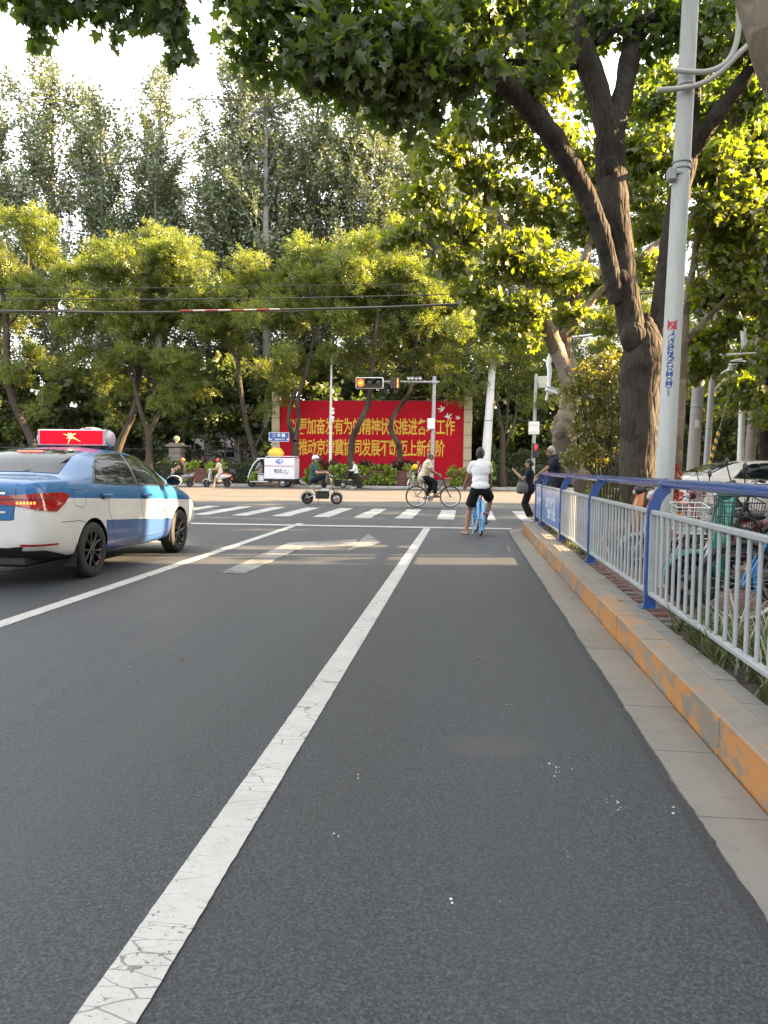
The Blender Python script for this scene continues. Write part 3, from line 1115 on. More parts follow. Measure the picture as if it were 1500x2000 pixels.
for k in range(5):                       # upper storeys
    a = nrg.uniform(0, 6.28)
    r = 4.2 * math.sqrt(nrg.uniform(0, 1))
    z = nrg.uniform(8.5, 12.5)
    cl.append((Vector((2.2 + r * math.cos(a), 17 + r * math.sin(a) * .9, z)) - base2, nrg.uniform(.8, 1.2)))
P, D = sprays(wood, sk, cl, 'plane', 215, .17, .08, 8)
finish_tree(root, wood, BARK_PALE, P, D, STAR_V, STAR_F, LEAF_PLANE2, .120, .5, .45, 300)

# ---- the near plane tree whose trunk leans in at the top right corner; one long limb crosses above the frame
base3 = Vector((3.25, 4.9, .14))
root = thing('plane_tree', 'smooth barked plane tree leaning in at the top right corner above the street lamp pole', 'tree', base3, 0, 'plane trees on the near pavement')
wood = MB()
W3 = lambda *l: [(x - base3.x, y - base3.y, z - base3.z, r) for x, y, z, r in l]
_q = [dp(px, py, 5.0) for px, py in ((1770, 500), (1640, 300), (1552, 130), (1512, 10), (1478, -130))]
sk = limb(wood, W3((3.25, 4.9, .14, .30), (3.1, 4.9, .9, .23), (_q[0].x, 4.95, _q[0].z, .205), (_q[1].x, 5, _q[1].z, .20), (_q[2].x, 5, _q[2].z, .195), (_q[3].x, 5, _q[3].z, .19), (_q[4].x, 5.05, _q[4].z, .175), (1.4, 5.5, 6.0, .14)), 24, 7, .008)
sk += limb(wood, W3((1.6, 5.3, 5.5, .13), (1.0, 5.9, 6.3, .11), (-.2, 7.0, 7.2, .09), (-2.0, 8.3, 7.75, .07), (-3.6, 8.9, 7.8, .05), (-5.2, 9.1, 7.6, .03)), 12, 5)
sk += limb(wood, W3((1.4, 5.5, 6.0, .13), (.9, 5.2, 7.2, .10), (.2, 4.6, 8.4, .06)), 12, 5)
sk += limb(wood, W3((2.32, 5.0, 3.3, .12), (2.9, 5.3, 4.6, .10), (3.6, 5.6, 6.2, .07), (4.2, 6, 7.6, .04)), 12, 5)
cl = []
for px, py, Y, r in ((50, 5, 9, .26), (110, 18, 9, .27), (170, 10, 9, .27), (196, 32, 9, .14), (70, 50, 9, .15), (80, 84, 9, .15), (250, 18, 9, .27), (272, 48, 9, .12), (226, 72, 9, .07), (330, 20, 9, .3), (312, 48, 9, .14), (348, 75, 9, .14), (338, 118, 9, .09), (366, 110, 9, .08), (20, -40, 9, .4), (140, -60, 9, .5), (270, -50, 9, .4), (380, -60, 9, .4), (438, -8, 9, .06), (200, -150, 9, .7)):
    cl.append((dp(px, py, Y) - base3, r))
for k in range(16):
    cl.append((Vector((nrg.uniform(-7.5, -1.5), nrg.uniform(2.5, 8.6), nrg.uniform(7.7, 10))) - base3, nrg.uniform(.7, 1.1)))
for k in range(12):
    cl.append((Vector((nrg.uniform(-5, 5.5), nrg.uniform(2.0, 9.0), nrg.uniform(7.4, 9.5))) - base3, nrg.uniform(.7, 1.2)))
P, D = sprays(wood, sk, cl, 'plane', 260, .18, .05, 8)
finish_tree(root, wood, BARK_PALE, P, D, STAR_V, STAR_F, LEAF_PLANE, .118, .5, .7, 200)

# ---- plane trees farther right, along the cross street (their sunlit crowns fill the right edge)
def street_plane(loc, h, seed, label, mat_=LEAF_PLANE2, n=24, spread=3.0, bark=BARK_PLANE, dens=150):
    root = thing('plane_tree', label, 'tree', loc, 0, 'plane trees on the near pavement')
    wood = MB()
    sk = limb(wood, [(0, 0, 0, .30), (.05, 0, .6, .24), (.1, .1, 2.2, .22), (.0, .1, 3.4, .22)], 14, 4)
    for k in range(4):
        a = seed + k * 1.6
        sk += limb(wood, [(0, .1, 3.2, .15), (.8 * math.cos(a), .8 * math.sin(a), 4.6, .13), (1.7 * math.cos(a), 1.7 * math.sin(a), 6.3, .09), (2.4 * math.cos(a), 2.4 * math.sin(a), h * .95, .04)], 10, 4)
    cl = []
    for k in range(n):
        a = nrg.uniform(0, 2 * math.pi)
        z = nrg.uniform(3.0, h)
        rr = spread * math.sqrt(nrg.uniform(.05, 1)) * (1 - .45 * max(0, (z - h * .6) / (h * .4)))
        cl.append(((rr * math.cos(a), rr * math.sin(a), z), nrg.uniform(.7, 1.15)))
    P, D = sprays(wood, sk, cl, 'plane', dens, .18, .09, 7)
    finish_tree(root, wood, bark, P, D, STAR_V, STAR_F, mat_, .16, .5, .4)
    return root


_sb = Vector((15.0, 13.6, .13))  # unseen tree added in the gap; its clumps break the sun into streaks
root = thing('plane_tree', 'unseen thin crowned plane tree added to dapple the sunlight in the gap after the building', 'tree', _sb, 0, 'plane trees on the near pavement')
wood = MB()
sk = limb(wood, [(0, 0, 0, .26), (.05, 0, .6, .20), (.1, .1, 3.0, .18), (.0, .1, 6.0, .14), (0, 0, 9.6, .05)], 12, 4)
cl = [(Vector((15.0 + dx_, y_, z_)) - _sb, r_) for dx_, y_, z_, r_ in ((-.3, 12.3, 8.3, .55), (.2, 12.5, 9.2, .55), (0, 13.0, 10.0, .4), (-.2, 14.4, 9.6, .5), (.3, 14.6, 8.6, .6), (0, 15.4, 9.2, .7), (.3, 15.6, 8.0, .7), (0, 13.3, 7.6, .22), (.2, 14.6, 7.1, .3), (-.2, 13.0, 6.9, .2), (0, 15.6, 6.7, .6), (0, 15.9, 5.6, .7), (.2, 12.1, 7.3, .3))]
P, D = sprays(wood, sk, cl, 'plane', 190, .18, .06, 7)
finish_tree(root, wood, BARK_PLANE, P, D, STAR_V, STAR_F, LEAF_PLANE2, .16, .5, .4)
# a younger plane tree whose trunk hides behind the big one; its crown fills the right of the view
_yb = Vector((dp(1318, 930, 18.6).x, 18.6, .0))
root = thing('plane_tree', 'younger plane tree with bright backlit crown right of the numbered pole', 'tree', _yb, 0, 'plane trees on the near pavement')
wood = MB()
sk = limb(wood, [(0, 0, 0, .17), (.0, 0, .6, .14), (.1, .1, 2.6, .12), (.1, 0, 4.6, .10), (.3, 0, 6.5, .07), (.4, 0, 8.6, .03)], 10, 4)
sk += limb(wood, [(.1, .1, 4.2, .07), (1.0, 0, 5.2, .05), (2.0, .2, 6.2, .03)], 8, 4)
cl = []
for px, py, Y, r in ((1390, 230, 18.5, .8), (1450, 210, 19, .8), (1500, 260, 19, .8), (1420, 300, 18.2, .8), (1480, 330, 18.6, .8), (1380, 350, 18.4, .6), (1440, 390, 18, .8), (1500, 410, 19, .8), (1390, 440, 18.4, .6), (1460, 470, 18.2, .8), (1400, 510, 18, .5), (1450, 545, 18, .5), (1500, 520, 18.6, .7), (1545, 350, 19, .9), (1550, 480, 19, .9), (1370, 560, 18, .28), (1490, 590, 18.2, .4), (1280, 330, 18.8, .8), (1250, 230, 19, .9), (1280, 450, 18.6, .6), (1430, 160, 19.2, .8), (1500, 170, 19.2, .8), (1300, 170, 19.2, .8), (1240, 330, 19, .6)):
    cl.append((dp(px, py, Y) - _yb, r))
P, D = sprays(wood, sk, cl, 'plane', 230, .17, .08, 8)
finish_tree(root, wood, BARK_PALE, P, D, STAR_V, STAR_F, LEAF_PLANE2, .135, .5, .45, 60)
t1 = street_plane((8.6, 20.5, .0), 8.5, .4, 'yellow-green plane tree behind the pair of tall concrete poles')
t2 = street_plane((9.9, 27.0, .0), 9.0, 1.3, 'dark trunked plane tree with broad bright crown at the right edge behind the white car')
_pk = {}
for c in scene.objects:
    if c.parent is not None:
        _pk.setdefault(c.parent.name, []).append(c)
for i, (x, y, a, s) in enumerate(((14.5, 18.5, 2.1, 1.0), (15.5, 24.5, .3, 1.05), (19.5, 29.5, 4.0, 1.1), (21.0, 20.5, 1.0, 1.0), (26, 25.5, 3.0, 1.1), (25, 32.0, 5.0, 1.0), (32, 29, 2.5, 1.1), (3.4, -4.5, 1.0, 1.1), (3.5, -13, 2.0, 1.1), (-14.5, 3.0, 3.0, 1.15), (-15, -7, 4.0, 1.1), (-16.5, 13.0, 5.0, 1.1))):
    copy_tree((t1, t2)[i % 2], label='plane tree along the street outside the edges of the photo', loc=(x, y, 0), rz=a, scale=(s, s, s), _kids=_pk)

# ---- shrub with glittering leaves between the two plane trees
base4 = Vector((2.80, 14.0, .16))
root = thing('tall_shrub', 'tall glossy leaved shrub on bare stems between the pale tree and the big dark trunk', 'shrub', base4)
wood = MB()
sk = []
for k in range(9):
    px = 1150 + k * 9
    a = nrg.uniform(-.4, .4)
    st = pxl([(1165 + k * 5, 990, 14.0 + a * .3, .022), (px, 880, 14 + a, .016), (1120 + k * 15, 780, 14 + a * 1.3, .011), (1112 + k * 16, 690 + nrg.uniform(-30, 50), 14 + a * 1.5, .005)], base4)
    sk += limb(wood, st, 6, 4, .02)
cl = []
for k in range(40):
    py = nrg.uniform(690, 905)
    w = 62 if py > 740 else 40
    cl.append((dp(1166 + nrg.uniform(-w, w), py, nrg.uniform(13.5, 14.5)) - base4, nrg.uniform(.16, .30)))
P, D = sprays(wood, sk, cl, 'shrub', 850, .06, .05, 6, .003)
finish_tree(root, wood, BARK_FAR, P, D, DIA_V, DIA_F, LEAF_SHRUB, .062, .5, .1, 0, wood_name='stems')

# ---- scarlet bush between trunk and pole, low lime bush behind the scooters
root = thing('scarlet_bush', 'scarlet leaved bush between the dark trunk and the numbered pole', 'bush', (dp(1300, 900, 15.2).x, 15.2, .16))
wood = MB()
sk = limb(wood, [(0, 0, 0, .03), (.05, 0, .5, .02), (0, 0, 1.3, .008)], 5, 3)
P, D = sprays(wood, sk, [((nrg.uniform(-.34, .34), nrg.uniform(-.3, .3), nrg.uniform(.4, 1.15)), .15) for k in range(14)], 'b', 420, .1, .05, 6, .003)
finish_tree(root, wood, BARK_FAR, P, D, DIA_V, DIA_F, LEAF_SCARLET, .11, .5, .2, wood_name='stems')
root = thing('lime_bush', 'low lime green bush behind the yellow scooter', 'bush', (2.9, 15.0, .16))
wood = MB()
sk = limb(wood, [(0, 0, 0, .03), (.05, 0, .4, .02), (0, 0, .7, .008)], 5, 3)
P, D = sprays(wood, sk, [((nrg.uniform(-.6, .6), nrg.uniform(-.3, .3), nrg.uniform(.2, .8)), .22) for k in range(18)], 'b', 420, .1, .05, 6, .003)
finish_tree(root, wood, BARK_FAR, P, D, DIA_V, DIA_F, LEAF_LIME, .08, .5, .2, wood_name='stems')

# ---- scholar trees along the far pavement, each placed by its own trunk
def scholar(label, Y, trunks, clumps, dens=54, seed=0, leaf=LEAF_SCHOLAR, fsize=.42):
    p0 = trunks[0][0]
    b = gp(p0[0], p0[1], .14)
    b = dp(p0[0], p0[1], Y)
    b = Vector((b.x, Y, .14))
    root = thing('scholar_tree', label, 'tree', b, 0, 'scholar trees along the far kerb')
    wood = MB()
    sk = []
    for tr in trunks:
        l = []
        for i, (px, py, r) in enumerate(tr):
            q = dp(px, py, Y + nrg.normal(0, .12) * i) - b
            l.append((q.x, q.y, q.z, r))
        if tr is trunks[0]:
            l = [(l[0][0], 0, 0, l[0][3] * 1.25)] + [q for q in l if q[2] > .3]
        sk += limb(wood, l, 9, 4, .05)
    cl = []
    for px, py, rp in clumps:
        q = dp(px, py, Y + nrg.normal(0, 1.1)) - b
        cl.append((q, (rp * Y / FPX, rp * Y / FPX * 1.1, rp * Y / FPX * .62)))
    P, D = sprays(wood, sk, cl, 's', dens, fsize, .16, 7, .012)
    finish_tree(root, wood, BARK_FAR, P, D, FR_V, FR_F, leaf, fsize, .7, .12)
    return root


def blob(x0, x1, y0, y1, n, r0=26, r1=44, shape=None):
    out = []
    while len(out) < n:
        x, y = nrg.uniform(x0, x1), nrg.uniform(y0, y1)
        u, v = (x - (x0 + x1) / 2) / ((x1 - x0) / 2), (y - y1) / (y1 - y0)
        if u * u + (v if v > -.35 else (v + .35) * 1.35 - .0) ** 2 * (.9) <= 1.0:
            out.append((x, y, nrg.uniform(r0, r1)))
    return out


T1 = scholar('scholar tree leaning left behind the taxi with bright top at the left edge', 47, [[(72, 905, .30), (60, 855, .26), (28, 790, .24), (15, 720, .22), (12, 640, .20), (2, 560, .14), (-20, 480, .07)], [(12, 640, .13), (40, 600, .11), (55, 520, .08), (50, 460, .04)]],
             blob(-130, 105, 395, 600, 26) + blob(-120, 90, 600, 740, 12) + [(60, 690, 34), (110, 720, 30), (95, 770, 26), (-40, 780, 40), (70, 800, 22)])
T2 = scholar('scholar tree with upright forked trunk and wide bright crown above the taxi lamp', 46, [[(292, 925, .27), (291, 880, .22), (290, 845, .22), (276, 805, .15), (264, 755, .13), (262, 690, .11), (270, 600, .07), (290, 520, .04)], [(291, 845, .15), (308, 812, .12), (322, 785, .10), (345, 740, .07), (360, 690, .04)], [(264, 745, .09), (225, 690, .07), (205, 640, .04)]],
             blob(115, 425, 470, 640, 40) + [(150, 690, 36), (200, 720, 34), (250, 690, 30), (330, 700, 36), (350, 760, 36), (320, 720, 34), (390, 760, 28), (385, 700, 30), (130, 640, 30)])
T3 = scholar('thin dark scholar tree between the scooters and the delivery tricycle', 47.5, [[(503, 925, .26), (498, 890, .20), (482, 830, .17), (470, 760, .15), (466, 700, .13), (480, 620, .09), (490, 550, .05)], [(466, 705, .08), (440, 660, .06), (430, 610, .04)], [(500, 870, .09), (515, 840, .07), (528, 810, .04)]],
             blob(440, 600, 500, 650, 20) + [(470, 680, 26), (540, 760, 22), (520, 800, 18), (515, 720, 28), (555, 690, 30)])
T4 = scholar('scholar tree with narrow forked trunk in front of the left end of the red hoarding', 46.2, [[(578, 925, .26), (577, 880, .21), (575, 858, .20), (564, 825, .12), (568, 790, .11), (580, 760, .10)], [(577, 860, .15), (583, 820, .13), (582, 780, .12), (600, 720, .10), (612, 650, .07), (600, 560, .04)]],
             blob(530, 720, 455, 620, 26) + [(560, 690, 30), (590, 720, 30), (545, 730, 24), (570, 750, 20), (640, 690, 26), (555, 785, 16), (690, 640, 30)])
T5 = scholar('scholar tree with kinked trunk before the middle of the red hoarding', 46.4, [[(683, 935, .23), (685, 890, .20), (689, 855, .20), (702, 826, .18), (717, 795, .17), (722, 770, .16), (728, 710, .13), (735, 640, .09), (745, 560, .05)]],
             blob(640, 850, 440, 640, 30) + [(690, 690, 30), (740, 700, 34), (760, 660, 30), (700, 730, 20), (790, 690, 26), (640, 680, 20)])
T6 = scholar('slender scholar tree with S shaped trunk before the right half of the red hoarding', 46.6, [[(781, 935, .19), (780, 880, .17), (775, 862, .16), (764, 842, .15), (766, 818, .14), (784, 790, .13), (800, 765, .12), (808, 720, .09), (815, 650, .06)]],
             blob(740, 930, 500, 650, 24) + [(800, 700, 26), (840, 690, 30), (860, 720, 28), (890, 690, 26), (770, 740, 14), (850, 760, 16), (905, 740, 18), (895, 780, 14)])
T7 = scholar('scholar tree with trunk split into several thin upright stems right of the white lamp mast', 46.5, [[(981, 945, .21), (981, 900, .18), (982, 862, .18), (978, 820, .09), (970, 780, .08), (965, 720, .05)], [(982, 865, .10), (990, 825, .08), (993, 770, .06), (995, 700, .04)], [(984, 880, .10), (996, 850, .09), (1007, 815, .07), (1012, 750, .05), (1020, 700, .03)]],
             [(950, 700, 34), (990, 680, 36), (1030, 700, 34), (930, 650, 34), (980, 630, 36), (1040, 650, 34), (1010, 740, 30), (960, 750, 20), (1060, 730, 26), (1080, 690, 30), (925, 760, 20), (1030, 790, 22), (1070, 780, 24), (1000, 600, 30)], 50)
_pk = {}
for c in scene.objects:
    if c.parent is not None:
        _pk.setdefault(c.parent.name, []).append(c)
for i, (src, x, y, a, s, lb) in enumerate(((T2, 9.5, 49, 2.0, .8, 'scholar tree behind the signal mast and the two onlookers'), (T7, 13.4, 47.5, .6, .95, 'scholar tree behind the concrete pole pair'), (T2, 20.0, 49.5, 1.2, .85, 'scholar tree at the far right behind the parked car'), (T1, -22.5, 47.5, 3.0, .9, 'scholar tree hidden behind the taxi at the far left'))):
    copy_tree(src, label=lb, loc=(x, y, .14), rz=a, scale=(s, s, s), _kids=_pk)

# ---- tall poplars behind
def poplar(h, seed, dens):
    root = thing('poplar_tree', 'tall grey-green poplar', 'tree', (0, 0, 0), 0, 'poplars behind the far pavement')
    wood = MB()
    lean = nrg.normal(0, .4, 2)
    sk = limb(wood, [(0, 0, 0, .42), (0, 0, 2, .33), (lean[0] * .3, lean[1] * .3, h * .3, .26), (lean[0], lean[1], h * .6, .17), (lean[0], lean[1], h * .85, .08), (lean[0] * .8, lean[1] * .8, h, .02)], 10, 5, .03)
    LP, LD = [], []

    def bough(s0, d, L, r, n, sub):
        e = s0 + d * L + np.array([0, 0, .30 * L])
        m_ = s0 + d * L * .55 + nrg.normal(0, .06 * L, 3)
        br = smooth_path([(*s0, r), (*m_, r * .6), (*e, .008)], 4)
        wood.tube([p[:3] for p in br], [p[3] for p in br], 4, False)
        B = np.array([p[:3] for p in br])
        if sub:
            for q in range(sub):
                t = nrg.uniform(.2, .95)
                b0 = B[int(t * (len(B) - 1))]
                dd = d + nrg.normal(0, .55, 3)
                dd[2] = abs(dd[2]) + .35
                dd /= np.linalg.norm(dd)
                bough(b0, dd, L * nrg.uniform(.25, .5), r * .4, int(n / sub * .75), 0)
            n = int(n * .3)
        tt = nrg.uniform(.15, 1.0, n) * (len(B) - 1.001)
        i0 = tt.astype(int)
        f = (tt - i0)[:, None]
        pos = B[i0] * (1 - f) + B[i0 + 1] * f
        LP.append(pos + nrg.normal(0, 1, (n, 3)) * np.array([.17, .17, .2]))
        LD.append(np.tile(d, (n, 1)))
    z = h * .20
    while z < h * .965:
        k = z / h
        tr_ = sk[min(len(sk) - 1, int(k * (len(sk) - 1)))]
        a = nrg.uniform(0, 2 * math.pi)
        L = (4.6 if k < .55 else 4.6 * (1.20 - k) / .65) * nrg.uniform(.55, 1.25) + .7
        ang = R(nrg.uniform(30, 62) - 24 * k)
        d = np.array([math.cos(a) * math.sin(ang), math.sin(a) * math.sin(ang), math.cos(ang)])
        bough(np.array([lean[0] * k, lean[1] * k, z]), d, L, .05, int(dens * L), 3 if L > 1.6 else 1)
        z += nrg.uniform(.22, .60)
    P, D = np.concatenate(LP), np.concatenate(LD)
    finish_tree(root, wood, BARK_POP, P, D, DIA_V, DIA_F, LEAF_POP, .19, .3, .6)
    return root


pops = [poplar(29, 1, 86), poplar(26, 2, 90), poplar(30, 3, 82)]
_pk = {}
for c in scene.objects:
    if c.parent is not None:
        _pk.setdefault(c.parent.name, []).append(c)
PL = ((-33.5, 60, 0, 1.0, 1), (-28.5, 57, 1, .98, 0), (-25.0, 60, 2, .93, 4), (-21.5, 63, 1, .82, 2), (-17.6, 58, 2, .96, 3), (-14.6, 55.5, 0, .94, 5), (-11.3, 59, 2, .92, 1.5), (-8.0, 57, 0, .93, 2.4), (-4.6, 61, 1, .90, .7), (-1.2, 58, 2, .74, 3.6), (2.8, 60, 1, .78, 5.2), (7.5, 58, 0, .72, 1.1), (12.5, 60, 2, .7, 2.2), (18.5, 58, 1, .75, 3.3), (24, 60, 0, .7, 4.2), (-37, 58, 2, .9, 2), (-31, 63.5, 2, .84, 1), (-27, 64, 0, .80, 2), (-23.2, 57, 1, .86, 3), (-19.5, 61, 0, .86, 4), (-16.2, 61, 1, .95, 5), (-13, 62.5, 2, .84, 6), (-9.6, 62, 1, .98, .5), (-6.3, 58.5, 2, .88, 1.5), (-3, 63.5, 0, .76, 2.5), (.8, 63, 1, .74, 3.5), (5, 57.5, 2, .64, 4.5))
where = ('at the far left edge of the row', 'whose tip stands alone in the left sky', 'second of the row from the left tip', 'in the sky gap left of the middle', 'with the broad top left of centre', 'whose pale trunk shows between the two scooter riders', 'behind the delivery tricycle', 'behind the left end of the red hoarding', 'behind the slim white camera pole', 'behind the middle of the hoarding', 'behind the traffic signal', 'behind the white lamp mast', 'behind the pedestrian signal', 'behind the concrete poles', 'behind the white parked car', 'beyond the left edge of the photo', 'in the back row far left', 'in the back row behind the left sky gap', 'with a low top left of the sky gap', 'in the back row left of the middle', 'in the back row behind the broadest top', 'in the back row behind the tricycle', 'in the back row behind the left tan pillar', 'between the slim white pole and the kinked tree', 'in the back row behind the signal', 'in the back row behind the right tan pillar', 'with a low top right of the white mast')
for i, (x, y, k, s, a) in enumerate(PL):
    lb = 'tall grey-green poplar ' + where[i]
    if i < 3:
        o = pops[i]
        o['label'] = lb
        o.location = (x, y, .1)
        o.rotation_euler = (0, 0, a)
        o.scale = (s * 1.35, s * 1.4, s * 1.11)
    else:
        copy_tree(pops[k], label=lb, loc=(x, y, .1), rz=a, scale=(s * 1.35, s * 1.4, s * 1.11), _kids=_pk)

# ---- dark understorey behind fence and hedge
def under(seed, h, sp, n):
    root = thing('understory_tree', 'dark leafy understorey tree', 'tree', (0, 0, 0), 0, 'understorey trees behind the iron fence')
    wood = MB()
    sk = limb(wood, [(0, 0, 0, .14), (.1, 0, 1.2, .11), (.0, .1, h * .6, .06), (.1, 0, h, .02)], 7, 4)
    cl = [((nrg.normal(0, sp * .5), nrg.normal(0, sp * .5), nrg.uniform(1.0, h)), nrg.uniform(.7, 1.2)) for k in range(n)]
    P, D = sprays(wood, sk, cl, 'u', 60, .3, .14, 6, .01)
    finish_tree(root, wood, BARK_FAR, P, D, DIA_V, DIA_F, LEAF_UNDER, .30, .6, .2)
    return root


und = [under(1, 7.5, 3.6, 26), under(2, 6.0, 3.4, 22)]
_pk = {}
for c in scene.objects:
    if c.parent is not None:
        _pk.setdefault(c.parent.name, []).append(c)
k = 0
for row, (y0, x0, x1, st) in enumerate(((54.5, -40, 36, 3.7), (60, -44, 44, 4.6), (66, -50, 50, 5.2))):
    x = x0
    while x < x1:
        if row == 0 and (-20.5 < x < -17.8 or -15.5 < x < -13):
            x += st
            continue
        yy = y0 + nrg.normal(0, .6)
        s = nrg.uniform(.85, 1.3) * (1 if row == 0 else 1.25)
        lb = 'dark understorey tree in the thicket behind the iron fence and the hoarding'
        if k < 2:
            o = und[k]
            o['label'] = lb
            o.location = (x, yy, .1)
            o.scale = (s, s, s)
        else:
            copy_tree(und[k % 2], label=lb, loc=(x, yy, .1), rz=nrg.uniform(0, 6), scale=(s, s, s), _kids=_pk)
        k += 1
        x += st * nrg.uniform(.8, 1.2)
# ================================================================== STREET FURNITURE
UX, UY, UZ = Vector((1, 0, 0)), Vector((0, 1, 0)), Vector((0, 0, 1))
# ---------------- blue and grey railing along the near kerb
BLUE = M('blue_enamel', (.022, .074, .26), .26, 0, var=.12, vs=6, coat=.6)
RAILGREY = M('grey_enamel', (.31, .335, .35), .42, 0, var=.15, vs=4, bump=.05, bs=90)
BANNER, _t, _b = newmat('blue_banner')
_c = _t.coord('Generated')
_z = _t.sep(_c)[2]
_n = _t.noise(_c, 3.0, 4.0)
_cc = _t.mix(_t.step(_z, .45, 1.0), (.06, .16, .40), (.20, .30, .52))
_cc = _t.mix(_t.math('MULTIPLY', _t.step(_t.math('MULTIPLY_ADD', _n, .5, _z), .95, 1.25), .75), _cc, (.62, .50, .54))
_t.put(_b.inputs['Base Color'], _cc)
_b.inputs['Roughness'].default_value = .3
BTEXT = M('banner_print', (.55, .60, .68), .5, var=.3, vs=20)
RX, RZ = 1.46, .182
rail = thing('railing', 'blue topped guard railing with grey bars along the yellow kerb', 'railing', (RX, 0, RZ))
posts_y = [3.30, 6.22, 9.12, 11.87, 14.79, 16.05]
pm = MB()
outl = [(.045, 0), (.045, .70), (.05, .77), (.065, .835), (.095, .885), (.135, .92), (.125, .985), (.075, .975), (.03, .94), (-.005, .885), (-.03, .82), (-.042, .74), (-.045, 0)]
pm.prism(outl, .042, (Vector((0, .021, 0)), UX, UZ, -UY))
pm.box((0, 0, .004), (.15, .13, .008))
pme = pm.mesh('post', BLUE)
cm = MB()
cm.lathe([(.037, -.014), (.0435, -.012), (.0435, .012), (.037, .014)], 20, (.095, 0, .985), 'Y')
cme = cm.mesh('collar', BLUE)
for y in posts_y:
    link('post', pme, rail, (0, y, 0))
    link('collar', cme, rail, (0, y, 0))
m = MB()
m.tube([(.095, .3, .985), (.095, 9, .985), (.095, 16.12, .985)], .0365, 20)
m.ell((.095, 16.12, .985), (.0365, .02, .0365), seg=12, rings=6)
m.build('handrail', BLUE, rail)
bar = MB()
bar.tube([(0, 0, .135), (0, 0, .745)], .0125, 10, False)
barme = bar.mesh('bar', RAILGREY)
BOT, TOP = .12, .76
for a, b_ in zip([.4] + posts_y[:-1], posts_y):
    L = b_ - a
    solid = a > 11.5
    m = MB()
    y0, y1 = a + .03, b_ - .03
    m.box((0, (y0 + y1) / 2, TOP), (.042, y1 - y0, .036), bev=.006)
    m.box((0, (y0 + y1) / 2, BOT), (.046, y1 - y0, .032), bev=.006)
    for y in (y0 + .006, y1 - .006):
        m.box((0, y, (TOP + BOT) / 2), (.05, .012, TOP - BOT - .03), bev=.003)
    pan = m.build('panel', RAILGREY, rail)
    n = int(round((y1 - y0) / .158))
    for k in range(1, n):
        y = y0 + (y1 - y0) * k / n
        o = link('bar', barme, pan, (rng.uniform(-.002, .002), y, 0))
    if solid:
        m = MB()
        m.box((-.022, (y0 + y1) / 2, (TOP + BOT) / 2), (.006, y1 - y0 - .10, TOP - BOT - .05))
        bn = m.build('banner', BANNER, pan)
        rows = [('文明出行', .47), ('安全礼让', .30)] if L > 2 else [('文明出行', .42)]
        for tx, zz in rows:
            vs, fs = text_mesh(tx, .20 if L > 2 else .16, .012, 'CENTER', 1.9 if L > 2 else 1.3)
            m = MB()
            m.add([(-.0265, (y0 + y1) / 2 - p[0], zz + p[1] + .02) for p in vs], fs, 0, False)
            m.build('lettering', BTEXT, pan)

# ---------------- numbered street pole
PAINTW, _t, _b = newmat('grey_white_pole_paint')
_c = _t.coord()
_n1 = _t.noise(_t.mapv(_c, (1, 1, .35)), 3.5, 5.0, .65)
_n2 = _t.noise(_t.mapv(_c, (6, 6, .6)), 3.0, 4.0, .6)
_cc = _t.mix(_t.step(_n1, .35, .7), (.40, .42, .41), (.50, .52, .50))
_cc = _t.mix(_t.math('MULTIPLY', _t.step(_n2, .52, .75), .35), _cc, (.29, .285, .27))
_t.put(_b.inputs['Base Color'], _cc)
_b.inputs['Roughness'].default_value = .5
_t.put(_b.inputs['Normal'], _t.bump(_n1, .12, .01))
pb = Vector((1.83, 7.45, .16))
pole = thing('lamp_pole', 'tall grey-white pole stencilled 452600 in front of the big dark tree', 'pole', pb)
LEANX = .020
H = 8.2
pr = lambda z: .088 - .0028 * z
m = MB()
m.tube([(LEANX * z, 0, z) for z in np.linspace(0, H, 14)], [pr(z) for z in np.linspace(0, H, 14)], 28)
m.lathe([(.10, 0), (.10, .02), (.125, .02), (.125, .035), (.0, .035)], 20, (0, 0, 0))
m.build('shaft', PAINTW, pole)
STB = M('blue_stencil', (.018, .065, .24), .6, var=.35, vs=30)
STR = M('red_stencil', (.42, .045, .07), .6, var=.35, vs=30)
STG = M('faded_stencil', (.22, .27, .36), .7, var=.4, vs=40)
ang0 = math.atan2(-pb.y, -pb.x) - .10


def on_pole(name, body, z, size, mt, bold=.012, sx=1.0, polys=None):
    vs, fs = text_mesh(body, size, bold, 'CENTER', sx) if body else polys
    out = []
    for p in vs:
        zz = z + p[1]
        r = pr(zz) + .002
        a = ang0 + p[0] / r
        out.append((LEANX * zz + r * math.cos(a), r * math.sin(a), zz))
    mm = MB()
    mm.add(out, fs, 0, False)
    return mm.build(name, mt, pole)


ztop = dp(1315, 655, 7.45).z - pb.z
for k, ch in enumerate('452600'):
    on_pole('stencil_digit', ch, ztop - .022 - k * .0865, .110, STB, .010, .92)
on_pole('stencil_mark', '口', ztop + .082, .085, STR, .014, .95)
on_pole('stencil_mark', '止', ztop + .075, .052, STR, .010, .95)
on_pole('stencil_digit', '1', ztop - .022 - 6 * .0865, .080, STG, .004, 1.4)
for z in (dp(1330, 168, 7.45).z - pb.z, dp(1332, 330, 7.45).z - pb.z, dp(1330, 318, 7.45).z - pb.z):
    m = MB()
    m.lathe([(pr(z) - .002, -.012), (pr(z) + .008, -.012), (pr(z) + .008, .012), (pr(z) - .002, .012)], 20, (LEANX * z, 0, z))
    m.build('clamp', GREYMETAL, pole)
RUSTY = M('rusty_white_pipe', (.42, .40, .37), .6, var=.25, vs=9, col2=(.47, .47, .45))
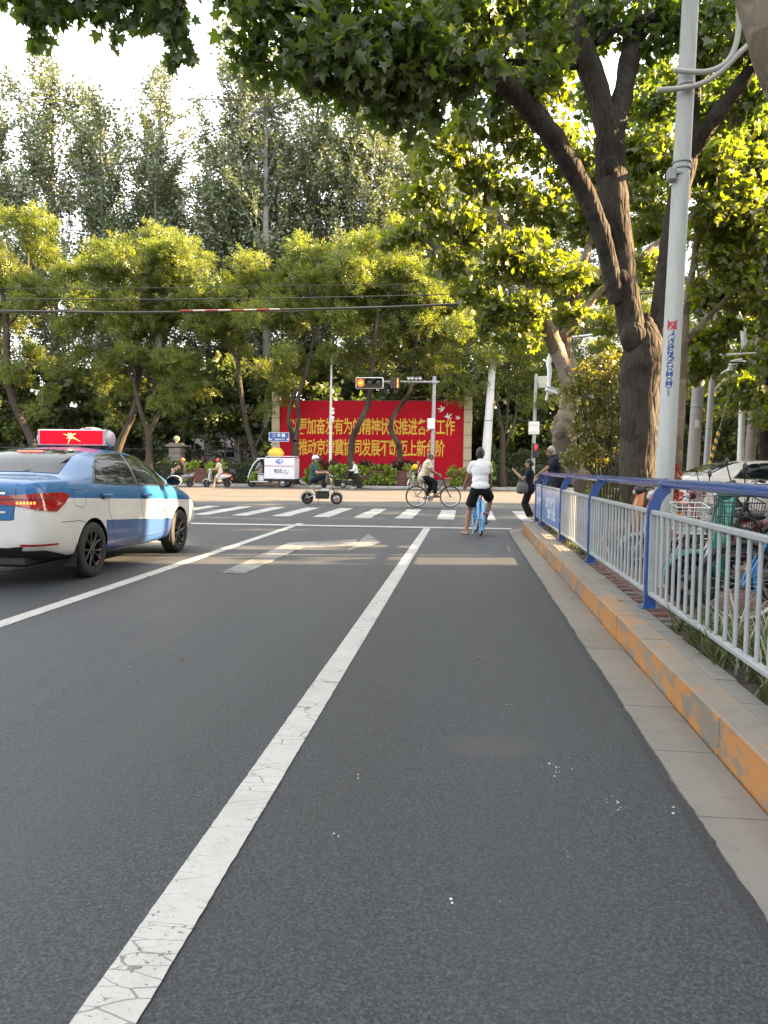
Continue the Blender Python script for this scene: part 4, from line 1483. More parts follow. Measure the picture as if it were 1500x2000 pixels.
for nm, l in (('bracket', ((1316, 137), (1345, 140), (1385, 139), (1418, 122), (1436, 90), (1443, 40), (1440, -40))), ('bracket', ((1284, 176), (1330, 172), (1370, 163), (1410, 138), (1450, 98), (1520, 40)))):
    pts = [dp(px, py, 7.33) - pb for px, py in l]
    m = MB()
    sp = smooth_path([(*p, .026) for p in pts], 4)
    m.tube([p[:3] for p in sp], .024, 10)
    m.build(nm, RUSTY, pole)
m = MB()
q = dp(1311, 342, 7.38) - pb
m.box(q, (.07, .10, .11), bev=.01)
m.box(q + Vector((.06, 0, .02)), (.08, .03, .02))
m.build('junction_box', GREYMETAL, pole)

# ---------------- poles on the right beyond the bikes
def plain_pole(name, label, x, y, h, r0, r1, mat_, lean=.015, z0=.0, bands=()):
    r = thing(name, label, 'pole', (x, y, z0))
    m = MB()
    zs = np.linspace(0, h, 10)
    m.tube([(lean * z, 0, z) for z in zs], [r0 + (r1 - r0) * z / h for z in zs], 16)
    m.build('shaft', mat_, r)
    for z, w in bands:
        m = MB()
        rr = r0 + (r1 - r0) * z / h
        m.lathe([(rr - .002, -w), (rr + .008, -w), (rr + .008, w), (rr - .002, w)], 16, (lean * z, 0, z))
        m.build('band', GREYMETAL, r)
    return r


CONC2 = M('spun_concrete', (.30, .285, .265), .85, var=.16, vs=1.5, bump=.15, bs=30)
SHEETM = M('paper_notice', (.62, .62, .60), .7, var=.2, vs=20)
x = dp(1350, 920, 24).x
cp = plain_pole('concrete_pole', 'thick concrete pole with a paper notice, left of the steel camera pole', x, 24, 10.5, .185, .14, CONC2, .03, 0, ((3.2, .02), (3.0, .012)))
m = MB()
for k in range(5):
    a0, a1 = -1.95 + k * .14, -1.95 + (k + 1) * .14
    m.quad([(.18 * math.cos(a0) + .08, .18 * math.sin(a0), 2.55), (.18 * math.cos(a1) + .08, .18 * math.sin(a1), 2.55), (.18 * math.cos(a1) + .08, .18 * math.sin(a1), 2.78), (.18 * math.cos(a0) + .08, .18 * math.sin(a0), 2.78)])
m.build('notice', SHEETM, cp)
x = dp(1377, 915, 25).x
sp_ = plain_pole('camera_pole', 'grey steel pole with a camera arm next to the striped guy wire', x, 25, 7.6, .105, .085, GREYMETAL, .028, 0, ((.9, .03), (2.6, .02), (4.6, .02), (5.2, .02)))
m = MB()
m.tube([(.12, 0, 4.85), (1.4, -.1, 4.90)], .03, 8)
m.tube([(.12, 0, 4.1), (.35, -.05, 4.25), (.62, -.1, 4.45)], .035, 8)
m.tube([(.10, 0, 3.35), (.2, -.05, 3.8), (.45, -.1, 4.1)], .028, 8)
m.build('arm', WHITEMETAL, sp_)
m = MB()
m.box((.75, -.15, 4.62), (.42, .16, .16), (0, R(-12), R(15)), bev=.02)
m.box((.60, -.15, 4.42), (.14, .12, .14), bev=.02)
m.tube([(.95, -.18, 4.60), (1.03, -.2, 4.60)], .06, 10)
m.build('camera', WHITEPLASTIC, sp_)
m = MB()
m.ell((.21, 0, 7.62), (.12, .12, .12), seg=10, rings=6)
m.build('dome_camera', BLACK, sp_)
# guy wire with striped guard
YB, _t, _b = newmat('striped_guard')
_zz = _t.sep(_t.coord())
_s = _t.math('FRACT', _t.math('MULTIPLY', _t.math('ADD', _zz[2], _t.math('MULTIPLY', _zz[0], .8)), 3.6))
_t.put(_b.inputs['Base Color'], _t.mix(_t.math('GREATER_THAN', _s, .5), (.02, .02, .02), (.62, .36, .03)))
_b.inputs['Roughness'].default_value = .5
g0, g1 = dp(1384, 915, 24.4), dp(1448, 680, 25.5)
g0 = g0 + (g0 - g1) * .35
gw = thing('guy_wire', 'guy wire with a yellow and black striped guard beside the steel camera pole', 'guy wire', g0)
m = MB()
m.tube([(0, 0, 0), (g1 - g0) * 1.5], .010, 6)
m.build('cable', GREYMETAL, gw)
m = MB()
m.tube([(g1 - g0) * .08, (g1 - g0) * .50], .05, 10)
m.build('guard', YB, gw)
x = dp(1446, 890, 27).x
lp = thing('street_lamp', 'light grey lamp post with bent top against a dark trunk at the right edge', 'street lamp', (x, 27, 0))
m = MB()
m.tube([(0, 0, 0), (0, 0, 4.8), (-.02, 0, 5.6), (-.12, 0, 6.2), (-.4, 0, 6.8), (-1.0, -.1, 7.3), (-1.8, -.2, 7.6)], [.11, .10, .10, .09, .08, .07, .06], 12)
m.build('post', WHITEMETAL, lp)
m = MB()
m.box((-2.1, -.2, 7.66), (.7, .28, .12), bev=.04)
m.build('lamp_head', GREYMETAL, lp)
x = dp(1461, 890, 26.6).x
plain_pole('concrete_pole', 'brownish concrete pole touching the light grey lamp post at the right edge', x, 26.6, 9.5, .17, .13, M('brown_concrete', (.25, .215, .185), .85, var=.16, vs=1.5), .035, 0, ((3.0, .02), (5.2, .015)))

# overhead arm with a hanging camera, from the concrete pole across to the pale tree
ax = dp(1073, 690, 24)
hc = thing('hanging_camera', 'white camera hanging on a drop pipe beside the pale tree trunk', 'camera', (ax.x, 24, ax.z - 1.3))
m = MB()
m.tube([(0, 0, .25), (.02, 0, .75), (-.02, 0, 1.0), (.03, 0, 1.3), (.05, 0, 1.7)], [.05, .07, .075, .055, .045], 10)
m.tube([(.05, 0, 1.7), (2.2, 0, 1.95), (4.5, .1, 2.0)], .04, 8)
m.build('drop_pipe', WHITEPLASTIC, hc)
m = MB()
m.box((.12, -.05, .16), (.46, .13, .14), (0, R(16), R(-8)), bev=.03)
m.box((.14, -.05, .25), (.52, .17, .02), (0, R(16), R(-8)))
m.build('housing', WHITEPLASTIC, hc)
m = MB()
m.tube([(-.03, 0, .28), (-.02, 0, .1), (-.06, 0, -.12)], .035, 8)
m.build('bracket', WHITEPLASTIC, hc)

# ---------------- red hoarding
REDB, _t, _b = newmat('red_hoarding')
_c = _t.coord()
_n = _t.noise(_t.mapv(_c, (.25, 1, .4)), 1.0, 3.0)
_t.put(_b.inputs['Base Color'], _t.mix(_t.step(_n, .3, .7), (.34, .0050, .0150), (.44, .0075, .0180)))
_b.inputs['Roughness'].default_value = .6
_b.inputs['Specular IOR Level'].default_value = .12
YEL = M('yellow_print', (.62, .42, .03), .5, var=.08)
TANP = M('tan_stone_panel', (.42, .355, .235), .6, var=.08, vs=2)
BY = 48.0
bl = dp(546, 934, BY)
br = dp(909, 934, BY)
tl, trr = dp(546, 778, BY), dp(913, 786, BY)
bx0, bx1, bz1 = bl.x, trr.x, (tl.z + trr.z) / 2
hb = thing('hoarding', 'long red hoarding with two lines of yellow Chinese characters and three white doves', 'hoarding', ((bx0 + bx1) / 2, BY, .14))
W_, H_ = bx1 - bx0, bz1 - .14
m = MB()
m.box((0, .15, .35 + (H_ - .35) / 2), (W_, .26, H_ - .35))
m.build('board', REDB, hb)
m = MB()
m.box((0, .17, .18), (W_ + .1, .36, .36))
m.build('plinth', M('grey_plinth', (.22, .21, .20), .8), hb)
m = MB()
m.box((0, .02, H_ - .03), (W_, .04, .06))
m.box((0, .02, .42), (W_, .04, .06))
m.build('frame', M('dark_red_frame', (.22, .012, .015), .5), hb)


def bb_text(line, xa, xb, yc, hgt):
    n = len(line)
    ca, cb = dp(xa, yc, BY - .01), dp(xb, yc, BY - .01)
    pitch = (cb.x - ca.x) / (n - 1)
    z = (ca.z + cb.z) / 2 - .14
    mm = MB()
    for k, ch in enumerate(line):
        vs, fs = text_mesh(ch, 1.0, .013)
        s = hgt / .93
        mm.add([(ca.x - hb.location.x + pitch * k + p[0] * s * .56, .012, z + p[1] * s) for p in vs], fs, 0, False)
    return mm.build('slogan_line', YEL, hb)


bb_text('以更加奋发有为的精神状态推进各项工作', 573, 879, 835.5, 1.02)
bb_text('推动京津冀协同发展不断迈上新台阶', 592, 859, 877, 1.02)
DOVE = M('white_print', (.72, .68, .66), .5)
for px, py, s, fl, rot in ((862, 799, .27, 1, .7), (876, 813, .27, -1, .2), (894, 816, .17, 1, .1)):
    c = dp(px, py, BY) - hb.location
    P_ = [(-1.0, -.1), (-.55, -.25), (-.2, -.22), (-.75, .75), (-.35, .55), (.1, -.02), (.25, .7), (.5, .55), (.42, -.05), (.85, -.05), (1.0, -.2), (.6, -.32), (.2, -.5), (-.5, -.45)]
    mm = MB()
    ca, sa = math.cos(rot), math.sin(rot)
    P2 = [(fl * (x_ * ca - z_ * sa) * s, (x_ * sa + z_ * ca) * s) for x_, z_ in P_]
    mm.add([(c.x + p[0], .012, c.z + p[1]) for p in P2], [tuple(range(len(P2)))], 0, False)
    mm.build('dove', DOVE, hb)
fl_ = MB()
fl_.box((0, -.18, .08), (.22, .16, .12), (R(25), 0, 0), bev=.02)
fl_.tube([(0, .1, -.05), (0, .0, .05), (0, -.1, .07)], .02, 6)
flm = fl_.mesh('floodlight', BLACK)
for k in range(9):
    link('floodlight', flm, hb, (-W_ / 2 + .5 + k * (W_ - 1.0) / 8, .1, H_ + .02))
for px in (538, 912.5):
    c = dp(px, 900, BY - .1)
    side = 'left' if px < 700 else 'right'
    pl_ = thing('gate_pillar', 'tan panelled pillar at the %s end of the red hoarding' % side, 'pillar', (c.x, BY - .1, .14))
    hh = dp(px, 765 if px < 700 else 775, BY).z - .14
    m = MB()
    m.box((0, .25, hh / 2), (.44, .44, hh))
    m.build('core', M('pillar_joint', (.16, .14, .10), .9), pl_)
    pn = MB()
    n = 7
    ph = hh / n
    pn.box((0, 0, 0), (.50, .50, ph - .035), bev=.012)
    pnm = pn.mesh('panel', TANP)
    for k in range(n):
        link('panel', pnm, pl_, (0, .25, ph * (k + .5)))

# ---------------- traffic signal on its mast
SIGBLACK = M('signal_black', (.012, .012, .013), .5)
SIGRIM = M('signal_rim', (.62, .62, .56), .5)
LAMPRED = EM('lit_red_lamp', (1.0, .10, .015), .42)
LAMPOR = EM('lit_amber_segment', (1.0, .26, .02), .5)
LAMPCORE = EM('lit_lamp_core', (1.0, .20, .03), .55)
OFFLENS = M('unlit_lens', (.02, .02, .018), .2)
SY = 44.8
mb0 = dp(842, 950, SY)
tm = thing('traffic_signal', 'traffic signal showing red on a long horizontal arm before the hoarding', 'traffic light', (mb0.x, SY, 0.0))
zarm = dp(845, 746, SY).z
m = MB()
m.tube([(0, 0, 0), (.06, 0, 3), (.10, 0, zarm + .25)], [.13, .12, .10], 14)
m.lathe([(.25, 0), (.25, .04), (.14, .05), (.14, .3), (.12, .3)], 14)
m.build('mast', GREYMETAL, tm)
xl = dp(703, 748, SY).x - mb0.x
m = MB()
m.tube([(.4, 0, zarm), (.1, 0, zarm), (xl * .5, 0, zarm + .02), (xl, 0, zarm)], [.06, .07, .06, .05], 10)
m.box((.09, 0, zarm), (.34, .3, .22), bev=.03)
m.tube([(.09, 0, zarm + .1), (.09, 0, zarm + .32)], .11, 10)
m.build('arm', GREYMETAL, tm)
hx = (dp(696, 749, SY).x + dp(750, 749, SY).x) / 2 - mb0.x
hw = dp(750, 749, SY).x - dp(696, 749, SY).x
hz = dp(723, 749, SY).z
hh = .66
m = MB()
m.box((hx, -.22, hz), (hw, .18, hh), bev=.05)
m.build('signal_housing', SIGRIM, tm)
m = MB()
m.box((hx, -.33, hz), (hw - .10, .06, hh - .10), bev=.03)
m.build('signal_face', SIGBLACK, tm)
for k in range(3):
    cx = hx + (k - 1) * hw * .315
    m = MB()
    m.lathe([(.0, -.382), (.14, -.38), (.215, -.365), (.22, -.36)], 22, (cx, 0, hz), 'Y')
    o = m.build('lens', LAMPRED if k == 0 else OFFLENS, tm)
    o['label'] = 'lit red lens' if k == 0 else 'unlit dark lens'
    m = MB()
    vs, fs = [], []
    for j in range(15):
        a = R(-15 + 210 * j / 14)
        for yy in (-.36, -.62):
            vs.append((cx + .24 * math.cos(a), yy, hz + .24 * math.sin(a)))
    fs = [(2 * j, 2 * j + 1, 2 * j + 3, 2 * j + 2) for j in range(14)]
    m.add(vs, fs)
    m.build('visor', SIGBLACK, tm)
m = MB()
m.lathe([(.0, -.384), (.10, -.383)], 16, (hx - hw * .315, 0, hz), 'Y')
m.build('lamp_core', LAMPCORE, tm)
dx = dp(772.5, 750, SY).x - mb0.x
m = MB()
m.box((dx, -.2, hz - .02), (.56, .2, .66), bev=.04)
m.build('countdown_box', SIGBLACK, tm)
m = MB()
for (u, v, w_, h_) in ((.15, .15, .055, .24), (.15, -.13, .055, .24)):
    m.box((dx + u, -.31, hz - .02 + v), (w_, .02, h_))
m.build('countdown_digit', LAMPOR, tm)['label'] = 'lit amber digit one'
m = MB()
for (u, v, w_, h_) in ((-.20, .14, .05, .22), (-.20, -.13, .05, .22), (.0, .14, .05, .22), (-.1, .28, .16, .05), (-.1, 0, .16, .05), (0, -.13, .05, .22)):
    m.box((dx + u - .02, -.305, hz - .02 + v), (w_, .012, h_))
m.build('dark_digit', M('unlit_segment', (.10, .035, .025), .5), tm)
cam_m = MB()
cam_m.tube([(0, .14, 0), (0, -.16, -.03)], .07, 10)
cam_m.tube([(0, -.14, .03), (0, -.24, .02)], .09, 10, False)
cam_m.tube([(0, 0, -.05), (0, 0, -.16)], .02, 6)
camme = cam_m.mesh('camera', WHITEPLASTIC)
for px in (799, 806, 813, 821):
    q = dp(px, 742, SY)
    link('camera', camme, tm, (q.x - mb0.x, -.05, zarm + .2), (0, 0, R(rng.uniform(-40, 20))))
q = dp(843, 828, SY)
m = MB()
m.box((q.x - mb0.x - .02, -.2, q.z), (.42, .2, .62), bev=.03)
m.build('control_box', WHITEMETAL, tm)

# ---------------- slim white pole with little cameras; white lamp mast
wb = dp(645, 946, 46.6)
r = thing('slim_pole', 'slim white pole with small camera boxes before the hoarding', 'pole', (wb.x, 46.6, .14))
ht = dp(645, 662, 46.6).z - .14
m = MB()
m.tube([(0, 0, 0), (0, 0, ht * .5), (.02, 0, ht)], [.10, .085, .05], 10)
m.build('shaft', WHITEMETAL, r)
for py, s in ((799, .18), (806, .22), (816, .2), (822, .14)):
    q = dp(648, py, 46.5)
    m = MB()
    m.box((q.x - wb.x + .05, -.08, q.z - .14), (s, .16, s * .9), bev=.02)
    m.build('camera_box', WHITEPLASTIC, r)
wb = dp(945, 957, 45.9)
r = thing('lamp_mast', 'stout white tapering mast standing at the far kerb right of the hoarding', 'mast', (wb.x, 45.9, .14))
tp = dp(967, 640, 45.9)
tx, tz = tp.x - wb.x, tp.z - .14
m = MB()
zs = np.linspace(0, 1.35, 8)
m.tube([(tx * z, 0, tz * z) for z in zs], [.31 - .15 * z for z in zs], 12, smooth=False)
m.build('shaft', M('white_mast_paint', (.58, .59, .60), .5, var=.14, vs=1.2), r)
m = MB()
for z in (.42, .78):
    rr = .31 - .15 * z
    m.lathe([(rr, -.03), (rr + .02, -.03), (rr + .02, .03), (rr, .03)], 12, (tx * z, 0, tz * z))
m.build('joint_ring', GREYMETAL, r)

# ---------------- pedestrian signal on the right
PY_ = 45.6
pb2 = dp(1040, 940, PY_)
r = thing('pedestrian_signal', 'grey signal post with a lit red standing man above the two onlookers', 'pedestrian signal', (pb2.x, PY_, .14))
q = dp(1047, 735, PY_)
m = MB()
m.tube([(0, 0, 0), ((q.x - pb2.x), 0, q.z)], [.12, .10], 12)
m.build('post', GREYMETAL, r)
q = dp(1045.5, 873, PY_) - r.location
m = MB()
m.box((q.x, -.2, q.z), (.36, .2, .40), bev=.03)
m.box((q.x, -.2, q.z - .42), (.36, .2, .40), bev=.03)
m.build('signal_housing', SIGBLACK, r)
m = MB()
m.ell((q.x, -.305, q.z + .10), (.05, .012, .05), seg=10, rings=6)
m.box((q.x, -.305, q.z), (.09, .02, .13), bev=.01)
m.box((q.x - .065, -.305, q.z + .005), (.025, .02, .12))
m.box((q.x + .065, -.305, q.z + .005), (.025, .02, .12))
m.box((q.x - .026, -.305, q.z - .11), (.034, .02, .12))
m.box((q.x + .026, -.305, q.z - .11), (.034, .02, .12))
m.build('red_man', EM('lit_red_man', (1, .02, .03), .45), r)
q = dp(1042.5, 836, PY_) - r.location
m = MB()
m.box((q.x, -.14, q.z), (.62, .03, .74), bev=.01)
m.box((q.x, -.17, q.z + .2), (.66, .05, .06))
m.box((q.x, -.17, q.z - .2), (.66, .05, .06))
m.build('sign_plate', WHITEMETAL, r)
q = dp(1061, 745, PY_) - r.location
m = MB()
rt = Euler((0, R(-20), R(55))).to_matrix()
m.box(q, (.30, .85, .62), rt, bev=.03)
m.build('side_signal', SIGBLACK, r)
m = MB()
m.box(q + rt @ Vector((-.16, 0, 0)), (.03, .92, .68), rt, bev=.02)
m.build('signal_rim', SIGRIM, r)
m = MB()
for k in (-1, 0, 1):
    c = q + rt @ Vector((.25, k * .26, 0))
    m.tube([c, c + rt @ Vector((.26, 0, -.03))], .12, 10, False)
m.build('visor', SIGBLACK, r)

# ---------------- blue street name sign
SBLUE = M('sign_blue', (.022, .075, .26), .4, var=.06)
SWHITE = M('sign_white', (.66, .68, .70), .5)
a, b_ = dp(525, 853.5, 45.7), dp(565, 853.5, 45.7)
r = thing('street_sign', 'blue street name sign with white characters at the left end of the hoarding', 'street sign', ((a.x + b_.x) / 2, 45.7, .14))
zc = (a.z + b_.z) / 2 - .14
w_ = b_.x - a.x
m = MB()
m.tube([(0, .05, 0), (0, .05, zc)], .04, 8)
m.build('post', GREYMETAL, r)
m = MB()
m.box((0, 0, zc), (w_, .05, .56), bev=.01)
m.build('plate', SBLUE, r)
m = MB()
for z in (zc + .262, zc - .262):
    m.box((0, -.03, z), (w_ - .04, .012, .022))
for x_ in (-w_ / 2 + .02, w_ / 2 - .02):
    m.box((x_, -.03, zc), (.022, .012, .50))
m.build('border', SWHITE, r)
text_obj('sign_text', '新 华 路', .22, SWHITE, r, (0, -.034, zc + .085), UX, UZ, .008)
text_obj('sign_text', '◄W    XINHUA LU    E►', .115, SWHITE, r, (0, -.034, zc - .145), UX, UZ, .004)

# ---------------- iron fence with stone pillars and globe lamps
IRON = M('black_iron', (.012, .013, .014), .5)
STONE = M('grey_pillar_stone', (.26, .25, .23), .8, var=.25, vs=3, bump=.3, bs=12)
GLOBE = M('cream_globe', (.66, .58, .36), .3, var=.05)
FY = lambda x: 52.0 + .1 * (x + 3)


def fence(x0, x1, label):
    r = thing('iron_fence', label, 'fence', (x0, FY(x0), .14), math.atan(.1))
    L = (x1 - x0) * 1.005
    n = int(L / .17)
    bm_ = MB()
    for k in range(n + 1):
        x_ = L * k / n
        bm_.tube([(x_, 0, .1), (x_, 0, 2.35)], .016, 4, False)
        bm_.tube([(x_, 0, 2.33), (x_, 0, 2.5)], [.03, .002], 4, False)
    tag(bm_.build('bars', IRON, r), kind='stuff')
    m = MB()
    for z in (.22, 1.1, 2.15):
        m.box((L / 2, 0, z), (L, .04, .05))
    m.build('crossrail', IRON, r)
    return r


fence(-32, -12.4, 'black iron fence behind the left hedge')
fence(.6, 24, 'black iron fence behind the right hedge')
pr_ = None
for px, lb in ((152, 'stone pillar with cream globe lamp behind the taxi roof lamp'), (345, 'stone pillar with cream globe lamp behind the grey scooter rider'), (1092, 'stone pillar with cream globe lamp beside the pale tree trunk'), (1285, 'stone pillar with cream globe lamp behind the scarlet bush')):
    q = dp(px, 900, FY(dp(px, 900, 52).x) - .15)
    if pr_ is None:
        pr_ = thing('stone_pillar', lb, 'pillar', (q.x, q.y, .14), 0, 'fence pillars with globe lamps')
        bl_ = MB()
        bl_.box((0, 0, 0), (.82, .82, .36), bev=.03)
        blm = bl_.mesh('stone', STONE)
        for k in range(6):
            link('stone', blm, pr_, (rng.uniform(-.015, .015), 0, .19 + k * .375))
        m = MB()
        m.box((0, 0, 2.37), (1.15, 1.15, .14), bev=.03)
        m.box((0, 0, 2.5), (.8, .8, .12), bev=.03)
        m.build('cap', STONE, pr_)
        m = MB()
        m.tube([(0, 0, 2.55), (0, 0, 2.7)], .08, 10)
        m.ell((0, 0, 2.87), (.21, .21, .21), seg=16, rings=10)
        m.build('globe', GLOBE, pr_)
    else:
        copy_tree(pr_, label=lb, loc=(q.x, q.y, .14))

# ---------------- hedges
def hedge(label, x0, x1, yo, d, h, leaf, sz=.10, dens=240):
    r = thing('hedge', label, 'hedge', (x0, FK(x0) + yo, .14), math.atan(.1))
    L = (x1 - x0)
    m = MB()
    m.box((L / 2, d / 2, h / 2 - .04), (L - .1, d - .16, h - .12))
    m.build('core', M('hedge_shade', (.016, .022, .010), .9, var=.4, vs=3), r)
    n1, n2, n3 = int(L * h * dens), int(L * d * dens), int(d * h * dens)
    P = np.concatenate([np.c_[nrg.uniform(0, L, n1), nrg.normal(.02, .06, n1), nrg.uniform(0, h, n1)], np.c_[nrg.uniform(0, L, n2), nrg.uniform(0, d, n2), nrg.normal(h, .06, n2)], np.c_[nrg.normal(0, .05, n3), nrg.uniform(0, d, n3), nrg.uniform(0, h, n3)]])
    wob = .10 * np.sin(P[:, 0] * 2.3) + .07 * np.sin(P[:, 0] * 5.1 + 1)
    P[:, 2] += wob * (P[:, 2] / h)
    P[:, 1] += .06 * np.sin(P[:, 0] * 3.1 + P[:, 2] * 4)
    N = len(P)
    V = leaf_arrays(P, sz * np.clip(nrg.normal(1, .3, N), .4, 1.8), DIA_V, .5, .1)
    tag(link('foliage', leaf_mesh('foliage', leaf, V, DIA_F, np.clip(nrg.normal(.5, .3, N), 0, 1)), r), kind='stuff')
    return r


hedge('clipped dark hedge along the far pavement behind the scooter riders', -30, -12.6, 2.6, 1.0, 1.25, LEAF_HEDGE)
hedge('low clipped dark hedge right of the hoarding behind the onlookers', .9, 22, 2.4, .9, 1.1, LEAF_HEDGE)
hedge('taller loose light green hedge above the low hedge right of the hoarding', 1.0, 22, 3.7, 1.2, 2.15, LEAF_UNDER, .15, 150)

# ---------------- planters with lime and dark red plants
SLAT = M('red_brown_slat', (.115, .042, .034), .6, var=.25, vs=6)


def plant(name, label, cat, loc, spread, n, leaf, sz, group, up=.3):
    r = thing(name, label, cat, loc, 0, group)
    m = MB()
    P, D = sprays(m, [np.array([0, 0, 0, .02]), np.array([0, 0, .2, .02])], [((nrg.uniform(-spread[0], spread[0]), nrg.uniform(-spread[1], spread[1]), nrg.uniform(spread[2], spread[3])), .22) for k in range(n)], 'p', 300, sz, .06, 5, .004)
    finish_tree(r, m, BARK_FAR, P, D, DIA_V, DIA_F, leaf, sz, .6, .5, wood_name='stems')
    return r


def planter(px, label, L=2.0, lime=(-1, 1), red=True):
    x_ = dp(px, 945, 45.9).x
    y_ = FK(x_) + .75
    r = thing('planter', 'red-brown slatted planter box ' + label, 'planter', (x_, y_, .14), math.atan(.1), 'slatted planter boxes on the far kerb')
    sl = MB()
    sl.box((0, 0, 0), (1.0, .03, .115), bev=.008)
    slm = sl.mesh('slat', SLAT)
    for side in (-1, 1):
        for k in range(7):
            z = .09 + k * .128
            o = link('slat', slm, r, (0, side * (.34 + .012 * k), z), (side * .1, 0, 0))
            o.scale = (L * (.90 + .018 * k), 1, 1)
    en = MB()
    for side in (-1, 1):
        en.prism([(-.34, .02), (.34, .02), (.42, .95), (-.42, .95)], .03, (Vector((side * L * .46 - .015, 0, 0)), UY, UZ, UX))
    en.build('end_board', SLAT, r)
    m = MB()
    m.box((0, 0, .44), (L * .88, .6, .82))
    m.build('soil', SOIL, r)
    for sx_ in lime:
        plant('lime_vine', 'lime green vine at the %s of the planter %s' % ('left end' if sx_ < 0 else 'right end' if sx_ > 0 else 'middle', label), 'plant', (x_ + sx_ * L * .36, y_ - .25, .98), (.42, .30, -.72, .28), 20, LEAF_LIME, .15, 'lime vines in the planters')
    if red:
        plant('red_leaf_plant', 'dark red leaved plant in the planter ' + label, 'plant', (x_, y_ + .1, 1.0), (.9, .25, .0, .55), 18, LEAF_RED, .13, 'red leaf plants in the planters')
    return r


planter(411, 'between the two scooters')
planter(640, 'behind the green shirted rider')
planter(733, 'right of the black moped', 2.2, (-1, 0, 1))
planter(786, 'behind the pale green bicycle', 2.0, (1,))
planter(910, 'below the right tan pillar', 1.6, (-1,), False)
plant('lime_vine', 'lime green vine climbing the foot of the white lamp mast', 'plant', (dp(951, 940, 45.6).x + .15, 45.5, .2), (.16, .16, .1, 1.25), 14, LEAF_LIME, .13, 'lime vines in the planters')
q = dp(877, 950, 45.4)
r = thing('flower_pot', 'empty tan clay flower pot below the right half of the hoarding', 'flower pot', (q.x, 46.0, .14))
m = MB()
m.lathe([(.0, .0), (.17, .0), (.20, .1), (.26, .45), (.30, .46), (.30, .52), (.26, .52), (.24, .42), (.0, .40)], 18)
m.build('pot', M('tan_clay', (.46, .27, .16), .8), r)

# ---------------- overhead cables
CABLE = M('cable', (.02, .02, .022), .6)
RW, _t, _b = newmat('red_white_sleeve')
_s = _t.math('FRACT', _t.math('MULTIPLY', _t.sep(_t.coord())[0], .85))
_t.put(_b.inputs['Base Color'], _t.mix(_t.math('GREATER_THAN', _s, .5), (.20, .016, .016), (.30, .29, .27)))


def cable(label, pts, Y, rad, sag=0, cat='cable', name='cable', mt=CABLE, dy=0):
    P3 = [dp(px, py, Y + dy * i) for i, (px, py) in enumerate(pts)]
    o0 = P3[0].copy()
    sp = smooth_path([(*(p - o0), rad) for p in P3], 8)
    m = MB()
    m.tube([p[:3] for p in sp], rad, 5)
    o = m.build(name, mt)
    o.location = o0
    return tag(o, label, cat)


cable('thick black cable bundle with a striped sleeve crossing the street', [(-900, 595), (0, 607), (270, 610), (540, 605), (720, 601), (920, 592), (1300, 570), (2200, 500)], 34, .045)
cable('wavy black cable twisted round the thick bundle', [(-900, 597), (0, 610), (120, 606), (270, 612), (420, 605), (560, 609), (700, 600), (860, 597), (1000, 588), (2200, 500)], 34.1, .025)
cable('red and white striped sleeve on the cable bundle', [(352, 607), (450, 606), (545, 604)], 33.95, .038, name='cable_sleeve', cat='cable sleeve', mt=RW)
cable('thin cable just above the cable bundle', [(-900, 572), (0, 583), (400, 584), (760, 578), (980, 570), (2200, 520)], 35, .022)
cable('thinnest cable above the bundle, across the bright tree tops', [(-900, 560), (0, 563), (350, 562), (600, 557), (900, 552), (2200, 500)], 36, .014)
cable('high thin cable crossing the open sky', [(-700, 190), (0, 193), (500, 194), (1300, 190), (2200, 175)], 40, .02)
cable('highest faint cable in the left sky', [(-700, 170), (0, 173), (400, 172), (1300, 165), (2200, 150)], 42, .016)
cable('slanting cable rising to the right across the poplar tops', [(-500, 560), (60, 375), (320, 292), (500, 222), (690, 150), (900, 50), (1200, -110)], 30, .018, dy=-2.0)
cable('second slanting cable just below the first', [(-500, 590), (60, 385), (330, 297), (500, 226), (690, 153), (900, 55), (1200, -100)], 30.3, .014, dy=-2.0)
# ================================================================== CARS
def xlerp(tab, y):
    for a, b in zip(tab[:-1], tab[1:]):
        if a[0] <= y <= b[0]:
            t = (y - a[0]) / (b[0] - a[0])
            return [p + (q - p) * t for p, q in zip(a, b)]
    return list(tab[-1])


#         y     zb   ws   wm    wb   zbelt  wr   zr    zt
CARTAB = [(-2.34, .42, .52, .66, .64, .99, .50, 1.015, 1.03),
          (-2.27, .33, .74, .815, .745, 1.06, .60, 1.085, 1.10),
          (-2.05, .27, .82, .868, .79, 1.085, .64, 1.115, 1.13),
          (-1.78, .23, .84, .888, .815, 1.085, .66, 1.125, 1.142),
          (-1.66, .22, .845, .890, .822, 1.082, .68, 1.145, 1.165),
          (-1.42, .21, .848, .892, .828, 1.07, .655, 1.245, 1.275),
          (-1.15, .20, .85, .893, .832, 1.055, .625, 1.345, 1.375),
          (-.90, .20, .85, .894, .834, 1.045, .605, 1.395, 1.432),
          (-.45, .19, .85, .895, .835, 1.025, .59, 1.425, 1.475),
          (.0, .19, .85, .895, .835, 1.005, .585, 1.425, 1.482),
          (.42, .19, .85, .895, .833, .985, .59, 1.400, 1.455),
          (.66, .19, .85, .895, .83, .975, .61, 1.345, 1.395),
          (1.0, .20, .85, .893, .82, .965, .665, 1.165, 1.20),
          (1.28, .21, .845, .89, .81, .955, .70, 1.015, 1.045),
          (1.42, .21, .84, .888, .80, .935, .66, .985, 1.005),
          (1.75, .23, .83, .88, .765, .87, .60, .925, .945),
          (2.02, .27, .78, .85, .71, .79, .54, .835, .85),
          (2.18, .33, .68, .77, .60, .70, .42, .735, .745),
          (2.27, .40, .48, .58, .44, .61, .30, .63, .635)]


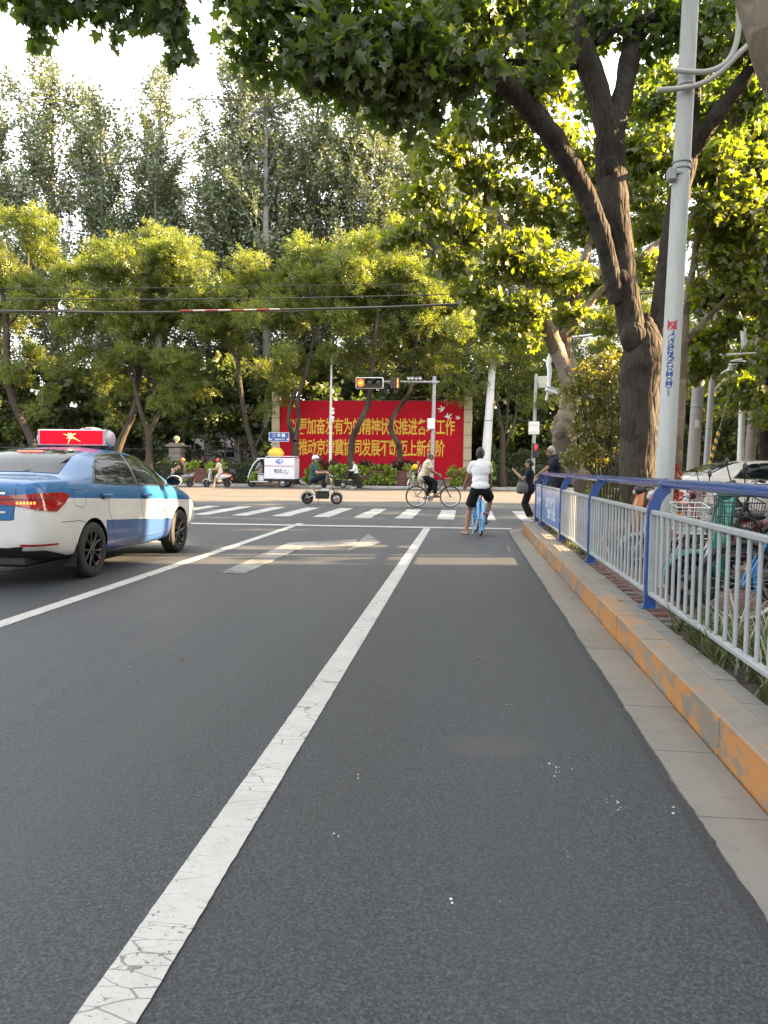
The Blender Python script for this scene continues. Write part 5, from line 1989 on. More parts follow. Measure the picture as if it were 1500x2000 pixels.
def car_body_mesh():
    ys = [r[0] for r in CARTAB]
    vs, fs = [], []
    NP = 12
    for y, zb, ws, wm, wb, zl, wr, zr, zt in CARTAB:
        top = zl
        prof = [(0, zb), (ws * .82, zb), (ws, zb + .05), (wm - .012, zb + .16 if zb < .3 else zb + .08), (wm, .56 if top > .8 else (zb + top) / 2), (wm - .002, .70 if top > .8 else (zb + top) / 2 + .04),
                (wm - .014 if top > .8 else wm - .03, min(.86, top - .05)), (wb, zl), (wb * .52 + wr * .48 + .012, zl * .5 + zr * .5), (wr, zr), (wr * .62, zr + (zt - zr) * .72), (0, zt)]
        for x, z in prof:
            vs.append((x, y, z))
        for x, z in prof[1:-1]:
            vs.append((-x, y, z))
    K = NP + NP - 2
    ring = list(range(NP)) + list(range(K - 1, NP - 1, -1))
    n = len(CARTAB)
    for i in range(n - 1):
        for j in range(K):
            a, b = ring[j], ring[(j + 1) % K]
            fs.append((i * K + a, i * K + b, (i + 1) * K + b, (i + 1) * K + a))
    for i, rev in ((0, False), (n - 1, True)):
        # end cap as strips between the two sides
        R_ = list(range(NP))
        L_ = [0] + list(range(NP, K)) + [NP - 1]
        for j in range(NP - 1):
            q = [R_[j], R_[j + 1], L_[j + 1], L_[j]]
            q = [i * K + k for k in dict.fromkeys(q)]
            fs.append(tuple(q if rev else q[::-1]))
    me = bpy.data.meshes.new('car_cage')
    me.from_pydata(vs, [], fs)
    o = bpy.data.objects.new('car_cage', me)
    COL.objects.link(o)
    s = o.modifiers.new('s', 'SUBSURF')
    s.levels = 3
    dg = bpy.context.evaluated_depsgraph_get()
    out = bpy.data.meshes.new_from_object(o.evaluated_get(dg))
    bpy.data.objects.remove(o)
    bm = bmesh.new()
    bm.from_mesh(out)
    bmesh.ops.recalc_face_normals(bm, faces=bm.faces)
    bv = BVHTree.FromBMesh(bm)
    # wheel arches
    for cy in (-1.30, 1.30):
        dele = []
        for f in bm.faces:
            c = f.calc_center_median()
            if abs(c.x) > .52 and math.hypot(c.y - cy, c.z - .31) < .355:
                dele.append(f)
        bmesh.ops.delete(bm, geom=dele, context='FACES')
        for e in [e for e in bm.edges if e.is_boundary]:
            for v in e.verts:
                d = Vector((0, v.co.y - cy, v.co.z - .31))
                if abs(v.co.x) > .50 and d.length < .46 and v.co.z > .20 and (d.z > 0 or abs(d.y) > .24):
                    d.normalize()
                    v.co.y, v.co.z = cy + d.y * .355, .31 + d.z * .355
    for f in bm.faces:
        f.smooth = True
    bm.to_mesh(out)
    bm.free()
    return out, bv


CAR_ME, CAR_BV = car_body_mesh()


def grid_cut(poly, g=.07):
    bm = bmesh.new()
    bm.faces.new([bm.verts.new((p[0], p[1], 0)) for p in poly])
    xs = [p[0] for p in poly]
    ys = [p[1] for p in poly]
    for ax, lo, hi in ((0, min(xs), max(xs)), (1, min(ys), max(ys))):
        k = math.floor(lo / g) + 1
        while k * g < hi:
            pl, no = [0, 0, 0], [0, 0, 0]
            pl[ax], no[ax] = k * g, 1
            bmesh.ops.bisect_plane(bm, geom=bm.verts[:] + bm.edges[:] + bm.faces[:], plane_co=pl, plane_no=no)
            k += 1
    bmesh.ops.triangulate(bm, faces=bm.faces)
    bm.verts.index_update()
    vs = [(v.co.x, v.co.y) for v in bm.verts]
    fs = [tuple(v.index for v in f.verts) for f in bm.faces]
    bm.free()
    return vs, fs


def project(vs, fs, view, off, thick=0.0):
    """lay 2D geometry onto the car body; view: R / L side (y,z), B rear (x,z), F front (x,z), T top (x,y)"""
    out = []
    last = None
    for a, b in vs:
        if view == 'R':
            o, d = Vector((3, a, b)), Vector((-1, 0, 0))
        elif view == 'L':
            o, d = Vector((-3, a, b)), Vector((1, 0, 0))
        elif view == 'B':
            o, d = Vector((a, -4, b)), Vector((0, 1, 0))
        elif view == 'F':
            o, d = Vector((a, 4, b)), Vector((0, -1, 0))
        elif view == 'RB':
            dd = Vector((-.72, .70, 0)).normalized()
            o, d = Vector((0, 0, b)) + Vector((.70, .72, 0)).normalized() * a - dd * 4, dd
        elif view == 'LB':
            dd = Vector((.72, .70, 0)).normalized()
            o, d = Vector((0, 0, b)) + Vector((-.70, .72, 0)).normalized() * a - dd * 4, dd
        else:
            o, d = Vector((a, b, 4)), Vector((0, 0, -1))
        h, nrm, _, _ = CAR_BV.ray_cast(o, d)
        if h is None:
            h = last if last is not None else o + d * 3.2
        else:
            if nrm.dot(d) > 0:
                nrm = -nrm
            h = h + nrm * off
        last = h
        out.append(h)
    return out, fs


def decal(name, poly, view, mat_, parent, off=.004, g=.07):
    vs, fs = grid_cut(poly, g)
    v3, fs = project(vs, fs, view, off)
    m = MB()
    m.add(v3, fs, 0, True)
    o = m.build(name, mat_, parent)
    return o


def seam(pts, w=.010):
    out = []
    for i, p in enumerate(pts):
        a = Vector((*pts[max(0, i - 1)], 0))
        b = Vector((*pts[min(len(pts) - 1, i + 1)], 0))
        t = (b - a).normalized()
        n = Vector((-t.y, t.x, 0)) * w / 2
        out.append((Vector((*p, 0)) + n, Vector((*p, 0)) - n))
    return [tuple(q[0])[:2] for q in out] + [tuple(q[1])[:2] for q in out[::-1]]


# taxi paint: blue over white over slate-blue, split along the body lines
TAXIP, _t, _b = newmat('taxi_paint')
_c = _t.coord()
_s = _t.sep(_c)
_ax = _t.math('ABSOLUTE', _s[0])
_up = _t.math('GREATER_THAN', _t.math('MULTIPLY_ADD', _s[1], .045, _s[2]), .825)
_rearlid = _t.math('MULTIPLY', _t.math('MULTIPLY', _t.math('LESS_THAN', _s[1], -2.0), _t.math('LESS_THAN', _ax, .585)), _t.math('GREATER_THAN', _s[2], .70))
_low = _t.math('MULTIPLY', _t.math('MULTIPLY', _t.math('LESS_THAN', _t.math('MULTIPLY_ADD', _s[1], .052, _s[2]), .570), _t.math('GREATER_THAN', _s[1], -1.0)), _t.math('LESS_THAN', _s[1], 1.18))
_n = _t.noise(_c, 300.0, 2.0)
_wd = _t.noise(_c, 2.0, 5.0, .6)
_blue = _t.mix(_n, (.016, .105, .27), (.026, .140, .34))
_blue2 = _t.mix(_n, (.030, .075, .22), (.042, .100, .27))
_wht = _t.mix(_t.step(_wd, .3, .7), (.55, .55, .54), (.64, .64, .62))
_lz = _t.step(_s[2], .22, .5)
_wht = _t.mix(_t.math('MULTIPLY', _t.math('SUBTRACT', 1.0, _lz), _t.math('MULTIPLY', _wd, .4)), _wht, (.30, .27, .23))
_cc = _t.mix(_low, _wht, _blue2)
_cc = _t.mix(_rearlid, _cc, _blue)
_cc = _t.mix(_up, _cc, _blue)
_cc = _t.mix(_t.math('MULTIPLY', _t.math('LESS_THAN', _s[1], -1.6), _t.math('LESS_THAN', _s[2], .30)), _cc, (.012, .012, .013))
_t.put(_b.inputs['Base Color'], _cc)
_t.put(_b.inputs['Metallic'], _t.math('MULTIPLY', _t.math('MAXIMUM', _up, _t.math('MAXIMUM', _rearlid, _low)), .08))
_t.put(_b.inputs['Roughness'], _t.math('MULTIPLY_ADD', _wd, .12, .30))
_b.inputs['Specular IOR Level'].default_value = .3
_b.inputs['Coat Weight'].default_value = .55
_b.inputs['Coat IOR'].default_value = 1.38
_b.inputs['Coat Roughness'].default_value = .03
_t.put(_b.inputs['Normal'], _t.bump(_t.noise(_c, 1.6, 2.0), .05, .05))
CARWHITE = M('white_car_paint', (.62, .62, .61), .25, 0, var=.04, vs=2, coat=1.0)
TRIM = M('black_trim', (.012, .012, .013), .35, coat=.3)
CHROME = M('chrome', (.65, .65, .66), .12, 1.0)
RIMBLACK = M('dark_alloy', (.022, .022, .024), .28, .6, coat=.5)
RIMSILV = M('silver_alloy', (.42, .42, .43), .3, .8)
AMBER = EM('lit_amber_leds', (1.0, .18, .02), .7)
BRAKE = EM('lit_brake_strip', (1.0, .12, .08), .35)
GLASSCAR, _t, _b = newmat('car_glass')
_b.inputs['Base Color'].default_value = (.004, .007, .010, 1)
_b.inputs['Roughness'].default_value = .02
_b.inputs['IOR'].default_value = 1.24
_b.inputs['Specular IOR Level'].default_value = .5
_t.put(_b.inputs['Coat Weight'], _t.math('MULTIPLY_ADD', _t.noise(_t.coord(), 3.0), .05, .0))
_b.inputs['Coat Roughness'].default_value = .02
_b.inputs['Coat IOR'].default_value = 1.5


def car_wheel_meshes(rim_m):
    r = .31
    t = MB()
    prof = [(r - .105, -.092), (r - .06, -.100), (r - .018, -.094), (r - .003, -.075), (r, -.05), (r - .006, -.047), (r - .006, -.040), (r, -.037), (r, -.006), (r - .006, -.003), (r - .006, .003), (r, .006), (r, .037), (r - .006, .040), (r - .006, .047), (r, .05), (r - .003, .075), (r - .018, .094), (r - .06, .100), (r - .105, .092)]
    t.lathe(prof, 48, (0, 0, 0), 'X')
    g = MB()
    g.lathe([(r - .104, -.09), (r - .100, .085), (r - .112, .086), (r - .125, .06), (r - .13, -.09)], 40, (0, 0, 0), 'X')
    for k in range(5):
        for s in (-1, 1):
            a = 2 * math.pi * k / 5 + s * .20
            b_ = 2 * math.pi * k / 5 + s * .32
            p0 = Vector((.062, .045 * math.cos(a), .045 * math.sin(a)))
            p1 = Vector((.070, .12 * math.cos(a), .12 * math.sin(a)))
            p2 = Vector((.076, .198 * math.cos(b_), .198 * math.sin(b_)))
            g.tube([p0, p1, p2], [.021, .017, .017], 6, True, 0, (1.0, .8))
    g.lathe([(0, .082), (.035, .082), (.05, .07), (.058, .05), (.058, -.02)], 20, (0, 0, 0), 'X')
    for k in range(5):
        a = 2 * math.pi * (k + .5) / 5
        g.tube([(.05, .052 * math.cos(a), .052 * math.sin(a)), (.078, .052 * math.cos(a), .052 * math.sin(a))], .010, 6)
    d = MB()
    d.lathe([(0, -.08), (r - .112, -.082)], 28, (0, 0, 0), 'X')
    d.lathe([(.0, .0), (.13, .0), (.135, -.01), (.135, -.02)], 28, (0, 0, 0), 'X')
    return t.mesh('tyre', RUBBER), g.mesh('rim', rim_m), d.mesh('brake_disc', M('brake_disc', (.018, .017, .016), .6, .3))


def make_car(label, loc, rz, paint, rim_m, taxi):
    root = thing('taxi' if taxi else 'parked_car', label, 'taxi' if taxi else 'car', loc, rz)
    me = CAR_ME.copy()
    me.materials.clear()
    me.materials.append(paint)
    link('body', me, root)
    # inner wheel wells and dark underside
    m = MB()
    for cy in (-1.30, 1.30):
        for s in (-1, 1):
            vs = []
            for k in range(17):
                a = R(-12 + 204 * k / 16)
                for x in (.86, .50):
                    vs.append((s * x, cy + .352 * math.cos(a), .31 + .352 * math.sin(a)))
            m.add(vs, [(2 * k, 2 * k + 1, 2 * k + 3, 2 * k + 2) for k in range(16)])
            m.add([(s * .50, cy, .27)] + [(s * .50, cy + .355 * math.cos(R(-12 + 204 * k / 16)), .31 + .355 * math.sin(R(-12 + 204 * k / 16))) for k in range(17)], [(0, k + 1, k + 2) for k in range(16)], 0, False)
    m.box((0, 0, .235), (1.5, 1.9, .02))
    m.box((0, -1.62, .29), (1.25, 1.1, .16), bev=.03)
    m.tube([(-.8, -1.3, .31), (.8, -1.3, .31)], .04, 8)
    m.build('wheel_housing', BLACK, root)
    ty, rm, bd = car_wheel_meshes(rim_m)
    for cy in (-1.30, 1.30):
        for s in (-1, 1):
            w = link('wheel', None, root, (s * .795, cy, .31), (rng.uniform(0, 6), 0, 0 if s > 0 else math.pi))
            link('tyre', ty, w)
            link('rim', rm, w)
            link('brake_disc', bd, w)
    flap = MB()
    for s in (-1, 1):
        flap.box((s * .79, -1.665, .30), (.17, .012, .28))
    for s in (-1, 1):
        flap.box((s * .80, .925, .27), (.14, .012, .16))
    for k, (vv, ff) in enumerate(((0, 0),)):
        pass
    for s in (1,):
        for y, z, h in ((-1.665, .30, .28), (.93, .27, .16)):
            m = MB()
            m.box((s * .795, y, z), (.17, .012, h), bev=.004)
            m.build('mud_flap', RUBBER, root)
    side_trim = [(-1.20, 1.052), (-1.06, 1.16), (-.86, 1.30), (-.66, 1.372), (-.40, 1.405), (0, 1.412), (.38, 1.395), (.60, 1.335), (.80, 1.205), (.97, 1.06), (1.04, .985), (.83, .968), (.2, .99), (-.5, 1.015)]
    rear_g = [(-1.13, 1.062), (-1.0, 1.17), (-.83, 1.30), (-.66, 1.352), (-.40, 1.382), (.0, 1.388), (-.06, 1.022), (-.5, 1.034)]
    front_g = [(.07, 1.386), (.36, 1.37), (.57, 1.315), (.76, 1.19), (.90, 1.06), (.93, .995), (.78, .988), (.02, 1.014)]
    for v in ('R', 'L'):
        f = decal('window_frame', side_trim, v, TRIM, root, .003)
        decal('pane', rear_g, v, GLASSCAR, f, .007, .05)
        decal('pane', front_g, v, GLASSCAR, f, .007, .05)
        m = MB()
        v3, fs = project(*grid_cut(seam([(-.80, 1.05), (-.93, 1.20), (-.97, 1.245)], .024), .05), v, .009)
        m.add(v3, fs)
        v3, fs = project(*grid_cut(seam([(-1.15, 1.056), (-.5, 1.024), (.2, .998), (.85, .974)], .016), .08), v, .010)
        m.add(v3, fs)
        m.build('window_divider', TRIM, f)
        for pts in ([(-.02, 1.40), (-.03, 1.02), (-.02, .7), (.02, .34)], [(-.86, 1.05), (-.90, .85), (-.93, .72), (-.86, .62), (-.80, .45), (-.72, .34), (.3, .33), (1.04, .35)], [(1.05, .97), (1.10, .8), (1.10, .5), (1.02, .35)], [(-1.95, .66), (-1.6, .655), (-1.48, .63)]):
            decal('panel_gap', seam(pts, .007), v, BLACK, root, .0016, .05)
        for hy, hz in ((-.99 + .02, .905), (.13, .87)):
            h = MB()
            s = 1 if v == 'R' else -1
            h.tube([(s * .888, hy - .10, hz), (s * .925, hy - .07, hz + .004), (s * .928, hy + .05, hz + .002), (s * .890, hy + .09, hz)], [.012, .017, .017, .012], 8)
            h.build('door_handle', paint, root)
            decal('handle_recess', [(hy - .07 + .075 * math.cos(a), hz - .012 + .032 * math.sin(a)) for a in np.linspace(0, 2 * math.pi, 13)[:-1]], v, TRIM, root, .002, .05)
    # fuel flap
    lp_ = [(-1.70, .95), (-1.69, .83), (-1.55, .79), (-1.44, .82), (-1.43, .96), (-1.50, .985), (-1.66, .985), (-1.70, .95)]
    decal('panel_gap', seam(lp_, .006), 'R', BLACK, root, .0014, .05)
    # rear window, lid gap, lamps
    rw = decal('rear_window', [(-.66, 1.155), (-.58, 1.30), (-.50, 1.405), (-.2, 1.425), (.2, 1.425), (.50, 1.405), (.58, 1.30), (.66, 1.155), (.3, 1.172), (-.3, 1.172)], 'B', GLASSCAR, root, .005, .05)
    decal('brake_light', [(-.15, 1.388), (.15, 1.388), (.15, 1.402), (-.15, 1.402)], 'B', BRAKE if taxi else REDLENS, rw, .010, .05)
    decal('panel_gap', seam([(.60, 1.06), (.60, .95), (.585, .80), (.55, .70), (0, .69), (-.55, .70), (-.585, .80), (-.60, .95), (-.60, 1.06)], .009), 'B', BLACK, root, .0016, .05)
    for v, s in (('RB', 1), ('LB', -1)):
        # u along the corner diagonal: 0.70*x + 0.72*y
        U = lambda x, y: .7003 * x + .7139 * y
        L = decal('tail_light', [(U(.20, -2.33), .925), (U(.30, -2.33), .86), (U(.55, -2.3), .845), (U(.72, -2.20), .80), (U(.84, -2.02), .775), (U(.875, -1.90), .85), (U(.885, -1.80), .935), (U(.87, -1.92), .965), (U(.76, -2.18), .965), (U(.5, -2.3), .945)], v, REDLENS, root, .010, .04)
        if taxi and s > 0:
            for k in range(6):
                x0 = .56 + k * .026
                decal('led', [(U(x0, -2.28 + k * .012), .858), (U(x0 + .016, -2.275 + k * .012), .858), (U(x0 + .016, -2.275 + k * .012), .880), (U(x0, -2.28 + k * .012), .880)], v, AMBER, L, .016, .03)
        decal('lamp_divider', seam([(U(.30, -2.33), .905), (U(.55, -2.3), .905), (U(.72, -2.2), .90), (U(.82, -2.05), .915)], .010), v, TRIM, L, .013, .04)
        decal('reflector', [(U(.60, -2.30), .440), (U(.84, -2.0), .432), (U(.85, -1.99), .452), (U(.6, -2.30), .462)], v, REDLENS, root, .006, .04)
    decal('rear_diffuser', [(-.66, .44), (-.6, .34), (.6, .34), (.66, .44), (.5, .425), (-.5, .425)], 'B', TRIM, root, .006, .05)
    for v in ('RB', 'LB'):
        U = lambda x, y: .7003 * x + .7139 * y
        decal('bumper_valance', [(U(.3, -2.3), .40), (U(.60, -2.28), .395), (U(.74, -2.12), .395), (U(.82, -1.9), .335), (U(.84, -1.70), .27), (U(.80, -1.70), .235), (U(.6, -2.2), .30), (U(.3, -2.3), .33)], v, TRIM, root, .007, .04)
    decal('chrome_strip', [(-.5, .955), (.5, .955), (.5, .975), (-.5, .975)], 'B', CHROME, root, .012, .06)
    # windscreen, grille, headlights
    decal('windscreen', [(-.68, 1.03), (-.56, 1.385), (0, 1.41), (.56, 1.385), (.68, 1.03), (0, 1.06)], 'F', GLASSCAR, root, .005, .06)
    decal('grille', [(-.45, .46), (.45, .46), (.5, .62), (-.5, .62)], 'F', TRIM, root, .006, .06)
    for s in (-1, 1):
        decal('headlight', [(s * .50, .66), (s * .78, .72), (s * .72, .60), (s * .52, .58)], 'F', M('headlight_lens', (.5, .52, .55), .08, coat=1), root, .008, .05)
        h = MB()
        h.ell((s * 1.0, .80, 1.045), (.115, .07, .078), (0, 0, s * -.15), 14, 8)
        h.tube([(s * .86, .86, .985), (s * .95, .83, 1.01)], [.035, .03], 8)
        mi = h.build('mirror', paint if not taxi else CARWHITE, root)
        h = MB()
        h.ell((s * 1.005, .742, 1.045), (.098, .012, .063), (0, 0, s * -.12), 14, 6)
        h.build('mirror_glass', GLASSCAR, mi)
        h = MB()
        h.ell((s * 1.0, .785, 1.045), (.112, .055, .074), (0, 0, s * -.15), 14, 8)
        h.build('mirror_shell', TRIM, mi)
    if taxi:
        TXT = M('door_lettering', (.018, .03, .045), .5, var=.2)
        for k, ch in enumerate('石市交通'):
            th = R(62 - k * 40)
            cy, cz = .555 - .155 * math.sin(th) * 1.05, .585 + .105 * math.cos(th)
            vs, fs = text_mesh(ch, .085, .0)
            ca, sa = math.cos(th), math.sin(th)
            pts = [(cy + (p[0] * ca - p[1] * sa), cz + (p[0] * sa + p[1] * ca)) for p in vs]
            v3, fs = project(pts, fs, 'R', .004)
            m = MB()
            m.add(v3, fs, 0, False)
            m.build('door_lettering', TXT, root)
        vs, fs = text_mesh('129', .105, .002, 'CENTER', 1.0, 1.25)
        v3, fs = project([(.555 + p[0], .583 + p[1]) for p in vs], fs, 'R', .004)
        m = MB()
        m.add(v3, fs, 0, False)
        m.build('door_number', TXT, root)
        # roof lamp with red display
        sy, sz = .02, 1.497
        SIGN = M('lilac_grey_plastic', (.42, .42, .50), .4, coat=.3)
        m = MB()
        prof = [(-.13, .0), (.13, .0), (.12, .08), (.085, .155), (.03, .197), (-.04, .205), (-.115, .200), (-.13, .19)]
        m.prism([(p[0], p[1]) for p in prof], .90, (Vector((-.45, sy, sz)), UY, UZ, UX))
        m.ell((.45, sy, sz + .085), (.055, .125, .105), seg=14, rings=8)
        m.ell((-.45, sy, sz + .085), (.055, .125, .105), seg=14, rings=8)
        m.ell((.18, sy + .03, sz + .185), (.17, .08, .055), seg=16, rings=8)
        lamp = m.build('roof_lamp', SIGN, root)
        m = MB()
        for s in (-1, 1):
            m.box((s * .3, sy, sz - .015), (.14, .12, .05), bev=.01)
        m.build('lamp_foot', BLACK, root)
        LED, _t, _b = newmat('red_led_display')
        _c = _t.coord()
        _v = _t.voro(_t.mapv(_c, (110, 110, 110)), 1.0)
        _s = _t.sep(_c)
        _wv = _t.math('MULTIPLY', _t.math('SINE', _t.math('MULTIPLY', _s[0], 420)), _t.math('SINE', _t.math('MULTIPLY', _s[2], 420)))
        _b.inputs['Base Color'].default_value = (.02, .001, .002, 1)
        _b.inputs['Specular IOR Level'].default_value = .05
        _b.inputs['Emission Color'].default_value = (1.0, .010, .028, 1)
        _t.put(_b.inputs['Emission Strength'], _t.math('MULTIPLY_ADD', _wv, .05, .155))
        m = MB()
        m.box((0, sy - .135, sz + .10), (.84, .012, .172))
        m.build('display', LED, lamp)
        STAR = EM('lit_yellow_star', (1.0, .62, .12), .5)
        CORE = EM('lit_star_core', (1.0, .92, .55), .8)
        m = MB()
        c = Vector((-.005, sy - .1425, sz + .118))
        for a, l in ((95, .045), (60, .05), (25, .09), (-28, .16), (-62, .05), (-108, .12), (-150, .07), (165, .11), (130, .06)):
            d = Vector((math.cos(R(a)), 0, math.sin(R(a))))
            n = Vector((-d.z, 0, d.x))
            m.add([c + n * .009, c + d * l, c - n * .009], [(0, 1, 2)], 0, False)
        m.build('star_rays', STAR, lamp)
        m = MB()
        m.lathe([(0, -.001), (.019, -.001)], 14, c, 'Y')
        m.build('star_core', CORE, lamp)
        text_obj('lamp_text', 'TAXI', .05, M('red_sign_text', (.4, .03, .05), .5), lamp, (.18, sy - .062, sz + .205), UX, UZ, .003)
        decal('number_plate', [(-.22, .74), (.22, .74), (.22, .87), (-.22, .87)], 'B', M('green_white_plate', (.45, .6, .5), .5), root, .008, .08)
        MX = M('badge_silver', (.5, .52, .55), .3, .7)
        decal('badge', [(.44, .770), (.50, .770), (.50, .788), (.44, .788)], 'B', MX, root, .006, .05)
    return root


taxi = make_car('blue and white taxi with a red lit roof sign, number 129 on its door', (-5.01, 9.45, 0), 0, TAXIP, RIMBLACK, True)
pc = dp(1500, 930, 20.2)
wcar = make_car('white sedan car standing at the right edge behind the parked bikes', (7.15, 19.6, 0), R(-77), CARWHITE, RIMSILV, False)
wcar.scale = (1.02, 1.04, 1.05)


# ================================================================== TWO AND THREE WHEELERS
def wheel(parent, c, r, tw, tyre_m, rim_m, spokes=0, cast=0, axis_rot=0.0):
    """wheel > tyre, rim turning about the x axis through c"""
    w = link('wheel', None, parent, c, (rng.uniform(0, 6), 0, axis_rot))
    t = MB()
    t.torus((0, 0, 0), r - tw, tw, 'X', 32, 10)
    t.build('tyre', tyre_m, w)
    g = MB()
    ri = r - 2 * tw
    g.lathe([(ri + .006, -tw * .7), (ri - .012, -tw * .5), (ri - .016, 0), (ri - .012, tw * .5), (ri + .006, tw * .7)], 32, (0, 0, 0), 'X')
    if spokes:
        g.tube([(-.035, 0, 0), (.035, 0, 0)], .022, 8)
        for k in range(spokes):
            a = 2 * math.pi * k / spokes
            o = .35 if k % 2 else -.35
            s = .028 if (k // 2) % 2 else -.028
            g.tube([(s, .02 * math.cos(a + o), .02 * math.sin(a + o)), (0, ri * math.cos(a), ri * math.sin(a))], .0022, 3, False)
    if cast:
        g.lathe([(0, -.06), (.07, -.06), (.085, -.03), (.085, .03), (.07, .06), (0, .06)], 16, (0, 0, 0), 'X')
        for k in range(cast):
            a = 2 * math.pi * k / cast
            g.tube([(0, .07 * math.cos(a), .07 * math.sin(a)), (0, ri * math.cos(a + .25), ri * math.sin(a + .25))], [.020, .014], 6)
    g.build('rim', rim_m, w)
    return w


def arc_strip(m, c, r, a0, a1, w, th=.006, n=12, mi=0):
    """mudguard: a curved strip about the x axis"""
    pts = [(c[0], c[1] + r * math.cos(R(a0 + (a1 - a0) * k / n)), c[2] + r * math.sin(R(a0 + (a1 - a0) * k / n))) for k in range(n + 1)]
    vs, fs = [], []
    for k, p in enumerate(pts):
        a = R(a0 + (a1 - a0) * k / n)
        dn = Vector((0, math.cos(a), math.sin(a)))
        for x, d in ((-w, -.02), (-w * .6, .0), (w * .6, .0), (w, -.02), (w, -.02 - th), (-w, -.02 - th)):
            q = Vector(p) + dn * d + Vector((x, 0, 0))
            vs.append(q)
    for k in range(n):
        for j in range(6):
            a, b = k * 6 + j, k * 6 + (j + 1) % 6
            fs.append((a, b, b + 6, a + 6))
    fs += [tuple(range(6)), tuple(n * 6 + j for j in range(5, -1, -1))]
    m.add(vs, fs, mi, True)


def wire_basket(parent, c, size, mat_, taper=.85, r=.003, nx=6, nz=4, solid=False):
    cx, cy, cz = c
    lx, ly, lz = size
    m = MB()

    def ringp(k):
        s = taper + (1 - taper) * k
        z = cz + lz * k
        return [Vector((cx + sx * lx / 2 * s, cy + sy * ly / 2 * s, z)) for sx, sy in ((-1, -1), (1, -1), (1, 1), (-1, 1))]
    if solid:
        a, b = ringp(0), ringp(1)
        m.add(a + b, [(0, 1, 5, 4), (1, 2, 6, 5), (2, 3, 7, 6), (3, 0, 4, 7), (3, 2, 1, 0)], 0, False)
        for i in range(4):
            m.tube([b[i], b[(i + 1) % 4]], .012, 6)
        for k in (.33, .66):
            q = ringp(k)
            for i in range(4):
                m.tube([q[i], q[(i + 1) % 4]], .006, 4)
    else:
        for k in np.linspace(0, 1, nz):
            q = ringp(k)
            rr = r * (1.8 if k in (0.0, 1.0) else 1)
            for i in range(4):
                m.tube([q[i], q[(i + 1) % 4]], rr, 5)
        a, b = ringp(0), ringp(1)
        for i in range(4):
            for t in np.linspace(0, 1, nx):
                m.tube([a[i].lerp(a[(i + 1) % 4], t), b[i].lerp(b[(i + 1) % 4], t)], r, 4)
        for t in np.linspace(0, 1, nx):
            m.tube([a[0].lerp(a[1], t), a[3].lerp(a[2], t)], r, 4)
    return m.build('basket', mat_, parent)


def handlebar(parent, y, z, w=.62, mat_=None, back=.12, rise=.05, mirrors=True):
    m = MB()
    m.tube([(-w / 2, y - back, z + rise * .6), (-w * .32, y - back * .5, z + rise), (0, y, z), (w * .32, y - back * .5, z + rise), (w / 2, y - back, z + rise * .6)], .013, 8)
    hb_ = m.build('handlebar', mat_ or BLACK, parent)
    for s in (-1, 1):
        m = MB()
        m.tube([(s * w * .36, y - back * .65, z + rise * .9), (s * w / 2 * 1.02, y - back * 1.02, z + rise * .6)], .019, 8)
        m.tube([(s * w * .36, y - back * .62, z + rise * .85), (s * w * .37, y - back * .3, z + rise * .8), (s * w * .5, y - back * .35, z + rise * .5)], .006, 5)
        m.build('grip', BLACK, hb_)
    if mirrors:
        for s in (-1, 1):
            m = MB()
            m.tube([(s * w * .34, y - back * .5, z + rise), (s * w * .42, y - .02, z + rise + .14)], .006, 5)
            m.ell((s * w * .45, y - .02, z + rise + .17), (.058, .014, .036), seg=10, rings=6)
            m.build('mirror', BLACK, hb_)
    return hb_


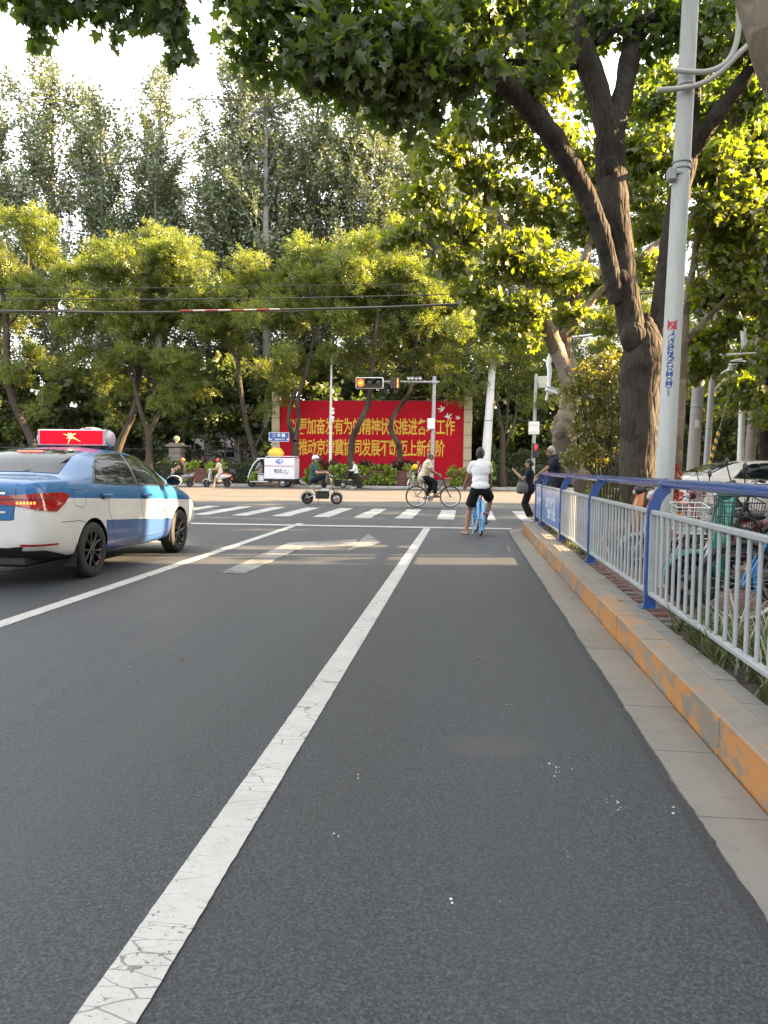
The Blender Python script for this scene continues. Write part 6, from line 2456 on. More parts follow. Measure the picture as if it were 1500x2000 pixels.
def scooter(label, loc, rz, body, accent, basket=None, topbox=False, shield=True, lean=0.0, group=None, legs=None, seatm=None, name='scooter', cat='scooter', wr=.215, mirrors=True, lamp=True):
    """step-through electric scooter: leg shield, floorboard, seat hump, two small wheels; faces +y"""
    root = thing(name, label, cat, loc, 0, group, rot=(0, lean, rz))
    fy, ry = .60, -.58
    wheel(root, (0, fy, wr), wr, .045, RUBBER, RIMSILV if accent is None else accent, 0, 6)
    wheel(root, (0, ry, wr), wr, .05, RUBBER, RIMBLACK, 0, 6)
    m = MB()
    for s in (-1, 1):
        m.tube([(s * .065, fy, wr), (s * .06, fy - .07, .44), (s * .04, fy - .12, .56)], .016, 8)
    m.tube([(0, fy - .10, .52), (0, fy - .24, 1.0)], .024, 8)
    m.build('fork', STEEL, root)
    m = MB()
    arc_strip(m, (0, fy, wr), wr + .035, 15, 150, .062)
    m.build('front_mudguard', body, root)
    m = MB()
    arc_strip(m, (0, ry, wr), wr + .05, 30, 190, .065)
    m.build('rear_mudguard', BLACK, root)
    if shield:
        # shield: lofted, convex to the front, narrower at the neck
        vs, fs = [], []
        rows = [(.40, .30, .13, .05), (.42, .40, .18, .07), (.43, .52, .205, .08), (.41, .66, .205, .09), (.385, .80, .18, .09), (.36, .92, .13, .08), (.35, 1.0, .10, .06)]
        nn = 9
        for y, z, w_, d in rows:
            for k in range(nn):
                u = -1 + 2 * k / (nn - 1)
                vs.append((u * w_, y + d * (1 - u * u), z))
        for y, z, w_, d in rows:
            for k in range(nn):
                u = -1 + 2 * k / (nn - 1)
                vs.append((u * w_ * .96, y + d * (1 - u * u) * .7 - .035, z))
        nr = len(rows)
        for i in range(nr - 1):
            for k in range(nn - 1):
                a = i * nn + k
                fs.append((a, a + 1, a + nn + 1, a + nn))
                b = nr * nn + a
                fs.append((b + nn, b + nn + 1, b + 1, b))
            for k in (0, nn - 1):
                a = i * nn + k
                b = nr * nn + a
                fs.append((a, a + nn, b + nn, b) if k == 0 else (b, b + nn, a + nn, a))
        m = MB()
        m.add(vs, fs)
        m.build('leg_shield', legs or body, root)
    m = MB()
    m.ell((0, .37, .99), (.12, .11, .075), seg=14, rings=8)
    nac = m.build('headset', BLACK if body is ORANGE else body, root)
    if lamp:
        m = MB()
        m.ell((0, .455, .965), (.062, .03, .045), seg=12, rings=6)
        m.build('headlight', M('lamp_glass', (.45, .47, .5), .08, coat=1), nac)
    handlebar(root, .34, 1.03, .64, BLACK, .10, .03, mirrors)
    m = MB()
    m.box((0, .12, .285), (.30, .62, .06), bev=.02)
    m.box((0, .12, .235), (.24, .55, .08), bev=.02)
    m.build('floorboard', BLACK, root)
    m = MB()
    sp = smooth_path([(0, -.10, .30, .10), (0, -.14, .48, .12), (0, -.24, .60, .135), (0, -.48, .64, .12), (0, -.72, .66, .07), (0, -.82, .69, .03)], 4)
    m.tube([p[:3] for p in sp], [p[3] for p in sp], 14, True, 0, (1.15, 1.0))
    m.build('tail_body', body, root)
    m = MB()
    m.ell((0, -.22, .745), (.14, .20, .055), seg=14, rings=8)
    m.ell((0, -.52, .765), (.13, .20, .055), seg=14, rings=8)
    m.build('seat', seatm or M('seat_leather', (.020, .018, .017), .5), root)
    m = MB()
    m.tube([(.10, -.62, .72), (.11, -.80, .80), (0, -.86, .83), (-.11, -.80, .80), (-.10, -.62, .72)], .011, 6)
    m.build('grab_rail', STEEL, root)
    m = MB()
    m.ell((0, -.83, .66), (.06, .03, .03), seg=10, rings=6)
    m.box((0, -.86, .50), (.14, .01, .10))
    m.build('tail_lamp', REDLENS, root)
    m = MB()
    m.tube([(.05, -.05, .22), (.20, -.02, .02)], .009, 6)
    m.build('stand', BLACK, root)
    for s in (-1, 1):
        m = MB()
        m.tube([(s * .06, ry, wr), (s * .08, -.2, .30)], .02, 6)
        m.build('swing_arm', BLACK, root)
    if basket is not None:
        wire_basket(root, (0, .66, .66), (.34, .26, .22), basket, solid=(basket is BLACK))
    if topbox:
        m = MB()
        m.box((0, -.88, .92), (.38, .32, .30), bev=.06)
        m.build('top_box', BLACK, root)
    return root


def moped(label, loc, rz, frame_m, fender_m, basket=True, lean=0.0, group=None, name='electric_moped', cat='moped', bat=None):
    """small-wheeled electric bike: swept tube frame, battery box, saddle, basket; faces +y"""
    wr = .20
    root = thing(name, label, cat, loc, 0, group, rot=(0, lean, rz))
    fy, ry = .51, -.46
    wheel(root, (0, fy, wr), wr, .042, RUBBER, RIMSILV, 0, 5)
    wheel(root, (0, ry, wr), wr, .046, RUBBER, RIMBLACK, 0, 6)
    m = MB()
    for s in (-1, 1):
        m.tube([(s * .055, fy, wr), (s * .05, fy - .09, .46), (s * .03, fy - .13, .56)], .014, 8)
    m.build('fork', BLACK, root)
    m = MB()
    m.tube([(0, fy - .12, .53), (0, fy - .20, .80), (0, fy - .26, 1.02)], [.034, .028, .022], 8)
    for s in (-1, 1):
        sp = smooth_path([(s * .02, fy - .15, .62, .02), (s * .06, .24, .42, .02), (s * .075, .05, .30, .02), (s * .075, -.16, .34, .02), (s * .07, -.28, .50, .02), (s * .07, -.46, .60, .018), (s * .06, -.68, .62, .014)], 4)
        m.tube([p[:3] for p in sp], .019, 7)
        m.tube([(s * .07, ry, wr), (s * .075, -.20, .32)], .018, 6)
        m.tube([(s * .07, ry, wr), (s * .07, -.50, .58)], .012, 6)
    m.tube([(0, -.20, .38), (0, -.26, .70)], .022, 8)
    m.build('frame', frame_m, root)
    m = MB()
    arc_strip(m, (0, fy, wr), wr + .04, 10, 160, .06)
    m.build('front_mudguard', fender_m, root)
    m = MB()
    arc_strip(m, (0, ry, wr), wr + .045, 25, 190, .065)
    m.build('rear_mudguard', fender_m, root)
    m = MB()
    m.box((0, .04, .31), (.20, .46, .25), bev=.03)
    m.box((0, .06, .435), (.26, .36, .03), bev=.01)
    m.build('battery_box', bat or BLACK, root)
    m = MB()
    m.ell((0, -.24, .735), (.11, .16, .05), seg=14, rings=8)
    m.ell((0, -.33, .74), (.125, .09, .055), seg=14, rings=8)
    m.build('saddle', BLACK, root)
    m = MB()
    m.box((0, -.53, .645), (.20, .34, .045), bev=.02)
    m.build('rear_seat', BLACK, root)
    m = MB()
    m.tube([(.09, -.45, .64), (.09, -.68, .74), (0, -.72, .80), (-.09, -.68, .74), (-.09, -.45, .64)], .010, 6)
    m.build('grab_rail', STEEL, root)
    handlebar(root, .25, 1.0, .62, BLACK, .13, .06)
    m = MB()
    m.ell((0, .33, .93), (.055, .05, .055), seg=12, rings=7)
    m.build('headlight', fender_m, root)
    m = MB()
    m.tube([(.05, -.05, .26), (.17, -.12, .015)], .010, 6)
    m.build('stand', BLACK, root)
    m = MB()
    m.tube([(-.20, .10, .24), (.20, .10, .24)], .012, 6)
    m.build('foot_peg', BLACK, root)
    m = MB()
    m.ell((0, -.71, .58), (.05, .025, .025), seg=10, rings=6)
    m.build('tail_lamp', REDLENS, root)
    if basket:
        wire_basket(root, (0, .55, .60), (.34, .26, .22), BLACK, solid=True)
    return root


def bicycle(label, loc, rz, frame_m, r=.335, wb=1.08, rack=None, basket=None, tyre_m=None, fender_m=None, lean=0.0, step=True, group=None, solidrim=None, crank=.6, spokes=24, bmat=None, chainguard=None, steer=0.0):
    """city bicycle facing +y; origin midway between the wheels"""
    root = thing('bicycle', label, 'bicycle', loc, 0, group, rot=(0, lean, rz))
    fy, ry = wb / 2, -wb / 2
    tyre_m = tyre_m or RUBBER
    rim_m = solidrim or STEEL
    wheel(root, (0, fy, r), r, .019, tyre_m, rim_m, spokes, 0, steer)
    wheel(root, (0, ry, r), r, .019, tyre_m, rim_m, spokes)
    bb = Vector((0, ry + .44, .28))
    head_b, head_t = Vector((0, fy - .16, .66)), Vector((0, fy - .22, .84))
    seat_t = Vector((0, ry + .27, .72))
    m = MB()
    if step:
        sp = smooth_path([(*head_b, .02), (0, head_b.y - .2, .45, .02), (*(bb + Vector((0, .05, .05))), .02), (*bb, .02)], 4)
        m.tube([p[:3] for p in sp], .021, 8)
        sp = smooth_path([(*head_t, .016), (0, head_b.y - .22, .60, .016), (0, bb.y + .02, .46, .016), (0, bb.y - .06, .46, .016)], 4)
        m.tube([p[:3] for p in sp], .015, 8)
    else:
        m.tube([head_b, bb], .020, 8)
        m.tube([head_t, seat_t - Vector((0, -.02, .05))], .017, 8)
    m.tube([bb, seat_t], .018, 8)
    m.tube([head_b, head_t + Vector((0, -.01, .03))], .023, 8)
    for s in (-1, 1):
        m.tube([(s * .04, bb.y, bb.z), (s * .055, ry, r)], .010, 6)
        m.tube([(s * .02, seat_t.y + .02, seat_t.z - .1), (s * .055, ry, r)], .009, 6)
    m.build('frame', frame_m, root)
    m = MB()
    for s in (-1, 1):
        m.tube([(s * .045, fy, r), (s * .045, fy - .10, .52), (s * .03, fy - .15, .66)], .012, 7)
    m.tube([head_t, (0, fy - .26, 1.0)], .014, 8)
    m.build('fork', frame_m, root)
    if fender_m is not None:
        m = MB()
        arc_strip(m, (0, fy, r), r + .03, -25, 140, .03)
        m.build('front_mudguard', fender_m, root)
        m = MB()
        arc_strip(m, (0, ry, r), r + .03, 25, 215, .03)
        m.build('rear_mudguard', fender_m, root)
        m = MB()
        m.ell((0, ry - (r + .035) * math.cos(R(20)), r + (r + .035) * math.sin(R(20))), (.022, .012, .03), seg=8, rings=6)
        m.build('reflector', REDLENS, root)
    handlebar(root, fy - .27, 1.0, .56, BLACK if bmat is None else bmat, .17, .07, False)
    m = MB()
    m.tube([seat_t, seat_t + Vector((0, -.04, .16))], .013, 8)
    m.ell(seat_t + Vector((0, -.09, .19)), (.10, .10, .042), seg=14, rings=8)
    m.ell(seat_t + Vector((0, .05, .19)), (.035, .13, .03), seg=12, rings=8)
    m.build('saddle', BLACK, root)
    m = MB()
    m.lathe([(.085, -.006), (.095, 0), (.085, .006), (.02, .006), (.02, -.006)], 20, (.055, bb.y, bb.z), 'X')
    ca, sa = math.cos(crank), math.sin(crank)
    for s in (-1, 1):
        e = Vector((s * .09, bb.y + s * .165 * ca, bb.z + s * .165 * sa))
        m.tube([(s * .07, bb.y, bb.z), e], .010, 6)
        m.box(e + Vector((s * .05, 0, 0)), (.09, .08, .025), bev=.005)
    m.tube([(-.09, bb.y, bb.z), (.09, bb.y, bb.z)], .012, 6)
    m.build('crank', STEEL, root)
    if chainguard is not None:
        m = MB()
        m.tube([(.06, bb.y + .08, bb.z + .03), (.06, ry + .05, r + .03)], [.055, .035], 8, True, 0, (.25, 1))
        m.build('chain_guard', chainguard, root)
    if rack is not None:
        m = MB()
        m.box((0, ry - .02, r + .42), (.16, .44, .035), bev=.01)
        m.build('rear_carrier', rack, root)
        m = MB()
        for s in (-1, 1):
            m.tube([(s * .06, ry - .12, r + .40), (s * .06, ry, r)], .006, 5)
        m.build('carrier_stay', STEEL, root)
    if basket is not None:
        wire_basket(root, (0, fy + .06, .72), (.36, .28, .24), basket)
    m = MB()
    m.tube([(-.06, ry + .12, r - .02), (-.16, ry + .02, .015)], .008, 6)
    m.build('kick_stand', STEEL, root)
    return root


CYAN = M('pale_teal_enamel', (.055, .16, .175), .3, coat=.5)
IVORY = M('ivory_enamel', (.36, .355, .33), .3, coat=.6)
GREYB = M('grey_scooter_paint', (.16, .17, .175), .3, .2, coat=.6)
TEAL = M('teal_plastic', (.012, .17, .125), .28, coat=.6)
ORANGE = M('orange_plastic', (.42, .12, .010), .3, coat=.6)
SKYB = M('sky_blue_enamel', (.13, .40, .72), .3, coat=.5)
BIKEBLUE = M('bright_blue_enamel', (.04, .22, .52), .3, coat=.5)
DARKRED = M('dark_red_enamel', (.12, .012, .018), .25, coat=.8)
BROWNW = M('brown_carrier', (.22, .13, .08), .7, var=.25, vs=20)
PURPTY = M('dull_purple_tyre', (.035, .022, .045), .6)

# moving and waiting riders' machines
GX = gp(626, 985)
green_m = moped('pale moped with teal mudguards and a black front basket crossing the junction', (GX.x + .02, GX.y, .004), R(-90 + 8), IVORY, CYAN)
BK = gp(846, 991)
beige_b = bicycle('black roadster bicycle with a brown rear carrier on the crosswalk', (BK.x, BK.y, .004), R(-90 + 10), M('black_frame', (.02, .02, .022), .3, coat=.5), .345, 1.10, rack=BROWNW, tyre_m=PURPTY, fender_m=None, step=True, crank=.2)
WB = (.245, 14.98, .004)
white_b = bicycle('sky blue shared bicycle stopped at the white stop line', WB, R(5), SKYB, .315, 1.0, tyre_m=RUBBER, fender_m=SKYB, lean=R(2), solidrim=SKYB, crank=2.2, spokes=18, step=True, steer=R(8))
G1 = gp(351, 952)
grey_s = scooter('grey scooter with orange badge behind the taxi mirror', (G1.x, G1.y, .004), R(92), GREYB, None, mirrors=False)
G2 = gp(424, 952)
moto = scooter('small white and orange scooter with a black top box by the left planter', (G2.x, G2.y, .004), R(90), M('white_scooter', (.6, .6, .6), .3, coat=.5), RIMBLACK, topbox=True, seatm=M('orange_seat', (.45, .10, .02), .5), mirrors=False)
G3 = gp(687, 954)
black_s = moped('black moped with a dark basket waiting by the kerb before the hoarding', (G3.x, G3.y, .004), R(90), BLACK, BLACK)
G4 = gp(812, 957)
yb = bicycle('pale green bicycle with a front basket waiting left of the beige cyclist', (G4.x, G4.y, .004), R(150), M('pale_green_frame', (.40, .46, .42), .4), .31, 1.0, basket=STEEL, fender_m=STEEL)

# delivery tricycle
TC = (gp(506, 951) + gp(572, 953)) / 2
tri = thing('cargo_tricycle', 'white delivery tricycle with a tall cargo box and open cab', 'tricycle', (TC.x - .25, TC.y, .004), R(88))
WHITET = M('tricycle_white', (.62, .63, .70), .35, coat=.4)
wheel(tri, (0, 1.20, .25), .25, .055, RUBBER, RIMBLACK, 0, 5)
for s in (-1, 1):
    wheel(tri, (s * .46, -.80, .27), .27, .06, RUBBER, RIMSILV, 0, 6)
m = MB()
m.box((0, -.62, 1.10), (1.16, 1.78, 1.20), bev=.02)
m.build('cargo_box', WHITET, tri)
m = MB()
m.box((-.592, -.62, 1.25), (.012, 1.76, .035))
m.build('red_stripe', M('red_stripe', (.5, .02, .05), .5), tri)
m = MB()
for s in (-1, 1):
    m.tube([(s * .5, .2, 1.70), (s * .5, .17, 1.80), (s * .5, -.5, 1.80), (s * .5, -1.42, 1.80), (s * .5, -1.46, 1.70)], .018, 6)
m.tube([(.5, -1.42, 1.80), (-.5, -1.42, 1.80)], .018, 6)
m.tube([(.5, .17, 1.80), (-.5, .17, 1.80)], .018, 6)
m.build('roof_rack', WHITET, tri)
TTXT = M('dark_print', (.05, .05, .06), .5)
TBLU = M('blue_print', (.02, .10, .42), .5)
m = MB()
m.prism([(.22 * math.cos(a), .13 * math.sin(a)) for a in np.linspace(0, 2 * math.pi, 25)[:-1]], .008, (Vector((-.588, -.62, 1.52)), -UY, UZ, -UX))
m.build('blue_oval', TBLU, tri)
text_obj('oval_text', '快递', .17, M('white_box_print', (.7, .7, .72), .5), tri, (-.599, -.62, 1.52), -UY, UZ, .006)
text_obj('small_text', '— — —  — — —', .035, TTXT, tri, (-.592, -.62, 1.345), -UY, UZ, .002)
text_obj('box_text', '韵达', .24, TTXT, tri, (-.592, -.56, .95), -UY, UZ, .004)
m = MB()
pts = [(-.592, -1.0 - .17 * math.cos(R(a)), .97 + .13 * math.sin(R(a))) for a in range(195, 346, 15)]
m.tube(pts, .014, 5)
c0 = Vector((-.594, -1.0, .99))
m.add([c0 + Vector((0, -math.sin(a) * r_, math.cos(a) * r_)) for a, r_ in [(k * math.pi / 5, .065 if k % 2 == 0 else .028) for k in range(10)]], [tuple(range(10))], 0, False)
for s in (-1, 1):
    m.ell((-.594, -1.0 + s * .17, 1.0), (.004, .018, .018), seg=8, rings=4)
m.build('smile_mark', TTXT, tri)
# cab: windscreen hoop, roof, front cowl, floor, bench
m = MB()
for s in (-1, 1):
    sp = smooth_path([(s * .42, 1.28, .50, .03), (s * .46, 1.18, .85, .03), (s * .47, .92, 1.35, .03), (s * .48, .62, 1.62, .03), (s * .49, .28, 1.68, .03)], 4)
    m.tube([p[:3] for p in sp], .03, 7, True, 0, (1.2, 1))
    m.tube([(s * .48, .62, .45), (s * .48, .62, .80), (s * .48, .30, .80), (s * .48, .30, .45)], .018, 6)
    m.tube([(s * .46, 1.08, .42), (s * .46, 1.08, .80), (s * .44, .92, .80), (s * .44, .92, .42)], .018, 6)
m.box((0, .62, .33), (.96, 1.1, .06), bev=.01)
m.box((0, .50, 1.675), (1.0, .55, .03), bev=.01)
m.build('cab_frame', WHITET, tri)
m = MB()
vs, fs = [], []
for (y, z, w_) in ((1.34, .42, .30), (1.36, .60, .40), (1.28, .85, .44), (1.20, .95, .45)):
    for u in np.linspace(-1, 1, 7):
        vs.append((u * w_, y - .10 * u * u, z))
for i in range(3):
    for k in range(6):
        a = i * 7 + k
        fs.append((a, a + 1, a + 8, a + 7))
m.add(vs, fs)
arc_strip(m, (0, 1.2, .25), .31, 10, 150, .09)
m.build('front_cowl', WHITET, tri)
m = MB()
vs = [(u * .44, 1.21 - .05 * u * u, .95) for u in np.linspace(-1, 1, 5)] + [(u * .44, .64, 1.63) for u in np.linspace(-1, 1, 5)]
m.add(vs, [(k, k + 1, k + 6, k + 5) for k in range(4)])
WG, _t, _b = newmat('clear_windscreen')
_b.inputs['Base Color'].default_value = (.75, .80, .80, 1)
_t.put(_b.inputs['Roughness'], _t.math('MULTIPLY', _t.noise(_t.coord(), 5.0), .06))
_b.inputs['Transmission Weight'].default_value = 1.0
_b.inputs['IOR'].default_value = 1.01
m.build('windscreen', WG, tri)
m = MB()
m.box((0, .54, .55), (.8, .36, .34), bev=.02)
m.build('seat_box', WHITET, tri)
m = MB()
m.box((0, .54, .75), (.8, .36, .08), bev=.03)
m.build('bench', BLACK, tri)
m = MB()
m.tube([(0, 1.20, .25), (0, 1.08, .95)], .03, 8)
m.box((0, -.6, .42), (.7, 1.7, .10))
m.tube([(-.46, -.8, .27), (.46, -.8, .27)], .035, 8)
m.build('chassis', BLACK, tri)
handlebar(tri, 1.05, .98, .66, BLACK, .10, .05)
tri_q = Matrix.Translation(Vector(tri.location)) @ Matrix.Rotation(R(88), 4, 'Z')
# yellow sack on its roof
m = MB()
m.ell((0, 0, .12), (.46, .42, .34), seg=26, rings=16)
vs2 = []
for p in m.v:
    q = Vector(p)
    d = noise.noise(q * 4.0) * .10 + noise.noise(q * 9.0 + Vector((3, 1, 2))) * .05
    q *= 1 + d
    q.z = max(q.z, -.10)
    vs2.append(tuple(q))
m.v = vs2
sk_ = m.build('sack', M('yellow_sheet', (.62, .42, .05), .45, var=.15, vs=4, bump=.3, bs=9))
sk_.location = tri_q @ Vector((0, -.25, 1.86))
tag(sk_, 'crumpled yellow wrapped bundle on the roof rack of the delivery tricycle', 'bundle')

# bikes and scooters parked behind the railing, noses to the road
park = 'bikes parked behind the railing'
pz = HK - .004
bicycle('bright blue shared bicycle nearest the camera behind the railing', (2.42, 5.62, pz), R(84), BIKEBLUE, .31, 1.0, fender_m=BLACK, group=park, basket=BLACK, solidrim=STEEL, lean=R(-6), spokes=16)
teal = scooter('teal shared electric bike with a white wire basket behind the railing', (2.36, 6.25, pz), R(86), TEAL, RIMBLACK, basket=WHITEMETAL, group=park, lean=R(-5), name='electric_bike', cat='electric bike', wr=.235)
m = MB()
m.prism([(.36, .34), (.47, .50), (.50, .66), (.44, .84), (.36, .98), (.33, .98), (.36, .80), (.38, .62), (.34, .46), (.28, .34)], .06, (Vector((-.03, 0, 0)), UY, UZ, UX))
m.build('black_spine', BLACK, teal)
bicycle('dark bicycle with blue top tube sleeve crammed beside the teal electric bike', (2.95, 5.95, pz), R(80), BLACK, .31, 1.0, fender_m=BIKEBLUE, group=park, basket=STEEL, lean=R(-7), spokes=16, step=False)
scooter('dark red scooter half hidden by the numbered pole', (2.60, 7.95, pz), R(88), DARKRED, None, group=park, lean=R(-5))
bicycle('black bicycle with a steel basket behind the numbered pole', (2.75, 7.15, pz), R(84), BLACK, .32, 1.04, fender_m=BLACK, group=park, basket=STEEL, lean=R(-6), spokes=16)
scooter('ivory white scooter behind the grey bars left of the numbered pole', (2.40, 8.95, pz), R(95), IVORY, None, group=park, lean=R(-5), mirrors=False).scale = (.82, .82, .82)
scooter('orange scooter with black headset behind the railing before the big dark tree', (2.45, 9.75, pz), R(88), ORANGE, RIMBLACK, group=park, lean=R(-4)).scale = (.85, .85, .85)
bicycle('teal framed bicycle leaning among the scooters below the white car', (3.45, 7.5, pz), R(82), TEAL, .32, 1.04, fender_m=BLACK, group=park, basket=STEEL, lean=R(-8), spokes=16)
for o in [o for o in scene.objects if o.parent is None and o.get('group') == park and o.scale.x > .99]:
    k = .93 if o.name.startswith(('electric', 'bicycle')) else .88
    o.scale = (k, k, k)
# ================================================================== PEOPLE
def ik(a, b, l1, l2, hint):
    """middle joint of a two-bone limb from a to b, bent towards hint; returns joint and reached end"""
    a, b, hint = Vector(a), Vector(b), Vector(hint)
    d = b - a
    L = min(d.length, (l1 + l2) * .998)
    t = d.normalized()
    b = a + t * L
    x = (l1 * l1 - l2 * l2 + L * L) / (2 * L)
    h = math.sqrt(max(1e-6, l1 * l1 - x * x))
    n = hint - t * hint.dot(t)
    n = n.normalized() if n.length > 1e-6 else t.orthogonal().normalized()
    return a + t * x + n * h, b


def remesh(mb, mat_, name, parent, vox=.011, smooth=3, wrinkle=0.0):
    me = mb.mesh(name, mat_)
    o = bpy.data.objects.new('tmp', me)
    COL.objects.link(o)
    r = o.modifiers.new('r', 'REMESH')
    r.mode = 'VOXEL'
    r.voxel_size = vox
    s = o.modifiers.new('s', 'SMOOTH')
    s.factor = .5
    s.iterations = smooth
    out = bpy.data.meshes.new_from_object(o.evaluated_get(bpy.context.evaluated_depsgraph_get()))
    bpy.data.objects.remove(o)
    out.name = name
    if wrinkle:
        n = len(out.vertices)
        co = np.empty(n * 3, np.float32)
        no = np.empty(n * 3, np.float32)
        out.vertices.foreach_get('co', co)
        out.vertices.foreach_get('normal', no)
        co, no = co.reshape(-1, 3), no.reshape(-1, 3)
        d = np.array([noise.noise(Vector((p[0] * 7, p[1] * 7, p[2] * 15))) + .5 * noise.noise(Vector((p[0] * 17, p[1] * 17, p[2] * 24))) for p in co])
        co = co + no * (d * wrinkle)[:, None]
        out.vertices.foreach_set('co', co.astype(np.float32).ravel())
    out.polygons.foreach_set('use_smooth', [True] * len(out.polygons))
    return link(name, out, parent)


_hidden = False
SKIN = [M('skin_tan', (.30, .165, .105), .5, var=.10, vs=9, spec=.35), M('skin_light', (.40, .25, .175), .5, var=.08, vs=9, spec=.35)]
HAIRB = M('black_hair', (.011, .010, .010), .45, var=.3, vs=40)
HAIRG = M('grey_hair', (.42, .41, .38), .6, var=.3, vs=40)
HAIRSP = M('greying_hair', (.07, .07, .068), .6, var=.5, vs=60)
EYEM = M('eye_dark', (.012, .010, .009), .3)
LIPM = M('lip', (.26, .10, .08), .5)


def cloth(name, c, var=.10):
    return M(name, c, .85, var=var, vs=6, bump=.35, bs=14, spec=.25)


def person(label, loc, rz, pel, lean, hands, feet, skin=0, H=1.68, head=(0, 0), side=0.0, top=None, sleeve=.55, bottom=None, leg=1.0, shoes=None, hair=HAIRB, hairk='short', helmet=None, grip=True, elbow=(-1, .3), knee=(.15, 1), vox=.012, female=False, group=None, collar=None, sandal=False, twist=0.0, foot_dir=None, glasses=False, hem=None, loose=1.0, broad=1.0):
    """pel pelvis point; lean forward angle; hands (L,R) and feet (L,R) targets in the person's own frame (faces +y)"""
    root = thing('person', label, 'person', loc, rz, group)
    s = H / 1.70
    sk = SKIN[skin]
    pel = Vector(pel)
    la, ls = R(lean), R(side)
    up = Vector((math.sin(ls), math.sin(la), math.cos(la) * math.cos(ls))).normalized()
    fw = Vector((0, math.cos(la), -math.sin(la)))
    rt = Vector((math.cos(R(twist)), math.sin(R(twist)), 0))
    rt = (rt - up * rt.dot(up)).normalized()
    fr = up.cross(rt)
    sp_rot = Matrix((rt, fr, up)).transposed()
    waist = pel + up * .16 * s
    chest = pel + up * .36 * s + fr * -.01
    neck = pel + up * .515 * s + fr * -.012 * s
    sw = (.160 if female else .180) * s * broad
    sh = {-1: neck + rt * -sw - up * .055 * s, 1: neck + rt * sw - up * .055 * s}
    hp = {-1: pel + rt * -.088 * s - up * .02, 1: pel + rt * .088 * s - up * .02}
    hy, hpit = R(head[0]), R(head[1])
    hup = (up * .45 + Vector((0, 0, 1)) * .55).normalized()
    hc = neck + hup * .155 * s + fr * (.025 + .012 * abs(lean) / 20) * s
    hrot = Matrix.Rotation(hy, 3, 'Z') @ Matrix.Rotation(hpit, 3, 'X')
    el, wr, kn, an = {}, {}, {}, {}
    for k, sd in enumerate((-1, 1)):
        hint = Vector((sd * .55, elbow[1] - .6, elbow[0])) if not isinstance(elbow, dict) else Vector(elbow[sd])
        el[sd], wr[sd] = ik(sh[sd], hands[k], .285 * s, .255 * s, hint)
        ft = Vector(feet[k]) + Vector((0, -.03, .075 * s))
        kh = Vector((sd * knee[0], knee[1], 0)) if not isinstance(knee, dict) else Vector(knee[sd])
        kn[sd], an[sd] = ik(hp[sd], ft, .425 * s, .415 * s, kh)
    k_ = s

    def torso(m, e, bottom_only=False, top_only=False):
        if not top_only:
            m.ell(pel + up * .02, (.155 * k_ + e, .118 * k_ + e, .125 * k_ + e), sp_rot, 14, 10)
        if not bottom_only:
            m.ell(waist + up * .02, (.140 * k_ + e, .105 * k_ + e, .16 * k_ + e), sp_rot, 14, 10)
            m.ell(chest, (.160 * k_ + e, .112 * k_ + e, .185 * k_ + e), sp_rot, 14, 10)
            m.capsule(sh[-1] + rt * .02, sh[1] - rt * .02, .062 * k_ + e, .062 * k_ + e)
            m.capsule(neck - up * .05, neck + up * .0, .072 * k_ + e, .055 * k_ + e)
    # ---- body: one continuous surface
    m = MB()
    torso(m, -.004)
    m.capsule(neck - up * .03, hc - hup * .03, .052 * k_, .048 * k_)
    m.ell(hc + hup * .018, (.073 * k_, .092 * k_, .098 * k_), hrot, 16, 12)
    m.ell(hc + hrot @ Vector((0, .022, -.062)) * k_, (.052 * k_, .060 * k_, .052 * k_), hrot, 12, 8)
    m.capsule(hc + hrot @ Vector((0, .086, .005)) * k_, hc + hrot @ Vector((0, .104, -.024)) * k_, .010 * k_, .015 * k_, 8)
    m.capsule(hc + hrot @ Vector((-.03, .074, -.068)) * k_, hc + hrot @ Vector((.03, .074, -.068)) * k_, .014 * k_, .014 * k_, 8)
    for sd in (-1, 1):
        m.ell(hc + hrot @ Vector((sd * .074, -.004, -.008)) * k_, (.013, .022, .034), hrot, 8, 6)
        m.capsule(sh[sd], el[sd], .050 * k_, .040 * k_)
        m.capsule(el[sd], wr[sd], .040 * k_, .028 * k_)
        m.capsule(hp[sd], kn[sd], .083 * k_, .056 * k_)
        mid = kn[sd].lerp(an[sd], .3)
        m.capsule(kn[sd], mid + Vector((0, -.012, 0)), .054 * k_, .055 * k_)
        m.capsule(mid + Vector((0, -.012, 0)), an[sd], .055 * k_, .035 * k_)
        fd = Vector((sd * .12, 1, 0)).normalized() if foot_dir is None else Vector(foot_dir[0 if sd < 0 else 1]).normalized()
        sole = an[sd] - Vector((0, 0, .045 * k_))
        m.capsule(sole - fd * .045, sole + fd * .10, .034 * k_, .034 * k_)
        m.capsule(sole + fd * .10, sole + fd * .155 + Vector((0, 0, -.008)), .034 * k_, .024 * k_)
        # hand: palm, four fingers of unequal length, thumb
        fdir = (wr[sd] - el[sd]).normalized()
        side = rt * sd
        palm_n = fdir.cross(side).normalized()
        if palm_n.z > 0:
            palm_n = -palm_n
        acr = palm_n.cross(fdir).normalized()
        if acr.dot(rt) * sd > 0:
            acr = -acr            # towards the thumb (inwards)
        pc_ = wr[sd] + fdir * .045
        m.capsule(wr[sd], pc_ + fdir * .02, .027 * k_, .030 * k_)
        for q in range(4):
            b0 = pc_ + fdir * .040 + acr * (.024 - .0165 * q)
            ln = (.040, .046, .043, .034)[q]
            if grip:
                m1 = b0 + fdir * ln * .6 + palm_n * .022
                m2 = m1 + palm_n * .026 - fdir * .018
            else:
                m1 = b0 + fdir * ln + palm_n * .006
                m2 = m1 + fdir * ln * .6 + palm_n * .014
            m.capsule(b0, m1, .0105, .0098, 6)
            m.capsule(m1, m2, .0098, .0090, 6)
